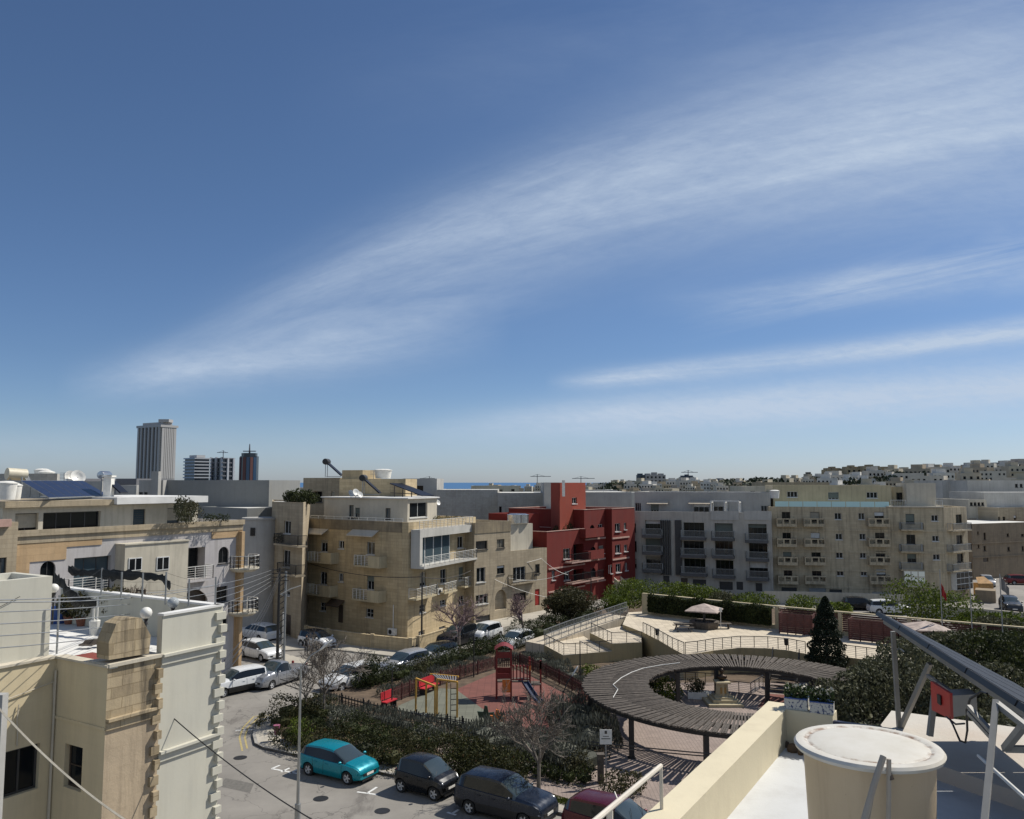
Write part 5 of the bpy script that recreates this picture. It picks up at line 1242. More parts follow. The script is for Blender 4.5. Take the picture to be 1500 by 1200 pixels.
# near row: centres from the wheels that touch the road on the camera side, pushed half a width away
def near(a,b,W,**k):
    c,d=mid(a,b); d.normalize(); nn=Vector((-d.y,d.x,0)); 
    if nn.y<0: nn=-nn
    return c+nn*(W/2-.08),d
c,d=near((452,1136),(508,1149.5),1.78); car(c,d,'hatch',4.15,1.78,1.53,paint('teal',(.0,.21,.27),.3),'bright teal hatchback parked first along the park kerb')
c,d=near((588,1161),(634,1173),1.72); car(c,d,'micro',2.95,1.72,1.62,paint('black',(.007,.008,.010),.3),'tiny black two seat car parked between the teal hatchback and the dark blue crossover')
c,d=near((687,1193),(765,1213),1.9); car(c,d,'suv',4.6,1.92,1.74,paint('navy',(.010,.016,.030),.3),'dark blue crossover with pale window trim parked by the slender tree')
c,d=near((850,1234),(935,1258),1.9); car(c,d,'suv',4.6,1.9,1.72,paint('crimson',(.075,.004,.010),.3),'dark crimson crossover cut by the bottom edge beside the white pole')
# left side of the junction
c,d=mid((367,1022),(300,1034)); d.normalize(); nn=Vector((-d.y,d.x,0)); nn=nn if nn.y>0 else -nn
c=P(340,1019,.004); dd=(P(300,1033,0)-P(368,1018,0)).normalized(); car(P(346,1013,.004),dd,'suv',4.6,1.88,1.66,white,'white crossover seen from its rear quarter at the left junction, beyond the white wall')
car(P(408,1001,.004),(P(378,1009,0)-P(422,995,0)).normalized(),'pickup',5.0,1.8,1.75,paint('silver_grey',(.34,.35,.37),.6),'silver grey pickup with white cab at the junction behind the white crossover')
car(P(381,964,.004),(P(405,968,0)-P(362,958,0)).normalized(),'hatch',4.4,1.8,1.52,white,'white hatchback by the steel poles, nose towards the junction')
car(P(378,936,.004),(P(358,932,0)-P(402,941,0)).normalized(),'estate',4.9,1.85,1.6,white,'white estate car in the shade at the far left, tail towards the poles')
car(P(464,948,.004),(P(488,952,0)-P(450,945,0)).normalized(),'micro',3.7,1.72,1.55,white,'small white car with black roof beside the yellow boundary wall',roofmat=M['black'])
car(P(513,1005,.004),(P(484,1010,0)-P(548,994,0)).normalized(),'estate',4.7,1.85,1.6,white,'white car half hidden by the bare tree at the tip of the park')
car(P(592,984,.004),(P(566,990,0)-P(625,974,0)).normalized(),'estate',4.7,1.85,1.62,paint('silver',(.42,.43,.45),.5),'silver car parked beside the dark round bush on the park side of the street')
car(P(638,969,.004),(P(618,974,0)-P(662,962,0)).normalized(),'estate',4.5,1.8,1.5,paint('pearl',(.5,.5,.5),.2),'pearl grey car with glass roof further up the park side of the street',roofmat=M['cglass'])
car(P(671,944,.004),(P(648,950,0)-P(692,936,0)).normalized(),'suv',4.9,1.95,1.78,paint('black',(.007,.008,.010),.3),'large black off-roader under the pinkish bare tree')
car(P(711,937,.004),(P(696,941,0)-P(728,932,0)).normalized(),'micro',3.9,1.75,1.62,white,'small white city car parked right of the large black off-roader')
car(P(755,948,.004),(P(735,954,0)-P(775,942,0)).normalized(),'hatch',4.2,1.8,1.5,white,'white car roof showing above the dark hedge behind the play tower')
car(P(1262,893,.004),(1,-.15),'hatch',4.3,1.8,1.5,paint('black',(.007,.008,.010),.3),'black car in front of the grey street wall, right of the cypress tip')
car(P(1303,899,.004),(1,-.15),'estate',4.6,1.85,1.6,white,'white car right of the black one in front of the tan block')
car(P(1481,895,.004),(P(1500,905,0)-P(1470,885,0)).normalized(),'suv',4.6,1.9,1.7,paint('charcoal',(.03,.032,.035),.4),'charcoal crossover at the right edge of the photo near the corner kerb')
car(P(1466,842,.004),(P(1462,850,0)-P(1470,830,0)).normalized(),'estate',4.5,1.85,1.5,white,'white car driving down the sunlit road at the far right')
car(P(1433,838,.004),(P(1436,846,0)-P(1430,830,0)).normalized(),'suv',4.5,1.85,1.6,paint('black',(.007,.008,.010),.3),'black car at the top of the sunlit road beside the tan block')
car(P(1496,856,.004),(1,-.1),'hatch',4.4,1.8,1.45,paint('darkred',(.13,.008,.01),.3),'dark red car at the right edge beside the sunlit road')
car(P(1446,858,.004),(P(1454,862,0)-P(1438,850,0)).normalized(),'hatch',4.2,1.8,1.5,paint('silver',(.42,.43,.45),.5),'silver car behind the ochre covered load at the right street')
car(P(925,870,.004),(.55,.83),'hatch',4.3,1.8,1.5,paint('silver',(.42,.43,.45),.5),'silver car between the red building and the green bushes')
# ------------------------------------------------------------------ foreground left: house with roof terrace
M['fwhite']=wall('off_white_painted_render',(.54,.52,.445),(.49,.475,.405),streak=.12,var=.06,bump=.10)
M['fcream']=wall('cream_painted_render',(.63,.54,.365),(.58,.49,.33),streak=.15,var=.06,blocks=.12,bw=1.2,bh=.27,mort=.006,bump=.12)
M['fstone']=wall('bare_limestone_blocks',(.52,.42,.275),(.33,.26,.17),streak=.95,var=.35,blocks=.95,bw=.7,bh=.32,mort=.016,block_c=.62,stainc=(.04,.034,.028))
M['fstone2']=wall('smooth_worn_limestone_render',(.51,.405,.285),(.39,.31,.215),streak=.6,var=.25,blocks=.15,bw=.66,bh=.3,mort=.008,stainc=(.10,.075,.055))
M['redtile']=plain('red_terrace_tiles',(.20,.045,.03),.7,var=.2)
R1=Vector((-9.81,28.3,0)); L1=Vector((-10.97,26.2,0)); Ul=(R1-L1).normalized(); Nn=Vector((Ul.y,-Ul.x,0))
fh=root('terrace_house',tuple(L1),'foreground corner house at left with off-white wall, bare stone corner and white roof terrace','house')
K1=Vector((-11.89,24.67,0)); K2=Vector((-14.15,26.03,0)); K0=K2-U*6
Bk=R1-V*9.2
foot=[K0,K2,K1,L1+Vector((0,0,0)),R1,Bk,Bk-U*9]
# walls
def fw(A,B,z0,z1,m,ops=(),name='wall'):
    F=Face(A,B); b=MB(); wallgrid(b,F,z0,z1,[o for o in ops]); b.build(name,m,fh); return F
ZT=9.5; ZP=10.8; ZL=9.55
# big lower walls
FA=Face(K0,K2); FB=Face(K2,K1); FC=Face(K1,L1); FD=Face(L1,R1)
def op(F,rc,d=.2): a,b_,c,z=F.rect(*rc); return (max(.05,a),min(F.L-.05,b_),c,z,d)
oA=op(FA,(3,1096,57,1163)); oB=op(FB,(94,1092,120,1157))
fw(K0,K2,0,ZL,M['fcream'],[oA]); fw(K2,K1,0,ZL,M['fcream'],[oB]); fw(K1,L1,8.0,ZL,M['fstone'],name='bare_stone_wall'); fw(K1,L1,0,8.0,M['fstone2'],name='patched_stone_wall'); fw(L1,R1,0,ZP,M['fwhite'])
fw(R1,Bk,0,ZP,M['fwhite']); 
window(fh,FA,oA,M['dframe'],M['paned'],2,1,.07,.2); window(fh,FB,oB,M['bframe'],M['pane'],1,2,.06,.2)
b=MB()  # terrace floor, inner faces of the parapets, ledges
b.sheet([tuple(q[:2]) for q in (K0,K2,K1,L1,R1,Bk,Bk-U*9)],ZT); b.build('terrace_floor',M['roofw'],fh)
def coping(A,B,z,t,m,h=.07,ov=.05,inner=None,name='coping'):
    F=Face(A,B); b=MB(); F.box(b,-.0,F.L,-t,ov,z+.002,z+h); b.build(name,m,fh)
    if inner is not None: b=MB(); F.box(b,0,F.L,-t+.02,-.02,inner,z-.001); b.build('parapet_back',M['fwhite'],fh)
coping(L1,R1-Ul*.02,ZP,.25,M['roofw'],inner=ZT+.01); coping(R1,Bk,ZP,.25,M['roofw'],inner=ZT+.01)
coping(K0,K2,ZL,.3,M['cremebox'],ov=.06,inner=ZT+.01); coping(K2,K1+(K1-K2).normalized()*.06,ZL,.3,M['cremebox'],ov=.06,inner=ZT+.01)
b=MB(); FC.box(b,-.0,FC.L+.02,-1.0,.08,ZL+.001,ZL+.10); b.build('coping',M['cremebox'],fh)
for F,z in ((FD,9.55),(FD,6.6),(FC,8.0)):
    b=MB(); F.box(b,0,F.L,.003,.16,z,z+.08); F.box(b,0,F.L,.004,.06,z-.25,z-.002); b.build('ledge',M['fwhite'] if F is FD else M['fstone'],fh)
b=MB(); FB.box(b,0,FB.L,.003,.03,7.75,7.83); b.build('ledge',M['fcream'],fh)
# quoins: alternating protruding blocks at the right end of the white wall, and on the stone corner
b=MB()
z=.3; k=0; rng=random.Random(2)
while z<10.6:
    w=.20 if k%2 else .34; b=MB(); FD.box(b,FD.L-w+rng.uniform(-.02,.02),FD.L+.06,.003,.10+(.05 if k%2 else 0)+rng.uniform(-.015,.015),z,z+.24+rng.uniform(-.02,.02)); z+=.42; k+=1; b.build('quoin',M['fwhite'],fh)
b=MB(); z=.2; k=0
while z<9.3:
    w=.18 if k%2 else .28; b=MB(); FC.box(b,FC.L-w+rng.uniform(-.03,.03),FC.L-.01,.003,.12+.05*(k%2)+rng.uniform(-.03,.02),z,z+.27+rng.uniform(-.03,.03)); z+=.46; k+=1; b.build('quoin',M['fstone'],fh)
b=MB(); q=Vector((-.0,0,0)); F=FA
b.tube([FB.pt(.1,.06,z) for z in (0,3,6,9.2)],.035,6); b.build('drainpipe',M['cremebox'],fh)
b=MB(); a,z=FA.sz(10,1000); b.tube([FA.pt(FA.L-3,.05,8.75),FA.pt(FA.L-1.5,.05,8.62),FA.pt(FA.L-.1,.06,8.85),FA.pt(FA.L-.05,.06,8.0),FA.pt(FA.L-.1,.06,3)],.018,5,cap=False); a=FA.L-1.1; b.tube([FA.pt(a,.05,8.4),FA.pt(a-.05,.08,8.0),FA.pt(a,.05,7.6),FA.pt(a,.05,7.2)],.02,5,cap=False); b.build('wall_cable',M['cremebox'],fh)
# stone chimney-like block
ch=root('stone_stack',tuple(FC.pt(.5,-.3,ZL+.1)),'bare limestone block stack with cut corners on the corner of the roof terrace','stack')
prof=[FC.sz(x,y) for x,y in [(160,967),(219,957.5),(221.5,931),(208,905.5),(188,905),(171,914),(160,941)]]; prof=[(x,max(z,ZL+.102)) for x,z in prof]; b=MB()
n_=len(prof); vs=[FC.pt(x,-.02,z) for x,z in prof]+[FC.pt(x,-.62,z) for x,z in prof]
b.add(vs,[list(range(n_)),list(range(n_,2*n_))[::-1]]+[[i,n_+i,n_+(i+1)%n_,(i+1)%n_] for i in range(n_)]); b.build('stonework',M['fstone'],ch)
# rubble slats, stool on red tiles
b=MB(); FB.box(b,.35,FB.L-.35,-.95,-.36,ZL+.0,ZL+.05); b.build('red_tile_bench',M['redtile'],fh)
for i,(px,py,lab) in enumerate([(146,944,'small grey weathered slatted stool on the red tiles left of the stone stack'),(124,946,'broken pale wooden crate on the red tiled parapet')]):
    q=P(px,py,ZL+.06); r=root('stool' if i==0 else 'crate',tuple(q),lab,'stool' if i==0 else 'crate'); b=MB()
    for k in range(4): b.obox(q+Vector((-.15+.09*k,0,0)),(.05,0,0),(.12,.12,.0),(.12,.1,.42 if i==0 else .18))
    b.obox(q+Vector((-.18,-.05,.0)),(.45,0,0),(0,.25,0),(0,0,.05)); b.build('slats',M['wood'],r)
q=P(138,930,ZT); b=MB(); b.lathe([(.16,0),(.19,.5),(.17,.52)],tuple(q),10); b.bar(q+Vector((-.05,0,.5)),q+Vector((-.05,0,1.35)),.06); b.bar(q+Vector((.08,0,.5)),q+Vector((.08,0,1.35)),.05); b.build('water_pipe_stand',M['wmetal'],None,label='two white upright pipes on the roof terrace in front of the potted plants',cat='pipe')
# upper room at the left
a=Vector((-14.6,26.4,0)); 
ur=[tuple((a-U*7)[:2]),tuple(a[:2]),tuple((a-V*2.2)[:2]),tuple((a-V*2.2-U*7)[:2])]
b=Bld('roof_room','white flat roofed room at the left edge above the cream wall, with cable shadows',ur,ZT,11.8,M['fwhite'],.22,.22,roofm=M['roofw']); b.finish()
b2=MB(); F=b.F[0]; b2.tube([F.pt(F.L-3,.04,11.2),F.pt(F.L-2.2,.04,11.45),F.pt(F.L-1.6,.04,11.25),F.pt(F.L-1.0,.04,11.5)],.01,4,cap=False); b2.build('wall_cable',M['dmetal'],b.r)
# posts, washing lines, draped netting
posts=[]
for i,(px,yb,yt) in enumerate([(83,958,872),(177,880,838),(208,881,839),(242,886,838),(276,888,848),(315,888,845),(148,872,832)]):
    if i==0: q=P(px,yb,ZL+.05)
    else: q=P(px,yb,ZP)
    t=D(px,yt,q.y); b=MB(); b.bar(q,(q.x,q.y,t.z),.045); posts.append(Vector((q.x,q.y,t.z)))
    b.build('line_post',M['metal'],None,label=['thin metal line post at the front left corner of the roof terrace','second line post from the left on the back parapet, behind the thorny plants','line post on the back parapet left of the wooden chair','line post on the back parapet under the end of the black netting','line post on the back parapet above the clear globe lamp','line post at the right corner of the terrace parapet','leftmost line post on the back parapet under the netting'][i],cat='post',group='line posts on the roof terrace')
for i,(a,c) in enumerate([(0,6),(6,1),(1,2),(2,3),(3,4),(4,5)]):
    for k in range(3):
        b=MB(); wire(b,posts[a]-Vector((0,0,.02+.3*k)),posts[c]-Vector((0,0,.02+.3*k)),.02,.004,6); b.build('washing_line',M['dmetal'],None,label='thin taut wire strung between the line posts of the roof terrace',cat='wire',group='wires of the roof terrace')
def drape(pts,r,label,seed,m):
    rng=random.Random(seed); b=MB(); n=10; path=[]
    for i in range(len(pts)-1):
        for k in range(6): path.append(pts[i]+(pts[i+1]-pts[i])*k/6)
    path.append(pts[-1]); vs=[];fs=[]
    for i,q in enumerate(path):
        rr=r[min(i//6,len(r)-1)]; rr=rr*rng.uniform(.75,1.25)
        for j in range(n):
            a=2*math.pi*j/n; w=rr*rng.uniform(.7,1.3); vs.append(q+Vector((math.cos(a)*w*.7*-U.x+0,math.cos(a)*w*.5,math.sin(a)*w-abs(math.sin(a*1.5))*rr*.5)))
    for i in range(len(path)-1):
        for j in range(n): fs.append((i*n+j,i*n+(j+1)%n,(i+1)*n+(j+1)%n,(i+1)*n+j))
    fs+=[list(range(n))[::-1],[(len(path)-1)*n+j for j in range(n)]]
    b.add(vs,fs); b.build('netting',m,None,smooth=60,label=label,cat='netting')
M['net']=plain('black_shade_netting',(.012,.014,.014),.8,var=.5,scale=12,bump=1)
yb=31.0
def dp(*l): return [D(x,y,Y) for x,y,Y in l]
drape(dp((100,832,31.5),(118,838,31.5),(150,839,31),(172,840,30.6),(205,841,30.2),(238,845,29.8),(249,857,29.7)),[.13,.12,.17,.15,.11,.13,.16],'rolled black shade netting hanging along the line above the back parapet',3,M['net'])
drape(dp((80,845,29),(92,853,28.6),(103,872,28.2),(120,880,28),(141,882,27.8)),[.17,.2,.19,.13,.12],'bundle of black netting sagging down behind the white roof room',5,M['net'])
# globe lamps
for px,py,rr,lab,m in ((214,898,.19,'frosted white globe lamp beside the stone stack',M['wplast']),(253.5,883,.19,'clear glass globe lamp on the white parapet',None),(79,862,.15,'white globe lamp at the corner of the white roof room',M['wplast'])):
    Y={214:27.3,253.5:28.6,79:27.2}[px]; q=D(px,py,Y); r=root('globe_lamp',(q.x,q.y,q.z-rr-.2),lab,'lamp','globe lamps on the roof terrace')
    b=MB(); b.ball(tuple(q),rr,16,10); b.build('globe',m or glass('clear_globe',(.35,.37,.37),.05,.9),r,smooth=80)
    b=MB(); b.lathe([(.09,-rr-.18),(.05,-rr-.08),(.08,-rr+.02)],tuple(q),8); b.tube([q-Vector((0,0,rr+.18)),q-Vector((0,0,rr+1.0))],.03,6); b.build('lamp_stem',M['dmetal'],r)
# wooden chair frame by the parapet, blue tub, pots with plants
q=P(203,916,ZT); r=root('garden_chair',tuple(q),'old wooden chair leaning upright among the dry plants on the terrace','chair')
for dx,h in ((-.16,1.35),(.16,1.35)): b=MB(); b.bar(q+Vector((dx,0,0)),q+Vector((dx,.1,h)),.05); b.build('leg',M['bframe'],r)
b=MB(); b.bar(q+Vector((-.16,.1,1.3)),q+Vector((.16,.1,1.3)),.06); b.bar(q+Vector((-.16,.07,1.0)),q+Vector((.16,.07,1.0)),.05); b.bar(q+Vector((0,.08,.6)),q+Vector((0,.1,1.3)),.05); b.obox(q+Vector((-.2,-.3,.45)),(.4,0,0),(0,.36,0),(0,0,.05)); b.build('backrest',M['bframe'],r)
q=P(86,912,ZT); b=MB(); b.lathe([(.40,0),(.52,.55),(.55,.58),(.5,.58),(.46,.3),(.01,.3)],tuple(q),18); b.build('blue_tub',M['blueplast'],None,smooth=30,label='large blue plastic tub on the white roof terrace',cat='tub')
M['dryleaf']=foliage('olive_dry_leaves',(.045,.045,.018),(.16,.14,.06),(.24,.19,.10)); M['twig']=foliage('brown_dry_twigs',(.06,.04,.03),(.17,.12,.09),trans=0)
rng=random.Random(11)
for i,(px,py,h,w,kind,lab) in enumerate([(101,914,1.0,.45,0,'olive leaved plant in a red clay pot nearest the blue tub'),(119,917,1.05,.5,0,'dark leafy potted plant between the clay pots on the terrace'),(152,915,1.15,.65,0,'broad yellow green potted shrub in the middle of the terrace'),(168,918,1.3,.6,0,'tall olive shrub behind the stone stack'),(183,918,1.25,.6,1,'thorny brown dry shrub left of the wooden chair'),(196,917,1.3,.6,1,'dry reddish twiggy shrub behind the wooden chair'),(222,912,.8,.5,1,'pale spiky dry shrub between the two globe lamps')]):
    q=P(px,py,ZT); r=root('potted_plant',tuple(q),lab,'plant','potted plants on the roof terrace')
    b=MB(); b.lathe([(.15,0),(.21,.3),(.23,.34),(.19,.34),(.17,.25),(.01,.25)],tuple(q),12); b.build('pot',M['terracotta'],r)
    b=MB(); c=(q.x,q.y,q.z+.3+h*.45)
    if kind==0: b.leaves([(c,w,w,h*.5)],900,.10,rng,.3)
    else:
        for _ in range(140):
            a=rng.uniform(0,6.28); s=rng.uniform(.2,1)*w; z1=rng.uniform(.5,1)*h; p0=Vector((q.x,q.y,q.z+.28)); p1=p0+Vector((math.cos(a)*s,math.sin(a)*s,z1)); m_=(p0+p1)/2+Vector((rng.uniform(-.08,.08),rng.uniform(-.08,.08),.1)); b.tube([p0,m_,p1],.008,3,.003,cap=False)
        b.leaves([(c,w,w,h*.5)],260,.06,rng,.3)
    b.build('foliage',M['dryleaf'] if kind==0 else M['twig'],r)
q=P(233,905,ZT); b=MB(); b.box((q.x-.3,q.y-.15,q.z),(q.x+.3,q.y+.15,q.z+.35)); b.box((q.x-.25,q.y-.1,q.z+.352),(q.x+.25,q.y+.1,q.z+.45)); b.build('flower_trough',M['wplast'],None,label='small white trough on the terrace behind the clear globe lamp',cat='trough')
b=MB(); q=P(1,1040,9.9); q=D(3,1050,17); b.box((q.x-.6,q.y-.1,3),(q.x+.05,q.y+.1,q.z+.45)); b.build('wall_end',M['greyl'],None,label='narrow grey wall end at the very left edge below the cream ledge',cat='wall')
def stained(name,c,c2,sv,rough,lo=.5,hi=.75,sc=1.0,amt=.7):
    m,n,b,o=nt(name); p=wpos(n)
    col=ramp(n,[(.3,tuple(x*.92 for x in c)),(.7,c)],noise(n,1.3,p,5))
    col=mixc(n,col,c2,ramp(n,[(lo,0),(hi,amt)],noise(n,sc,scaled(n,p,sv),7,.72)))
    col=mixc(n,col,tuple(x*.6 for x in c2),ramp(n,[(.66,0),(.74,.5)],noise(n,26,p,4,.8)))
    n.links.new(col,b.inputs['Base Color']); b.inputs['Roughness'].default_value=rough
    bp=N(n,'Bump',i_Strength=.25,i_Distance=.01); n.links.new(noise(n,18,p,5,.7),bp.inputs['Height']); n.links.new(bp.outputs[0],b.inputs['Normal']); return m
# ------------------------------------------------------------------ own roof on the right
ZR0=11.9
C1=P(1153,1093,ZR0); ZW1=ZR0+.42
M['bluerail']=plain('dark_blue_rail',(.02,.025,.06),.5)
M['rwhite']=stained('white_liquid_membrane',(.56,.57,.57),(.36,.35,.33),(1,1,1),.55,.5,.8,1.6,.55)
M['pcream']=stained('cream_parapet_paint',(.62,.55,.39),(.38,.32,.23),(1,1,.4),.85,.52,.85,2.2,.5)
rr=root('own_roof',(C1.x,C1.y,ZR0),'cream parapet and white membrane roof in the lower right foreground','roof')
lf=[tuple((C1-U*9)[:2]),tuple(C1[:2]),tuple((C1+V*2.0)[:2]),tuple((C1+V*14)[:2]),tuple((C1+V*14-U*9)[:2])]
b=MB(); b.prism(lf,ZR0-.3,ZR0); b.build('roof_floor',M['rwhite'],rr)
def parap(A,d,L,nx,t,z0,z1,nm='parapet',m='pcream'):
    b=MB(); b.obox((A.x,A.y,z0),d*L,nx*t,(0,0,z1-z0)); b.build(nm,M[m],rr)
tt=.27
parap(C1-U*9,U,9+tt,-V,tt,7,ZW1); parap(C1,V,.52,U,tt,7,ZW1)
parap(C1+V*.522,V,.6,U,.06,7,ZW1-.06,'low_parapet','bluerail')
b=MB()
for k in range(-9,1): pass
A=C1+V*1.95; 
b.add([tuple(P(1290,1062,ZR0+.16)),tuple(P(1306,1041,ZR0+.16))]+[tuple(P(1500,1067,ZR0+.16)),tuple(P(1720,1094,ZR0+.16)),tuple(P(1900,1300,ZR0+.16)),tuple(P(1335,1107,ZR0+.16))],[list(range(6))[::-1]])
vs=b.v[:]; b.add([(x,y,z-.3) for x,y,z in vs]+vs,[[i,(i+1)%6,6+(i+1)%6,6+i] for i in range(6)]); b.build('raised_slab',wall('stained_white_membrane',(.52,.50,.46),(.44,.36,.29),streak=0,var=.1),rr)
b=MB(); b.prism([tuple((C1-U*9+V*.01)[:2]),tuple((C1+U*.2)[:2]),tuple((C1+V*14+U*.2)[:2]),tuple((C1+V*14-U*9)[:2])],0,ZR0-.31); b.build('house_body',M['pcream'],rr)
# rubble in the corner
b=MB(); rng=random.Random(8); q0=P(1168,1096,ZR0)
for _ in range(10): q=q0+Vector((rng.uniform(-.15,.3),rng.uniform(-.25,.2),.03)); b.ball(tuple(q),rng.uniform(.03,.07),6,4)
b.build('rubble',M['soil'],None,kind='stuff')
# flower boxes on parapet
for i,(x0,x1,y) in enumerate(((1149,1183,1038),(1186,1221,1044))):
    a=P(x0,y,ZW1+.001); c=P(x1,y+4,ZW1+.001); d=(c-a); e=Vector((-d.y,d.x,0)).normalized()*.17; r=root('flower_box',tuple(a),['patterned blue and white flower box on the corner of the cream parapet, left','patterned blue and white flower box on the cream parapet, right of its twin'][i],'flower box','flower boxes on the cream parapet')
    pat,n,bb,o=nt('blue_white_pattern_%d'%i) if i==0 else (MATS['blue_white_pattern_0'],0,0,0)
    if i==0:
        v=N(n,'TexVoronoi',i_Scale=45); n.links.new(scaled(n,wpos(n),(1,1,1)),v.inputs[0]); n.links.new(ramp(n,[(.66,(.50,.49,.45)),(.76,(.05,.07,.15))],v.outputs[0]),bb.inputs['Base Color'])
    b=MB(); b.obox(a,d,e,(0,0,.12)); b.build('box',pat,r)
    b=MB(); b.obox(a-e*.05+Vector((0,0,.122)),d*1.0,e*1.1,(0,0,.012)); b.build('rim',M['blueplast'],r)
    b=MB(); rg=random.Random(i)
    for _ in range(420): t=rg.random(); q=a+d*t+e*rg.random()+Vector((0,0,.13+rg.random()*.13)); b.leaf(q,.045,rg)
    b.build('foliage',M['leafpot'],r)
    b=MB()
    for _ in range(60): t=rg.random()**.7; q=a+d*t+e*rg.random()+Vector((0,0,.2+rg.random()*.08)); b.leaf(q,.04,rg)
    b.build('flowers',plain('cream_petals',(.6,.56,.45),.7),r)
# water tank
cx,cy=P(1271,1091,13.0)[:2]
tk=root('water_tank',(cx,cy,ZR0),'large round cream fibreglass water tank with domed white lid in the foreground','water tank')
M['tank']=stained('cream_fibreglass',(.50,.39,.255),(.30,.22,.14),(9,9,.5),.5,.5,.8,1.0,.5)
b=MB(); b.lathe([(.425,ZR0+.01),(.468,12.97),(.472,12.985)],(cx,cy,0),64); b.build('body',M['tank'],tk,smooth=40)
m,n,bb,o=nt('lid_with_dirt'); p=wpos(n); ds=N(n,'VectorMath',operation='DISTANCE'); n.links.new(scaled(n,p,(1,1,0)),ds.inputs[0]); ds.inputs[1].default_value=(cx,cy,0)
rg=ramp(n,[(0,0),(.405,0),(.425,1),(.45,1),(.465,.1),(1,0)],ds.outputs['Value']); rb=N(n,'RGBToBW'); n.links.new(rg,rb.inputs[0])
mm=N(n,'Math',operation='MULTIPLY'); n.links.new(rb.outputs[0],mm.inputs[0]); n.links.new(ramp(n,[(.45,0),(.62,1)],noise(n,7,p,6,.7)),mm.inputs[1])
cc=mixc(n,ramp(n,[(.3,(.50,.47,.40)),(.7,(.60,.58,.53))],noise(n,2.5,p,6,.7)),(.20,.12,.07),mm.outputs[0]); n.links.new(cc,bb.inputs['Base Color']); bb.inputs['Roughness'].default_value=.5
b=MB(); b.lathe([(.47,12.955),(.527,12.962),(.535,12.985),(.52,13.005),(.47,13.012),(.435,13.0),(.42,13.004),(.3,13.018),(.1,13.025),(.001,13.026)],(cx,cy,0),72); b.build('lid',m,tk,smooth=30)
b=MB(); q=D(1292,1116,cy-.56)
b.tube([D(1294,1108,cy-.52),D(1280,1150,cy-.58),D(1262,1215,cy-.66)],.022,8); b.tube([D(1302,1112,cy-.52),D(1302,1160,cy-.54),D(1301,1225,cy-.55)],.017,8); b.tube([D(1282,1150,cy-.56),D(1268,1225,cy-.62)],.008,6)
b.build('pipes',plain('grey_pvc_pipe',(.36,.31,.25),.5),tk)
b=MB(); b.tube([D(1302,1133,cy-.52),D(1306,1143,cy-.54)],.02,8); b.build('valve',M['bframe'],tk)
# white hand pole frame at the bottom centre
b=MB(); a=D(968,1122,7.0); c=D(860,1212,5.6); b.tube([a,c],.020,8); b.tube([a-Vector((0,0,.0)),D(971,1260,7.0)],.015,8); b.tube([D(893,1186,6.0),D(894,1260,6.0)],.024,8); b.tube([D(900,1160,6.2),D(905,1172,6.15),D(898,1182,6.1)],.006,5,cap=False)
b.build('antenna_pole',plain('off_white_pole_paint',(.55,.50,.42),.5),None,smooth=40,label='off-white sloping pole with two uprights at the bottom centre, outside the parapet',cat='pole')
# ------------------------------------------------------------------ solar frame
sf=root('solar_array',(4.6,10.0,ZR0+.16),'tilted solar panel array on a galvanised frame at the right of the roof','solar panels')
pA=D(1283,899,10.1); pB=D(1500,1040,5.93); zz=(pA.z+pB.z)/2; ed=(pB-pA); ed=ed.normalized(); pB2=pA+ed*6.2
down=Vector((-ed.y,ed.x,0)).normalized(); down=down if down.x>0 else -down; tl=(down*math.cos(R(28))-Vector((0,0,1))*math.sin(R(28)))*1.68
m,n,bb,o=nt('solar_cells'); tx=N(n,'TexBrick',i_Scale=1); cbx=N(n,'CombineXYZ'); p=wpos(n)
for k,vec in enumerate((ed,tl.normalized())):
    dt=N(n,'VectorMath',operation='DOT_PRODUCT'); n.links.new(p,dt.inputs[0]); dt.inputs[1].default_value=vec; n.links.new(dt.outputs['Value'],cbx.inputs[k])
n.links.new(cbx.outputs[0],tx.inputs[0]); tx.offset=0; tx.inputs['Color1'].default_value=(.008,.010,.018,1); tx.inputs['Color2'].default_value=(.010,.013,.024,1); tx.inputs['Mortar'].default_value=(.03,.033,.04,1); tx.inputs['Brick Width'].default_value=.16; tx.inputs['Row Height'].default_value=.16; tx.inputs['Mortar Size'].default_value=.004
n.links.new(tx.outputs[0],bb.inputs['Base Color']); bb.inputs['Roughness'].default_value=.45; bb.inputs['Specular IOR Level'].default_value=.12; M['cells']=m
nn=ed.cross(tl).normalized(); nn=nn if nn.z>0 else -nn
for k in range(6):
    o_=pA+ed*(1.03*k)
    b=MB(); b.obox(o_-nn*.015,ed*1.0,tl,nn*.05); fr=b.build('panel_frame',M['black'],sf)
    b=MB(); b.obox(o_+ed*.02+tl*.012+nn*.036,ed*.96,tl*.976,nn*.004); b.build('cells',M['cells'],fr)
b=MB()
for s in (.08,.9): b.bar(pA+tl*s-nn*.03,pA+ed*6.2+tl*s-nn*.03,.05)
def leg(a,c,w=.05): b.bar(a,c,w)
f1=P(1317,1066,ZR0+.16); f1=Vector((f1.x,f1.y,ZR0+.16)); top1=D(1308,925,f1.y)
leg(f1,top1,.045); leg(f1+Vector((.02,0,0)),D(1362,972,f1.y-.5),.05)
leg(D(1441,1215,5.0),D(1459,1027,5.6),.036); leg(D(1459,1030,5.6),D(1505,1066,5.3),.036); leg(D(1505,1056,5.8),D(1472,1097,6.2),.045); leg(D(1472,1097,6.2),D(1520,1098,6.1),.045)
leg(D(1419,1035,6.6),D(1452,1072,6.3),.03); leg(D(1419,1044,6.6),D(1452,1080,6.3),.03); leg(D(1371,1000,8.6),D(1362,1078,8.6),.05); leg(D(1359,990,9.3),D(1392,1013,8.0),.035)
b.build('support_frame',plain('aluminium_profile',(.24,.235,.22),.55,.3,var=.15),sf)
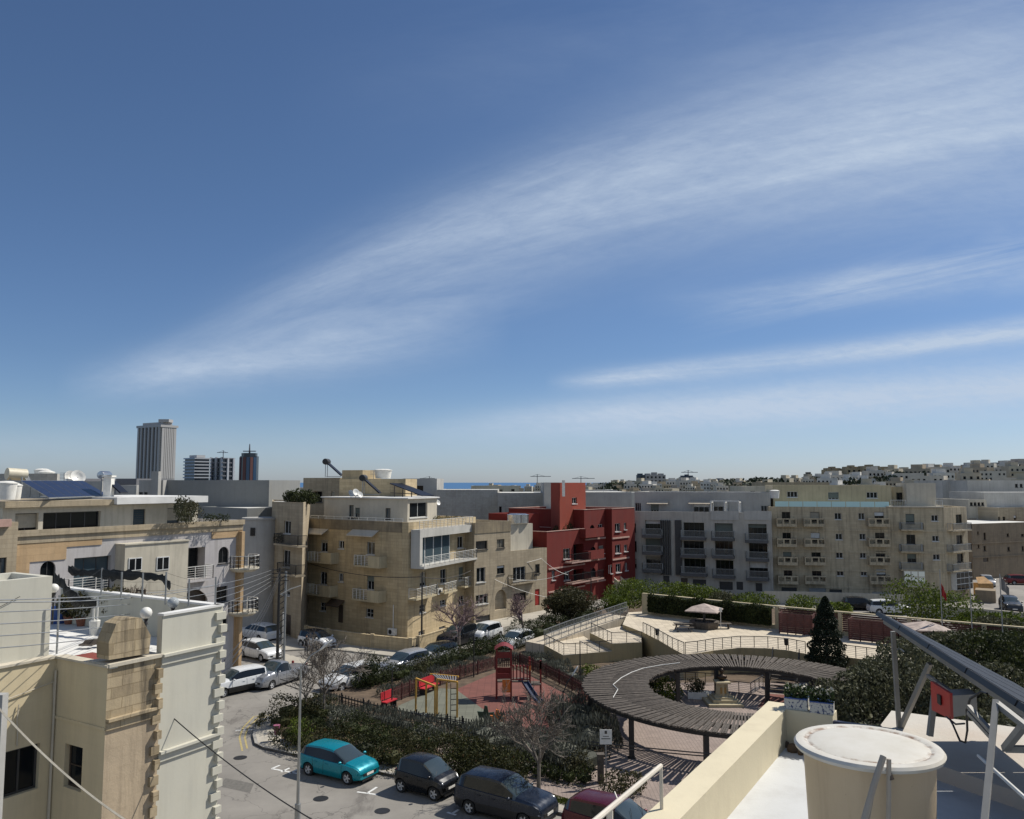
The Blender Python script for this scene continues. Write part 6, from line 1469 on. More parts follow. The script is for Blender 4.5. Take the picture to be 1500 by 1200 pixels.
iv=root('inverter',tuple(D(1388,1050,7.6)),'red and grey solar inverter box hanging on the panel frame','inverter')
a=D(1363,998,7.75); c=D(1391,1016,7.25); dn=D(1363,1040,7.75).z-a.z; dn2=D(1391,1054,7.25).z-c.z
b=MB(); bk=Vector((.12,.10,0)); 
def hexa(b,p):  b.add(p,[(0,1,2,3),(4,7,6,5),(0,4,5,1),(1,5,6,2),(2,6,7,3),(3,7,4,0)])
q0=a; q1=c; q2=Vector((c.x,c.y,c.z+dn2)); q3=Vector((a.x,a.y,a.z+dn)); e=Vector((.30,.10,0))
hexa(b,[q3,q2,q1,q0]+[q+e*.1 for q in (q3,q2,q1,q0)]); b.build('red_cover',plain('red_inverter_cover',(.45,.03,.025),.4),iv)
dpv=Vector((.05,.20,0)); g0=[q2+e*.1+Vector((0,0,.015)),q2+e*.95+Vector((0,0,.03)),q1+e*.95-Vector((0,0,.03)),q1+e*.1-Vector((0,0,.02))]; b=MB(); hexa(b,g0+[q+dpv for q in g0]); b.build('grey_case',plain('grey_inverter_case',(.36,.35,.33),.5),iv)
b=MB(); mdl=(q0*.45+q1*.55+q2*.0); cpt=(q0+q1+q2+q3)/4; dx=(q1-q0).normalized(); b.obox(cpt-dx*.05-e*.02+Vector((0,0,-.03)),dx*.09,-e*.03,(0,0,.08)); b.build('display',M['black'],iv)
b=MB(); b.tube([D(1392,1055,7.2),D(1396,1062,7.1),D(1406,1085,7.0),D(1414,1088,7.0),D(1417,1070,6.9),D(1416,1040,6.8),D(1421,1024,6.7),D(1438,1013,6.6),D(1446,1016,6.5)],.009,6,cap=False)
b.tube([D(1386,1050,7.3),D(1400,1061,7.1),D(1413,1060,7.0)],.008,5,cap=False); b.build('cable',M['dmetal'],None,label='grey cable looping from the red inverter up to the solar frame',cat='cable')
b=MB(); b.tube([D(1433,1107,6.3),D(1505,1172,5.0)],.012,6); b.build('conduit',M['wmetal'],None,label='thin white conduit lying across the shaded roof at the right edge',cat='conduit')
b=MB(); b.box((5.15,7.3,ZR0+.0),(5.5,7.6,ZR0+.001)) if 0 else None
# ------------------------------------------------------------------ far towers, skyline, roof furniture
M['ribs']=plain('pale_concrete_ribs',(.36,.35,.34),.8); M['bandw']=plain('pale_balcony_bands',(.42,.42,.42),.8); M['towg']=glass('tower_glass',(.018,.026,.036),.15,.5); M['towr']=plain('tower_red_brown',(.13,.05,.04),.6); M['towb']=glass('tower_blue_glass',(.03,.07,.13),.15)
M['dgrey']=plain('dark_grey_concrete',(.13,.13,.14),.8)
def foot3(x0,xc,x1,Y,dY=14):
    a=D(x0,700,Y+dY); c=D(xc,700,Y); e=D(x1,700,Y+dY*.8); return [tuple(a[:2]),tuple(c[:2]),tuple(e[:2]),(a.x+e.x-c.x,a.y+e.y-c.y)]
ft=foot3(201,233.5,254.5,700,16); zt=D(225,624,700).z; r=root('tower',(*ft[1],-10),'tall ribbed high rise tower, tallest on the skyline at the left','tower')
b=MB(); b.prism(ft,-10,zt); b.build('glass_body',M['towg'],r)
for ei,nr,w,dp_ in ((0,7,2.0,1.6),(1,9,1.3,1.3)):
    F=Face(ft[ei],ft[ei+1])
    for k in range(nr):
        b=MB(); a=F.L*k/(nr-1); a=min(max(a,w/2),F.L-w/2); F.box(b,a-w/2,a+w/2,.01,dp_,18,zt-1); b.add([F.pt(a-w/2,0.01,18),F.pt(a+w/2,.01,18),F.pt(a+w/2,dp_,18),F.pt(a-w/2,dp_,18),F.pt(a-w/2,-.5,12),F.pt(a+w/2,-.5,12),F.pt(a+w/2,.2,12),F.pt(a-w/2,.2,12)],[(2,6,7,3),(1,5,6,2),(0,3,7,4)]); b.build('rib',M['ribs'],r)
    b=MB()
    for k in range(20): z=18+(zt-20)*k/20; F.box(b,0,F.L,.008,.5,z,z+.8)
    b.build('floor_bands',M['dgrey'] if ei==0 else M['ribs'],r)
b=MB(); b.prism(offs(ft,-1.7),zt-1,zt+1.0); b.prism(offs(ft,2),zt+1.002,zt+3.5); b.box((ft[1][0]-4,ft[1][1]+3,zt+3.5),(ft[1][0]+5,ft[1][1]+12,zt+6)); b.build('crown',M['ribs'],r)
def banded(x0,xc,x1,Y,ytop,nf,label,bm,extra=None,dY=14,cyl=False):
    ft=foot3(x0,xc,x1,Y,dY); zt=D((x0+x1)/2,ytop,Y).z; r=root('tower',(*ft[1],-10),label,'tower'); b=MB(); b.prism(ft,-10,zt); b.build('glass_body',M['towg'],r)
    b=MB(); o=offs(ft,-1.1)
    for k in range(nf): z=4+(zt-4)*k/(nf-1); b.prism(o,z-.9,z+.2)
    b.build('balcony_bands',bm,r)
    if extra: extra(r,ft,zt)
    return r
def ex1(r,ft,zt): b=MB(); b.prism(offs(ft,3),zt+.5,zt+3.0); b.build('penthouse',M['bandw'],r)
banded(270,285,306,800,671,12,'white banded rounded apartment tower right of the tallest ribbed tower',M['bandw'],ex1)
def ex2(r,ft,zt):
    F=Face(ft[0],ft[1]); b=MB()
    for a in (.05,.5,.95): F.box(b,F.L*a-1,F.L*a+1,.01,1.6,0,zt+1)
    F=Face(ft[1],ft[2])
    for a in (.4,.95): F.box(b,F.L*a-1,F.L*a+1,.01,1.6,0,zt)
    b.build('columns',M['bandw'],r)
banded(309,326,341.5,820,671,9,'dark framed tower under construction with a crane on its roof',M['dgrey'],ex2)
def crane(px,y0,y1,Y,l1,l2,label,slope=0):
    q=D(px,y0,Y); t=D(px,y1,Y); r=root('tower_crane',tuple(q),label,'crane'); b=MB(); s=Y/1200; b.bar(q,t+Vector((0,0,2*s)),.9*s); b.build('mast',M['dgrey'],r); b=MB(); b.bar(D(px-l1,y1+1+slope*l1,Y),D(px+l2,y1+1-slope*l2,Y),.8*s); b.bar(t+Vector((0,0,2*s)),D(px+l2*.6,y1+1,Y),.35*s); b.bar(t+Vector((0,0,2*s)),D(px-l1*.8,y1+1,Y),.35*s); b.build('jib',M['dgrey'],r)
crane(327,671,662,820,9,7,'small tower crane standing on the tower under construction'); 
crane(629,706,700,300,14,8,'small tower crane on the sea horizon right of the yellow building roofs'); crane(787,708,697,600,10,20,'pale tower crane over the far town left of the red tower',.0); crane(851,708,700,700,13,20,'tower crane on the skyline right of the red tower'); crane(1008,698,691,750,10,14,'tower crane over the dark blocks on the central skyline')
q=D(364.5,700,780); r=root('tower',(q.x,q.y,-10),'dark brown and blue polygonal office tower with a spire','tower'); zt=D(364,664,780).z
rad=8.6; pts=[(q.x+rad*math.cos(R(22.5+45*k)),q.y+rad*math.sin(R(22.5+45*k))) for k in range(8)]
b=MB(); b.prism(pts,-10,zt-3); b.prism([(q.x+(x-q.x)*.85,q.y+(y-q.y)*.85) for x,y in pts],zt-3,zt); b.build('glass_body',M['towg'],r)
b=MB()
for k in (4,5,6): F=Face(pts[k],pts[(k+1)%8]); F.box(b,F.L*.0,F.L*.42,.01,.5,0,zt-4)
b.build('brown_panels',M['towr'],r); b=MB()
for k in (5,6): F=Face(pts[k],pts[(k+1)%8]); F.box(b,F.L*.5,F.L*.95,.01,.4,0,zt-4)
b.build('blue_panels',M['towb'],r)
b=MB(); b.lathe([(.9,zt),(.5,zt+8),(.15,D(364,650,780).z)],(q.x,q.y,0),6); b.box((q.x-6,q.y-1,zt+1.5),(q.x+6,q.y+1,zt+2.3)); b.build('spire',M['dgrey'],r)
# far town: small blocks in rows on the hill and along the shore
rng=random.Random(21)
cols_=[(.46,.42,.34),(.55,.52,.47),(.42,.36,.28),(.60,.59,.57),(.36,.33,.30),(.48,.40,.29)]
prot=[]
for i in range(10):
    w=rng.uniform(8,17); d=rng.uniform(8,13); nfl=rng.randint(2,3) if i<7 else rng.randint(3,4); h=nfl*3.1+1; b=MB(); b.box((-w/2,0,-6),(w/2,d,h),0)
    if rng.random()<.7: b.box((-w*.3,2,h+.001),(w*.15,d-1,h+2.6),0)
    nw=int(w/2.4)
    for f in range(nfl):
        for k in range(nw):
            x=-w/2+w*(k+.5)/nw
            if rng.random()<.85: b.box((x-.6,-.03,.9+f*3.1),(x+.6,-.002,2.4+f*3.1),1)
        if rng.random()<.5: b.box((-w/2+.5,-.9,f*3.1+.1),(w/2-.5,-.032,f*3.1+.8),0)
    me=bpy.data.meshes.new('distant_house'); me.from_pydata(b.v,[],b.f); cm=wall('distant_wall_%d'%(i%6),cols_[i%6],streak=.1); me.materials.append(cm); me.materials.append(M['paned']); me.polygons.foreach_set('material_index',b.mi); me.update(); prot.append((me,w))
def far_house(x,y,z,s,me,tall=1):
    o=bpy.data.objects.new('distant_house',me); COL.objects.link(o); o.location=(x,y,z); o.rotation_euler=(0,0,-math.atan2(x,y)+rng.uniform(-.5,.5)); o.scale=(s,s,s*tall)
    o['label']='small pale flat roofed block in the distant town along the skyline'; o['category']='building'; o['group']='houses of the distant town'
cnt=0
for px0,px1,dist,step,zz in [(700,830,620,9,None),(858,1150,420,14,None),(858,1230,490,11,None),(862,1240,560,10,None),(866,1240,630,10,None),(870,1240,710,10,None),(870,1240,790,11,None),(1200,1520,380,17,None),(1210,1520,460,14,None),(1210,1520,540,12,None),(1210,1520,640,12,None)]:
    px=px0
    while px<px1:
        th=math.atan((px-750)/1200); r_=dist*rng.uniform(.93,1.07); x,y=r_*math.sin(th),r_*math.cos(th); me,w=prot[rng.randrange(7 if px<1200 else 10)]
        z=gz(x,y)
        if px<900: z=max(z,-2) if px>850 else D(px,708,y).z-8
        s=rng.uniform(.7,1.0)*(.85 if px>1200 else .7)
        far_house(x,y,z,s,me,1.0); cnt+=1; px+=step*rng.uniform(.6,1.5)
# taller blocks on the skyline
for i,(x0,x1,yt,Y,lab,c) in enumerate([(935,944,694,720,'slim dark blue block on the central skyline',(.07,.09,.12)),(946,975,694,715,'wide pale block with stepped roof beside the slim dark blue one',(.33,.33,.34)),(999,1017,697,740,'dark block under the crane on the central skyline',(.08,.10,.13)),(1052,1063,701,740,'small lone blue grey block left of the wooded hill',(.14,.16,.19)),(1212,1234,686,600,'stepped yellowish block where the hill town begins',(.30,.25,.17)),(1240,1262,684,590,'yellowish apartment row second on the hill ridge',(.33,.28,.19)),(1264,1292,683,585,'yellowish apartment row with twin gables on the hill ridge',(.34,.29,.2)),(1294,1310,684,590,'yellowish block ending the apartment row on the hill ridge',(.31,.26,.18)),(1350,1385,682,560,'white terraced blocks on the middle of the hill ridge',(.40,.40,.40)),(1422,1472,678,520,'wide white terraced hotel block near the right end of the ridge',(.42,.42,.42)),(1474,1530,675,500,'pale tall block at the right edge of the hill ridge',(.40,.37,.34)),(1186,1189.5,692,560,'thin dark chapel tower on the ridge',(.15,.13,.11))]):
    a=D(x0,yt,Y); c_=D(x1,yt,Y); zt=a.z; r=root('distant_block',(a.x,Y,zt-20),lab,'building'); b=MB(); w=c_.x-a.x; b.box((a.x,Y,zt-26),(c_.x,Y+12,zt-1))
    k=3 if w>8 else 1
    for j in range(k): b.box((a.x+w*j/k+.3,Y+1,zt-1),(a.x+w*(j+.75)/k,Y+9,zt+(1.2 if j%2 else .2)))
    b.build('wall',wall('ridge_wall_%d'%i,c,streak=.1),r); b=MB()
    nw=max(1,int(w/3))
    for f in range(5):
        for j in range(nw): x=a.x+w*(j+.5)/nw; b.box((x-.8,Y-.05,zt-4-f*3.4),(x+.8,Y-.01,zt-2.3-f*3.4))
    if w>5: b.build('windows',M['paned'],r)
# wooded slope
M['farleaf']=foliage('far_dark_trees',(.02,.03,.015),(.06,.075,.04),trans=0)
b=MB()
for _ in range(90):
    px=rng.choice([rng.uniform(1060,1140),rng.uniform(1180,1360),rng.uniform(880,930),rng.uniform(1200,1500)]); dist=rng.uniform(420,620); th=math.atan((px-750)/1200); x,y=dist*math.sin(th),dist*math.cos(th)
    b.leaves([((x,y,gz(x,y)+3.5),6,6,3.6)],70,2.0,rng,.6)
b.build('far_wood',M['farleaf'],None,kind='stuff')
# roofs of the middle distance
for i,(x0,x1,yt,Y,c,lab) in enumerate([(100,125,702,150,'dgrey','dark rooftop block on the left skyline beside the satellite dishes'),(124,150,706,140,'greyl','low pale rooftop block under the dark one on the left skyline'),(170,200,702,145,'dgrey','dark flat canopy roof block left of the ribbed tower'),(170,200,712,120,'greyl','pale low block with stains left of the grey stair block'),(394,412,716,135,'greyl','pale low roof just right of the long grey block, under the sea'),(400,448,716,118,'palecream','pale low house roof between the grey block and the brown rooftop house'),(590,640,702,140,'greyl','pale grey roof block at the sea horizon behind the yellow building'),(690,760,712,300,'palecream','strip of pale coastal roofs at the sea horizon left of the red tower'),(858,905,719,170,'greyl','pale flat roofs just behind the red building'),(900,1000,722,190,'stuc','bright white flat roof behind the grey apartment block'),(1000,1080,723,200,'greyl','pale grey flat roof behind the grey apartment block'),(1090,1140,713,210,'palecream','pale roof left of the tan block penthouse'),(1120,1215,707,260,'beigest','beige terraces between the tan block and the hill ridge'),(1366,1384,706,240,'palecream','small pale house between the tan stair room and the white blocks')]):
    A=D(x0,yt,Y); B_=D(x1,yt,Y); z0=gz(A.x,A.y)-3
    bb=Bld('rooftop_block',lab,ext(A[:2],B_[:2],14),min(0,z0),A.z,M[c],.1,.2)
    w=bb.F[0].L
    for k in range(int(w/4)): 
        x=bb.F[0].L*(k+.5)/max(1,int(w/4)); zz=A.z-1.6
        o=(x-.6,x+.6,zz-.6,zz+.5,.15); bb.ops.setdefault(0,[]).append(o); window(bb.r,bb.F[0],o,M['dframe'],M['paned'],1)
    bb.finish()
# ------------------------------------------------------------------ roof furniture
def tank(px,py,Y,r_,h,label,m='wplast',group='roof water tanks',rb=.85):
    q=D(px,py,Y); b=MB(); r=root('roof_tank',tuple(q),label,'water tank',group); b.lathe([(r_*rb,q.z),(r_,q.z+h),(r_*1.06,q.z+h),(r_*1.06,q.z+h+.06)],(q.x,q.y,0),20); b.build('body',M[m],r,smooth=40)
    b=MB(); b.lathe([(r_*1.0,q.z+h+.062),(r_*.6,q.z+h+.16),(.01,q.z+h+.18)],(q.x,q.y,0),20); b.build('lid',M[m],r,smooth=50)
def heater(px,py,Y,s,label,m='dmetal'):
    """solar water heater: drum on top of a sloping collector"""
    q=D(px,py,Y); r=root('solar_heater',tuple(q),label,'solar heater','solar water heaters on roofs'); b=MB(); b.lathe([(.001,-.62*s),(.24*s,-.6*s),(.27*s,-.5*s),(.27*s,.5*s),(.24*s,.6*s),(.001,.62*s)],(q.x,q.y,q.z+1.35*s),16,axis='y',cap=False); b.build('drum',M[m],r,smooth=50)
    b=MB(); b.obox((q.x+.1*s,q.y-.55*s,q.z+1.2*s),(1.25*s,0,-1.1*s),(0,1.1*s,0),(.06*s,0,.07*s)); b.build('collector',M['cells'],r)
    b=MB(); b.bar((q.x,q.y-.4*s,q.z),(q.x,q.y-.4*s,q.z+1.2*s),.05*s); b.bar((q.x,q.y+.4*s,q.z),(q.x,q.y+.4*s,q.z+1.2*s),.05*s); b.bar((q.x,q.y,q.z+.05),(q.x+1.3*s,q.y,q.z+.05),.05*s); b.build('stand',M['metal'],r)
tank(8,732,52,.62,1.0,'white water tank nearest the left edge of the photo'); tank(19,732,54,.5,.9,'second white water tank right of the one at the left edge')
heater(478,699,94,1.3,'dark drum solar heater high on the brown rooftop house'); heater(532,725,86,1.3,'dark drum solar heater on the yellow building roof beside white dishes'); heater(152,725,62,1.1,'solar heater with steel drum beside the white chimney of the penthouse','steel')
tank(561,701,93,1.0,.9,'round white tank on the top roof behind the yellow building'); tank(754,766,96,.85,.9,'left steel water tank on the lower beige house roof','steel',rb=1); tank(764,766,97,.85,.9,'right steel water tank on the lower beige house roof','steel',rb=1)
for i,(px,py,Y) in enumerate([(61,705,70),(67,709,66),(1135,730,106)]): tank(px,py,Y,.6,.9,['white tank behind the blue solar panels at left','lower white tank beside the blue solar panels','white tank at the left end of the cyan glass balustrade'][i])
# big white cylinder heater on far-left roof
q=D(25,712,58); r=root('solar_heater',tuple(q),'large cream solar heater cylinder lying on its frame at the left skyline','solar heater','solar water heaters on roofs'); a=D(10,694,58); c=D(38,696,59); b=MB(); b.tube([a,a+(c-a)*.03,c-(c-a)*.03,c],.42,16); b.build('drum',plain('cream_drum',(.55,.50,.38),.5),r,smooth=50); b=MB(); b.bar(D(38,697,59),D(45,711,58),.3,.06); b.bar(D(15,699,58),D(15,716,58),.08); b.bar(D(32,699,58),D(32,716,58),.08); b.build('stand',M['metal'],r)
a=D(-10,695,66); c=D(84,695,64); bb=Bld('rooftop_room','grey concrete rooftop parapet room behind the cream solar heater at the left skyline',[tuple(a[:2]),tuple(c[:2]),(c.x-2,c.y+4),(a.x-2,a.y+4)],8,a.z,M['greyp'],.05,.2); bb.finish()
# blue panels on the penthouse
r=root('solar_array',tuple(D(95,733,56)),'row of dark blue solar panels on the penthouse roof at the left','solar panels'); zb_=HZT+.25
a=D(72,732,0.1+54.6); c=D(160,730,63); a.z=zb_; c.z=zb_; up_=(Vector((-.9,.3,0))).normalized()*2.6+Vector((0,0,1.15))
P0=a;P1=c
for k in range(7):
    o_=P0+(P1-P0)*k/7; b=MB(); b.obox(o_,(P1-P0)/7*.97,up_,(0,0,.05)); fr=b.build('panel_frame',M['metal'],r); b=MB(); b.obox(o_+(P1-P0)/7*.02+up_*.02+Vector((.0,0,.052)),(P1-P0)/7*.93,up_*.96,(0,0,.01)); b.build('cells',plain('navy_solar_cells',(.016,.022,.05),.3),fr)
b=MB()
for k in range(8): o_=P0+(P1-P0)*k/7; b.bar((*(o_+up_)[:2],zb_),o_+up_,.05); b.bar(o_,(*(o_+up_)[:2],zb_+.03),.05)
b.build('stand',M['metal'],r)
r=root('solar_array',tuple(D(590,722,87)),'brown edged solar panel pergola on the yellow building roof','solar panels'); b=MB(); a=D(571,709,88); c=D(618,727,84); b.obox(a,c-a,(1.0,2.2,.0),(0,0,.08)); b.build('panel',M['cells'],r)
b=MB()
for px,y0 in ((578,712),(590,717),(603,721)): q=D(px,y0,86.5); b.bar(q,(q.x,q.y,zt2+.1),.1)
b.bar(D(572,722,86.5),D(612,724,86.0),.08); b.build('stand',M['bframe'],r)
b=MB(); a=D(160,699,61.5); b.box((a.x-.28,a.y-.28,HZT+.1),(a.x+.28,a.y+.28,a.z)); b.box((a.x-.36,a.y-.36,a.z+.001),(a.x+.36,a.y+.36,a.z+.12)); b.build('chimney',M['wplast'],None,label='white square chimney pier on the left penthouse roof',cat='chimney')
def dish(px,py,Y,s,label):
    q=D(px,py,Y); r=root('satellite_dish',tuple(q),label,'satellite dish','satellite dishes'); b=MB(); b.lathe([(.01,.0),(.25*s,.03*s),(.45*s,.12*s),(.47*s,.125*s),(.44*s,.10*s),(.01,-.03*s)],(0,0,0),14,cap=False)
    rt=Euler((R(65),0,R(50))).to_matrix(); b.v=[tuple(rt@Vector(v)+q+Vector((0,0,.6*s))) for v in b.v]; b.build('dish',M['wmetal'],r,smooth=60); b=MB(); b.bar(q,q+Vector((0,0,.6*s)),.05*s); b.build('stand',M['metal'],r)
dish(103,712,75,1.3,'white satellite dish left of centre on the left skyline'); dish(113,713,75,1.4,'larger white satellite dish beside the dark rooftop block'); dish(514,730,85,.8,'leftmost white dish on the yellow building roof'); dish(521,730,84,.9,'biggest white dish on the yellow building roof'); dish(527,731,84,.7,'white dish next to the heater on the yellow building roof'); dish(641,742,92,.7,'small dish on the wall right of the yellow building penthouse')
for i,(px,y0,y1,Y) in enumerate([(94,712,693,70),(547,703,689,92),(884,725,708,140)]):
    q=D(px,y0,Y); t=D(px,y1,Y); b=MB(); b.bar(q,t,.05); 
    for k in range(5): b.bar(t+Vector((-.35,0,-.12*k)),t+Vector((.35,0,-.12*k)),.03)
    b.build('tv_antenna',M['metal'],None,label=['thin television antenna on the left skyline above the blue panels','thin television antenna on the roof behind the yellow building','thin television antenna behind the red building'][i],cat='antenna')
# air conditioners on facades
for i,(bb,e,px,py,lab) in enumerate([(YB,0,577,925,'air conditioner box low on the yellow building near the drainpipe'),(YB,3,640,866,'air conditioner on the right facade of the yellow building')]):
    F_=bb.F[e]; a,z=F_.sz(px,py); r=root('air_conditioner',tuple(F_.pt(a,.2,z)),lab,'air conditioner'); b=MB(); F_.box(b,a-.45,a+.45,.05,.4,z-.3,z+.3); b.build('casing',M['wplast'],r); b=MB(); b.lathe([(.2,.0),(.22,.02),(.01,.02)],(0,0,0),12); m_=F_; b.v=[tuple(F_.pt(a-.1+x,.402+zq,z+y)) for x,y,zq in b.v]; b.build('fan',M['dmetal'],r)
# ------------------------------------------------------------------ poles, lamps and cables
def lamp_post(px,py,ytop,label,arm=None,r_=.07,m='metal',base=True,z=.15,name='street_lamp',cat='street lamp',Yo=None):
    q=P(px,py,z) if Yo is None else D(px,py,Yo); t=D(px if arm is None else arm[0],ytop,q.y); t.x=q.x+(t.x-q.x)*1; t=Vector((q.x,q.y,t.z)); r=root(name,tuple(q),label,cat); b=MB(); 
    if base: b.tube([q,q+Vector((0,0,1.6))],r_*1.8,10); b.tube([q+Vector((0,0,1.6)),t],r_,8,r_*.6)
    else: b.tube([q,t],r_,8,r_*.7)
    b.build('pole',M[m],r,smooth=50)
    if arm:
        e=D(arm[1],arm[2],q.y); b=MB(); b.tube([t-Vector((0,0,.15)),t+(e-t)*.5+Vector((0,0,.08)),e],.035,6); b.build('arm',M[m],r)
        d=(e-t).normalized(); b=MB(); b.ball((0,0,0),1,10,6); b.v=[tuple(e+d*(x*.38+.3)+Vector((0,y*.13,z_*.08))) for x,y,z_ in b.v]; b.build('lamp_head',M['wmetal'],r,smooth=60)
    return r,q,t
_,lq,lt=lamp_post(435,1235,975,'tall grey street lamp standing left of the teal hatchback, seen full height',(437,469,952),.07,Yo=36.3)
lamp_post(825,1084,1012,'dark lamp post with pale arm at the right of the playground',(822,838,990),.06,'dmetal',False)
for i,(px,py,yt,lab) in enumerate([(694,992,930,'thin dark lamp post behind the playground beside the climbing frame'),(574,1036,980,'thin dark lamp post at the left corner of the playground'),(850,1006,939,'thin dark lamp post in front of the lowest ramp landing')]): lamp_post(px,py,yt,lab,None,.05,'dmetal',False)
lamp_post(617.5,947,838,'dark utility pole in front of the yellow corner building',None,.09,'dmetal',False,name='utility_pole',cat='utility pole')
lamp_post(840,878,828,'pale street pole in front of the dark red house',(840,815,822),.09,'wmetal',False)
lamp_post(866,892,832,'thin pole between the two red houses',None,.07,'dmetal',False,name='utility_pole',cat='utility pole')
r,pq,pt_=lamp_post(406,975,832,'tall dark steel lattice pole with cables at the junction',None,.14,'dmetal',False,name='utility_pole',cat='utility pole')
b=MB(); b.tube([pq+Vector((.45,.3,0)),Vector((pq.x+.45,pq.y+.3,pt_.z-.3))],.1,8); b.build('twin_pole',M['metal'],r)
b=MB()
for k in range(14): z0=.5+(pt_.z-1)*k/14; b.bar((pq.x,pq.y,z0),(pq.x+.45,pq.y+.3,z0+.35),.05)
for k in range(4): b.bar((pq.x-.7,pq.y-.3,pt_.z-.15-.3*k),(pq.x+.7,pq.y+.3,pt_.z-.15-.3*k),.06)
b.build('lattice',M['dmetal'],r)
b=MB(); b.tube([Vector((pq.x,pq.y,pt_.z-2.2)),D(425,863,pq.y),D(440,858,pq.y)],.04,6); b.build('lamp_arm',M['wmetal'],r)
lamp_post(413,972,897,'short pale lamp column right of the lattice pole',None,.08,'wmetal',False)
# flag poles
for i,(px,py,yt) in enumerate([(1380,912,834),(1423.5,914,844),(1469,931,841)]):
    Y=[66,64,61][i]; q=D(px,py,Y); t=D(px-3,yt,Y); r=root('flagpole',tuple(q),['leftmost white flagpole with a drooping red flag','middle white flagpole without a visible flag','rightmost white flagpole with a limp grey flag'][i],'flagpole','flagpoles behind the garden wall')
    b=MB(); b.tube([(q.x,q.y,1.5),(q.x,q.y,t.z)],.05,8,.035); b.build('pole',M['metal'],r)
    if i!=1:
        b=MB(); m_={0:'flag_red',2:'flag_grey'}[i]; s=.7 if i==0 else 1.1; k=6; z1=t.z-(1.0 if i==0 else .1)
        for j in range(k): x0=q.x+.06+s*.5*j/k; x1=q.x+.06+s*.5*(j+1)/k; w0=.06*math.sin(j*1.7); w1=.06*math.sin((j+1)*1.7); dz=1.0*j/k; dz1=1.0*(j+1)/k; b.add([(x0,q.y+w0,z1-dz*.9),(x1,q.y+w1,z1-dz1*.9),(x1,q.y+w1,z1-1.0-dz1*.5),(x0,q.y+w0,z1-1.0-dz*.5)],[(0,1,2,3)])
        b.build('flag',plain(m_,(.32,.02,.02) if i==0 else (.2,.19,.18),.8),r)
CAB=[((pt_-Vector((.6,.2,.15+.3*k))),(D(-40,880+18*k,19)),.5+.1*k,'cable running from the lattice pole over the roof terrace to the left edge') for k in range(5)]
def cable(a,c,sag,label,m='dmetal',r_=.018,group='overhead cables'):
    b=MB(); wire(b,a,c,sag,r_,20); b.build('overhead_cable',M[m],None,label=label,cat='cable',group=group)
for a,c,s,l in CAB: cable(a,c,s,'one of the parallel cables from the lattice pole over the roof terrace','metal',.013,'cables from the lattice pole to the left edge')
for k in range(3): cable(Vector((R1.x+.1,R1.y,9.0-.25*k)),pq+Vector((0,0,7.5-.3*k)),.6,'dark cable from the quoined corner of the white wall to the lattice pole','dmetal',.022,'cables from the white wall corner')
cable(D(232,1032,27.0),D(500,1225,24),.25,'single dark cable crossing the street diagonally from the bare stone corner','dmetal',.022)
cable(D(-5,1034,15),D(205,1215,14.5),.15,'twisted pale cable crossing the cream wall at the lower left','cremebox',.022)
cable(D(-30,882,20),D(330,853,45),.3,'long pale cable passing in front of the terrace plants at the left','metal',.016)
cable(D(617.5,845,75),D(455,826,86),.5,'dark cable sagging across the yellow building facade','dmetal',.03); cable(D(617.5,845,75),D(700,830,90),.6,'cable from the yellow building pole to the beige houses','dmetal',.03)
cable(D(700,829,91),D(840,834,95),1.4,'pale cable looping from the beige house over to the red house','wmetal',.018); cable(D(695,833,90),D(866,880,93),1.0,'pale cable sloping down across the beige houses','wmetal',.016)
cable(D(690,826,90),D(793,818,96),.5,'pale cable along the upper floor of the beige houses','wmetal',.018); cable(D(793,818,96),D(832,842,97),.3,'pale cable turning down at the corner of the red house','wmetal',.018)
for k in range(2): cable(D(410,995+6*k,60),D(1120,1110+4*k,38),.8,'one of the two dark cables crossing above the park to the cream parapet','dmetal',.03,'cables crossing the park')
# ------------------------------------------------------------------ vegetation
rng=random.Random(77)
M['bark']=plain('grey_brown_bark',(.17,.145,.12),.9,var=.35,scale=6,bump=.5); M['barkp']=plain('pinkish_bare_twigs',(.19,.13,.125),.9,var=.25,scale=3)
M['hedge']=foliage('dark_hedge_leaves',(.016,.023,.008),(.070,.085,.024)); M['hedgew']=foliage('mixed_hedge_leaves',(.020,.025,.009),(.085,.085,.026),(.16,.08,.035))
M['lav']=foliage('grey_green_lavender',(.065,.07,.055),(.22,.225,.18)); M['bright']=foliage('bright_green_leaves',(.045,.07,.010),(.18,.23,.03)); M['olive']=foliage('olive_tree_leaves',(.042,.047,.024),(.15,.15,.085)); M['cyp']=foliage('cypress_leaves',(.012,.02,.010),(.04,.052,.024),trans=.1); M['brownl']=foliage('olive_brown_leaves',(.035,.035,.015),(.12,.11,.05))
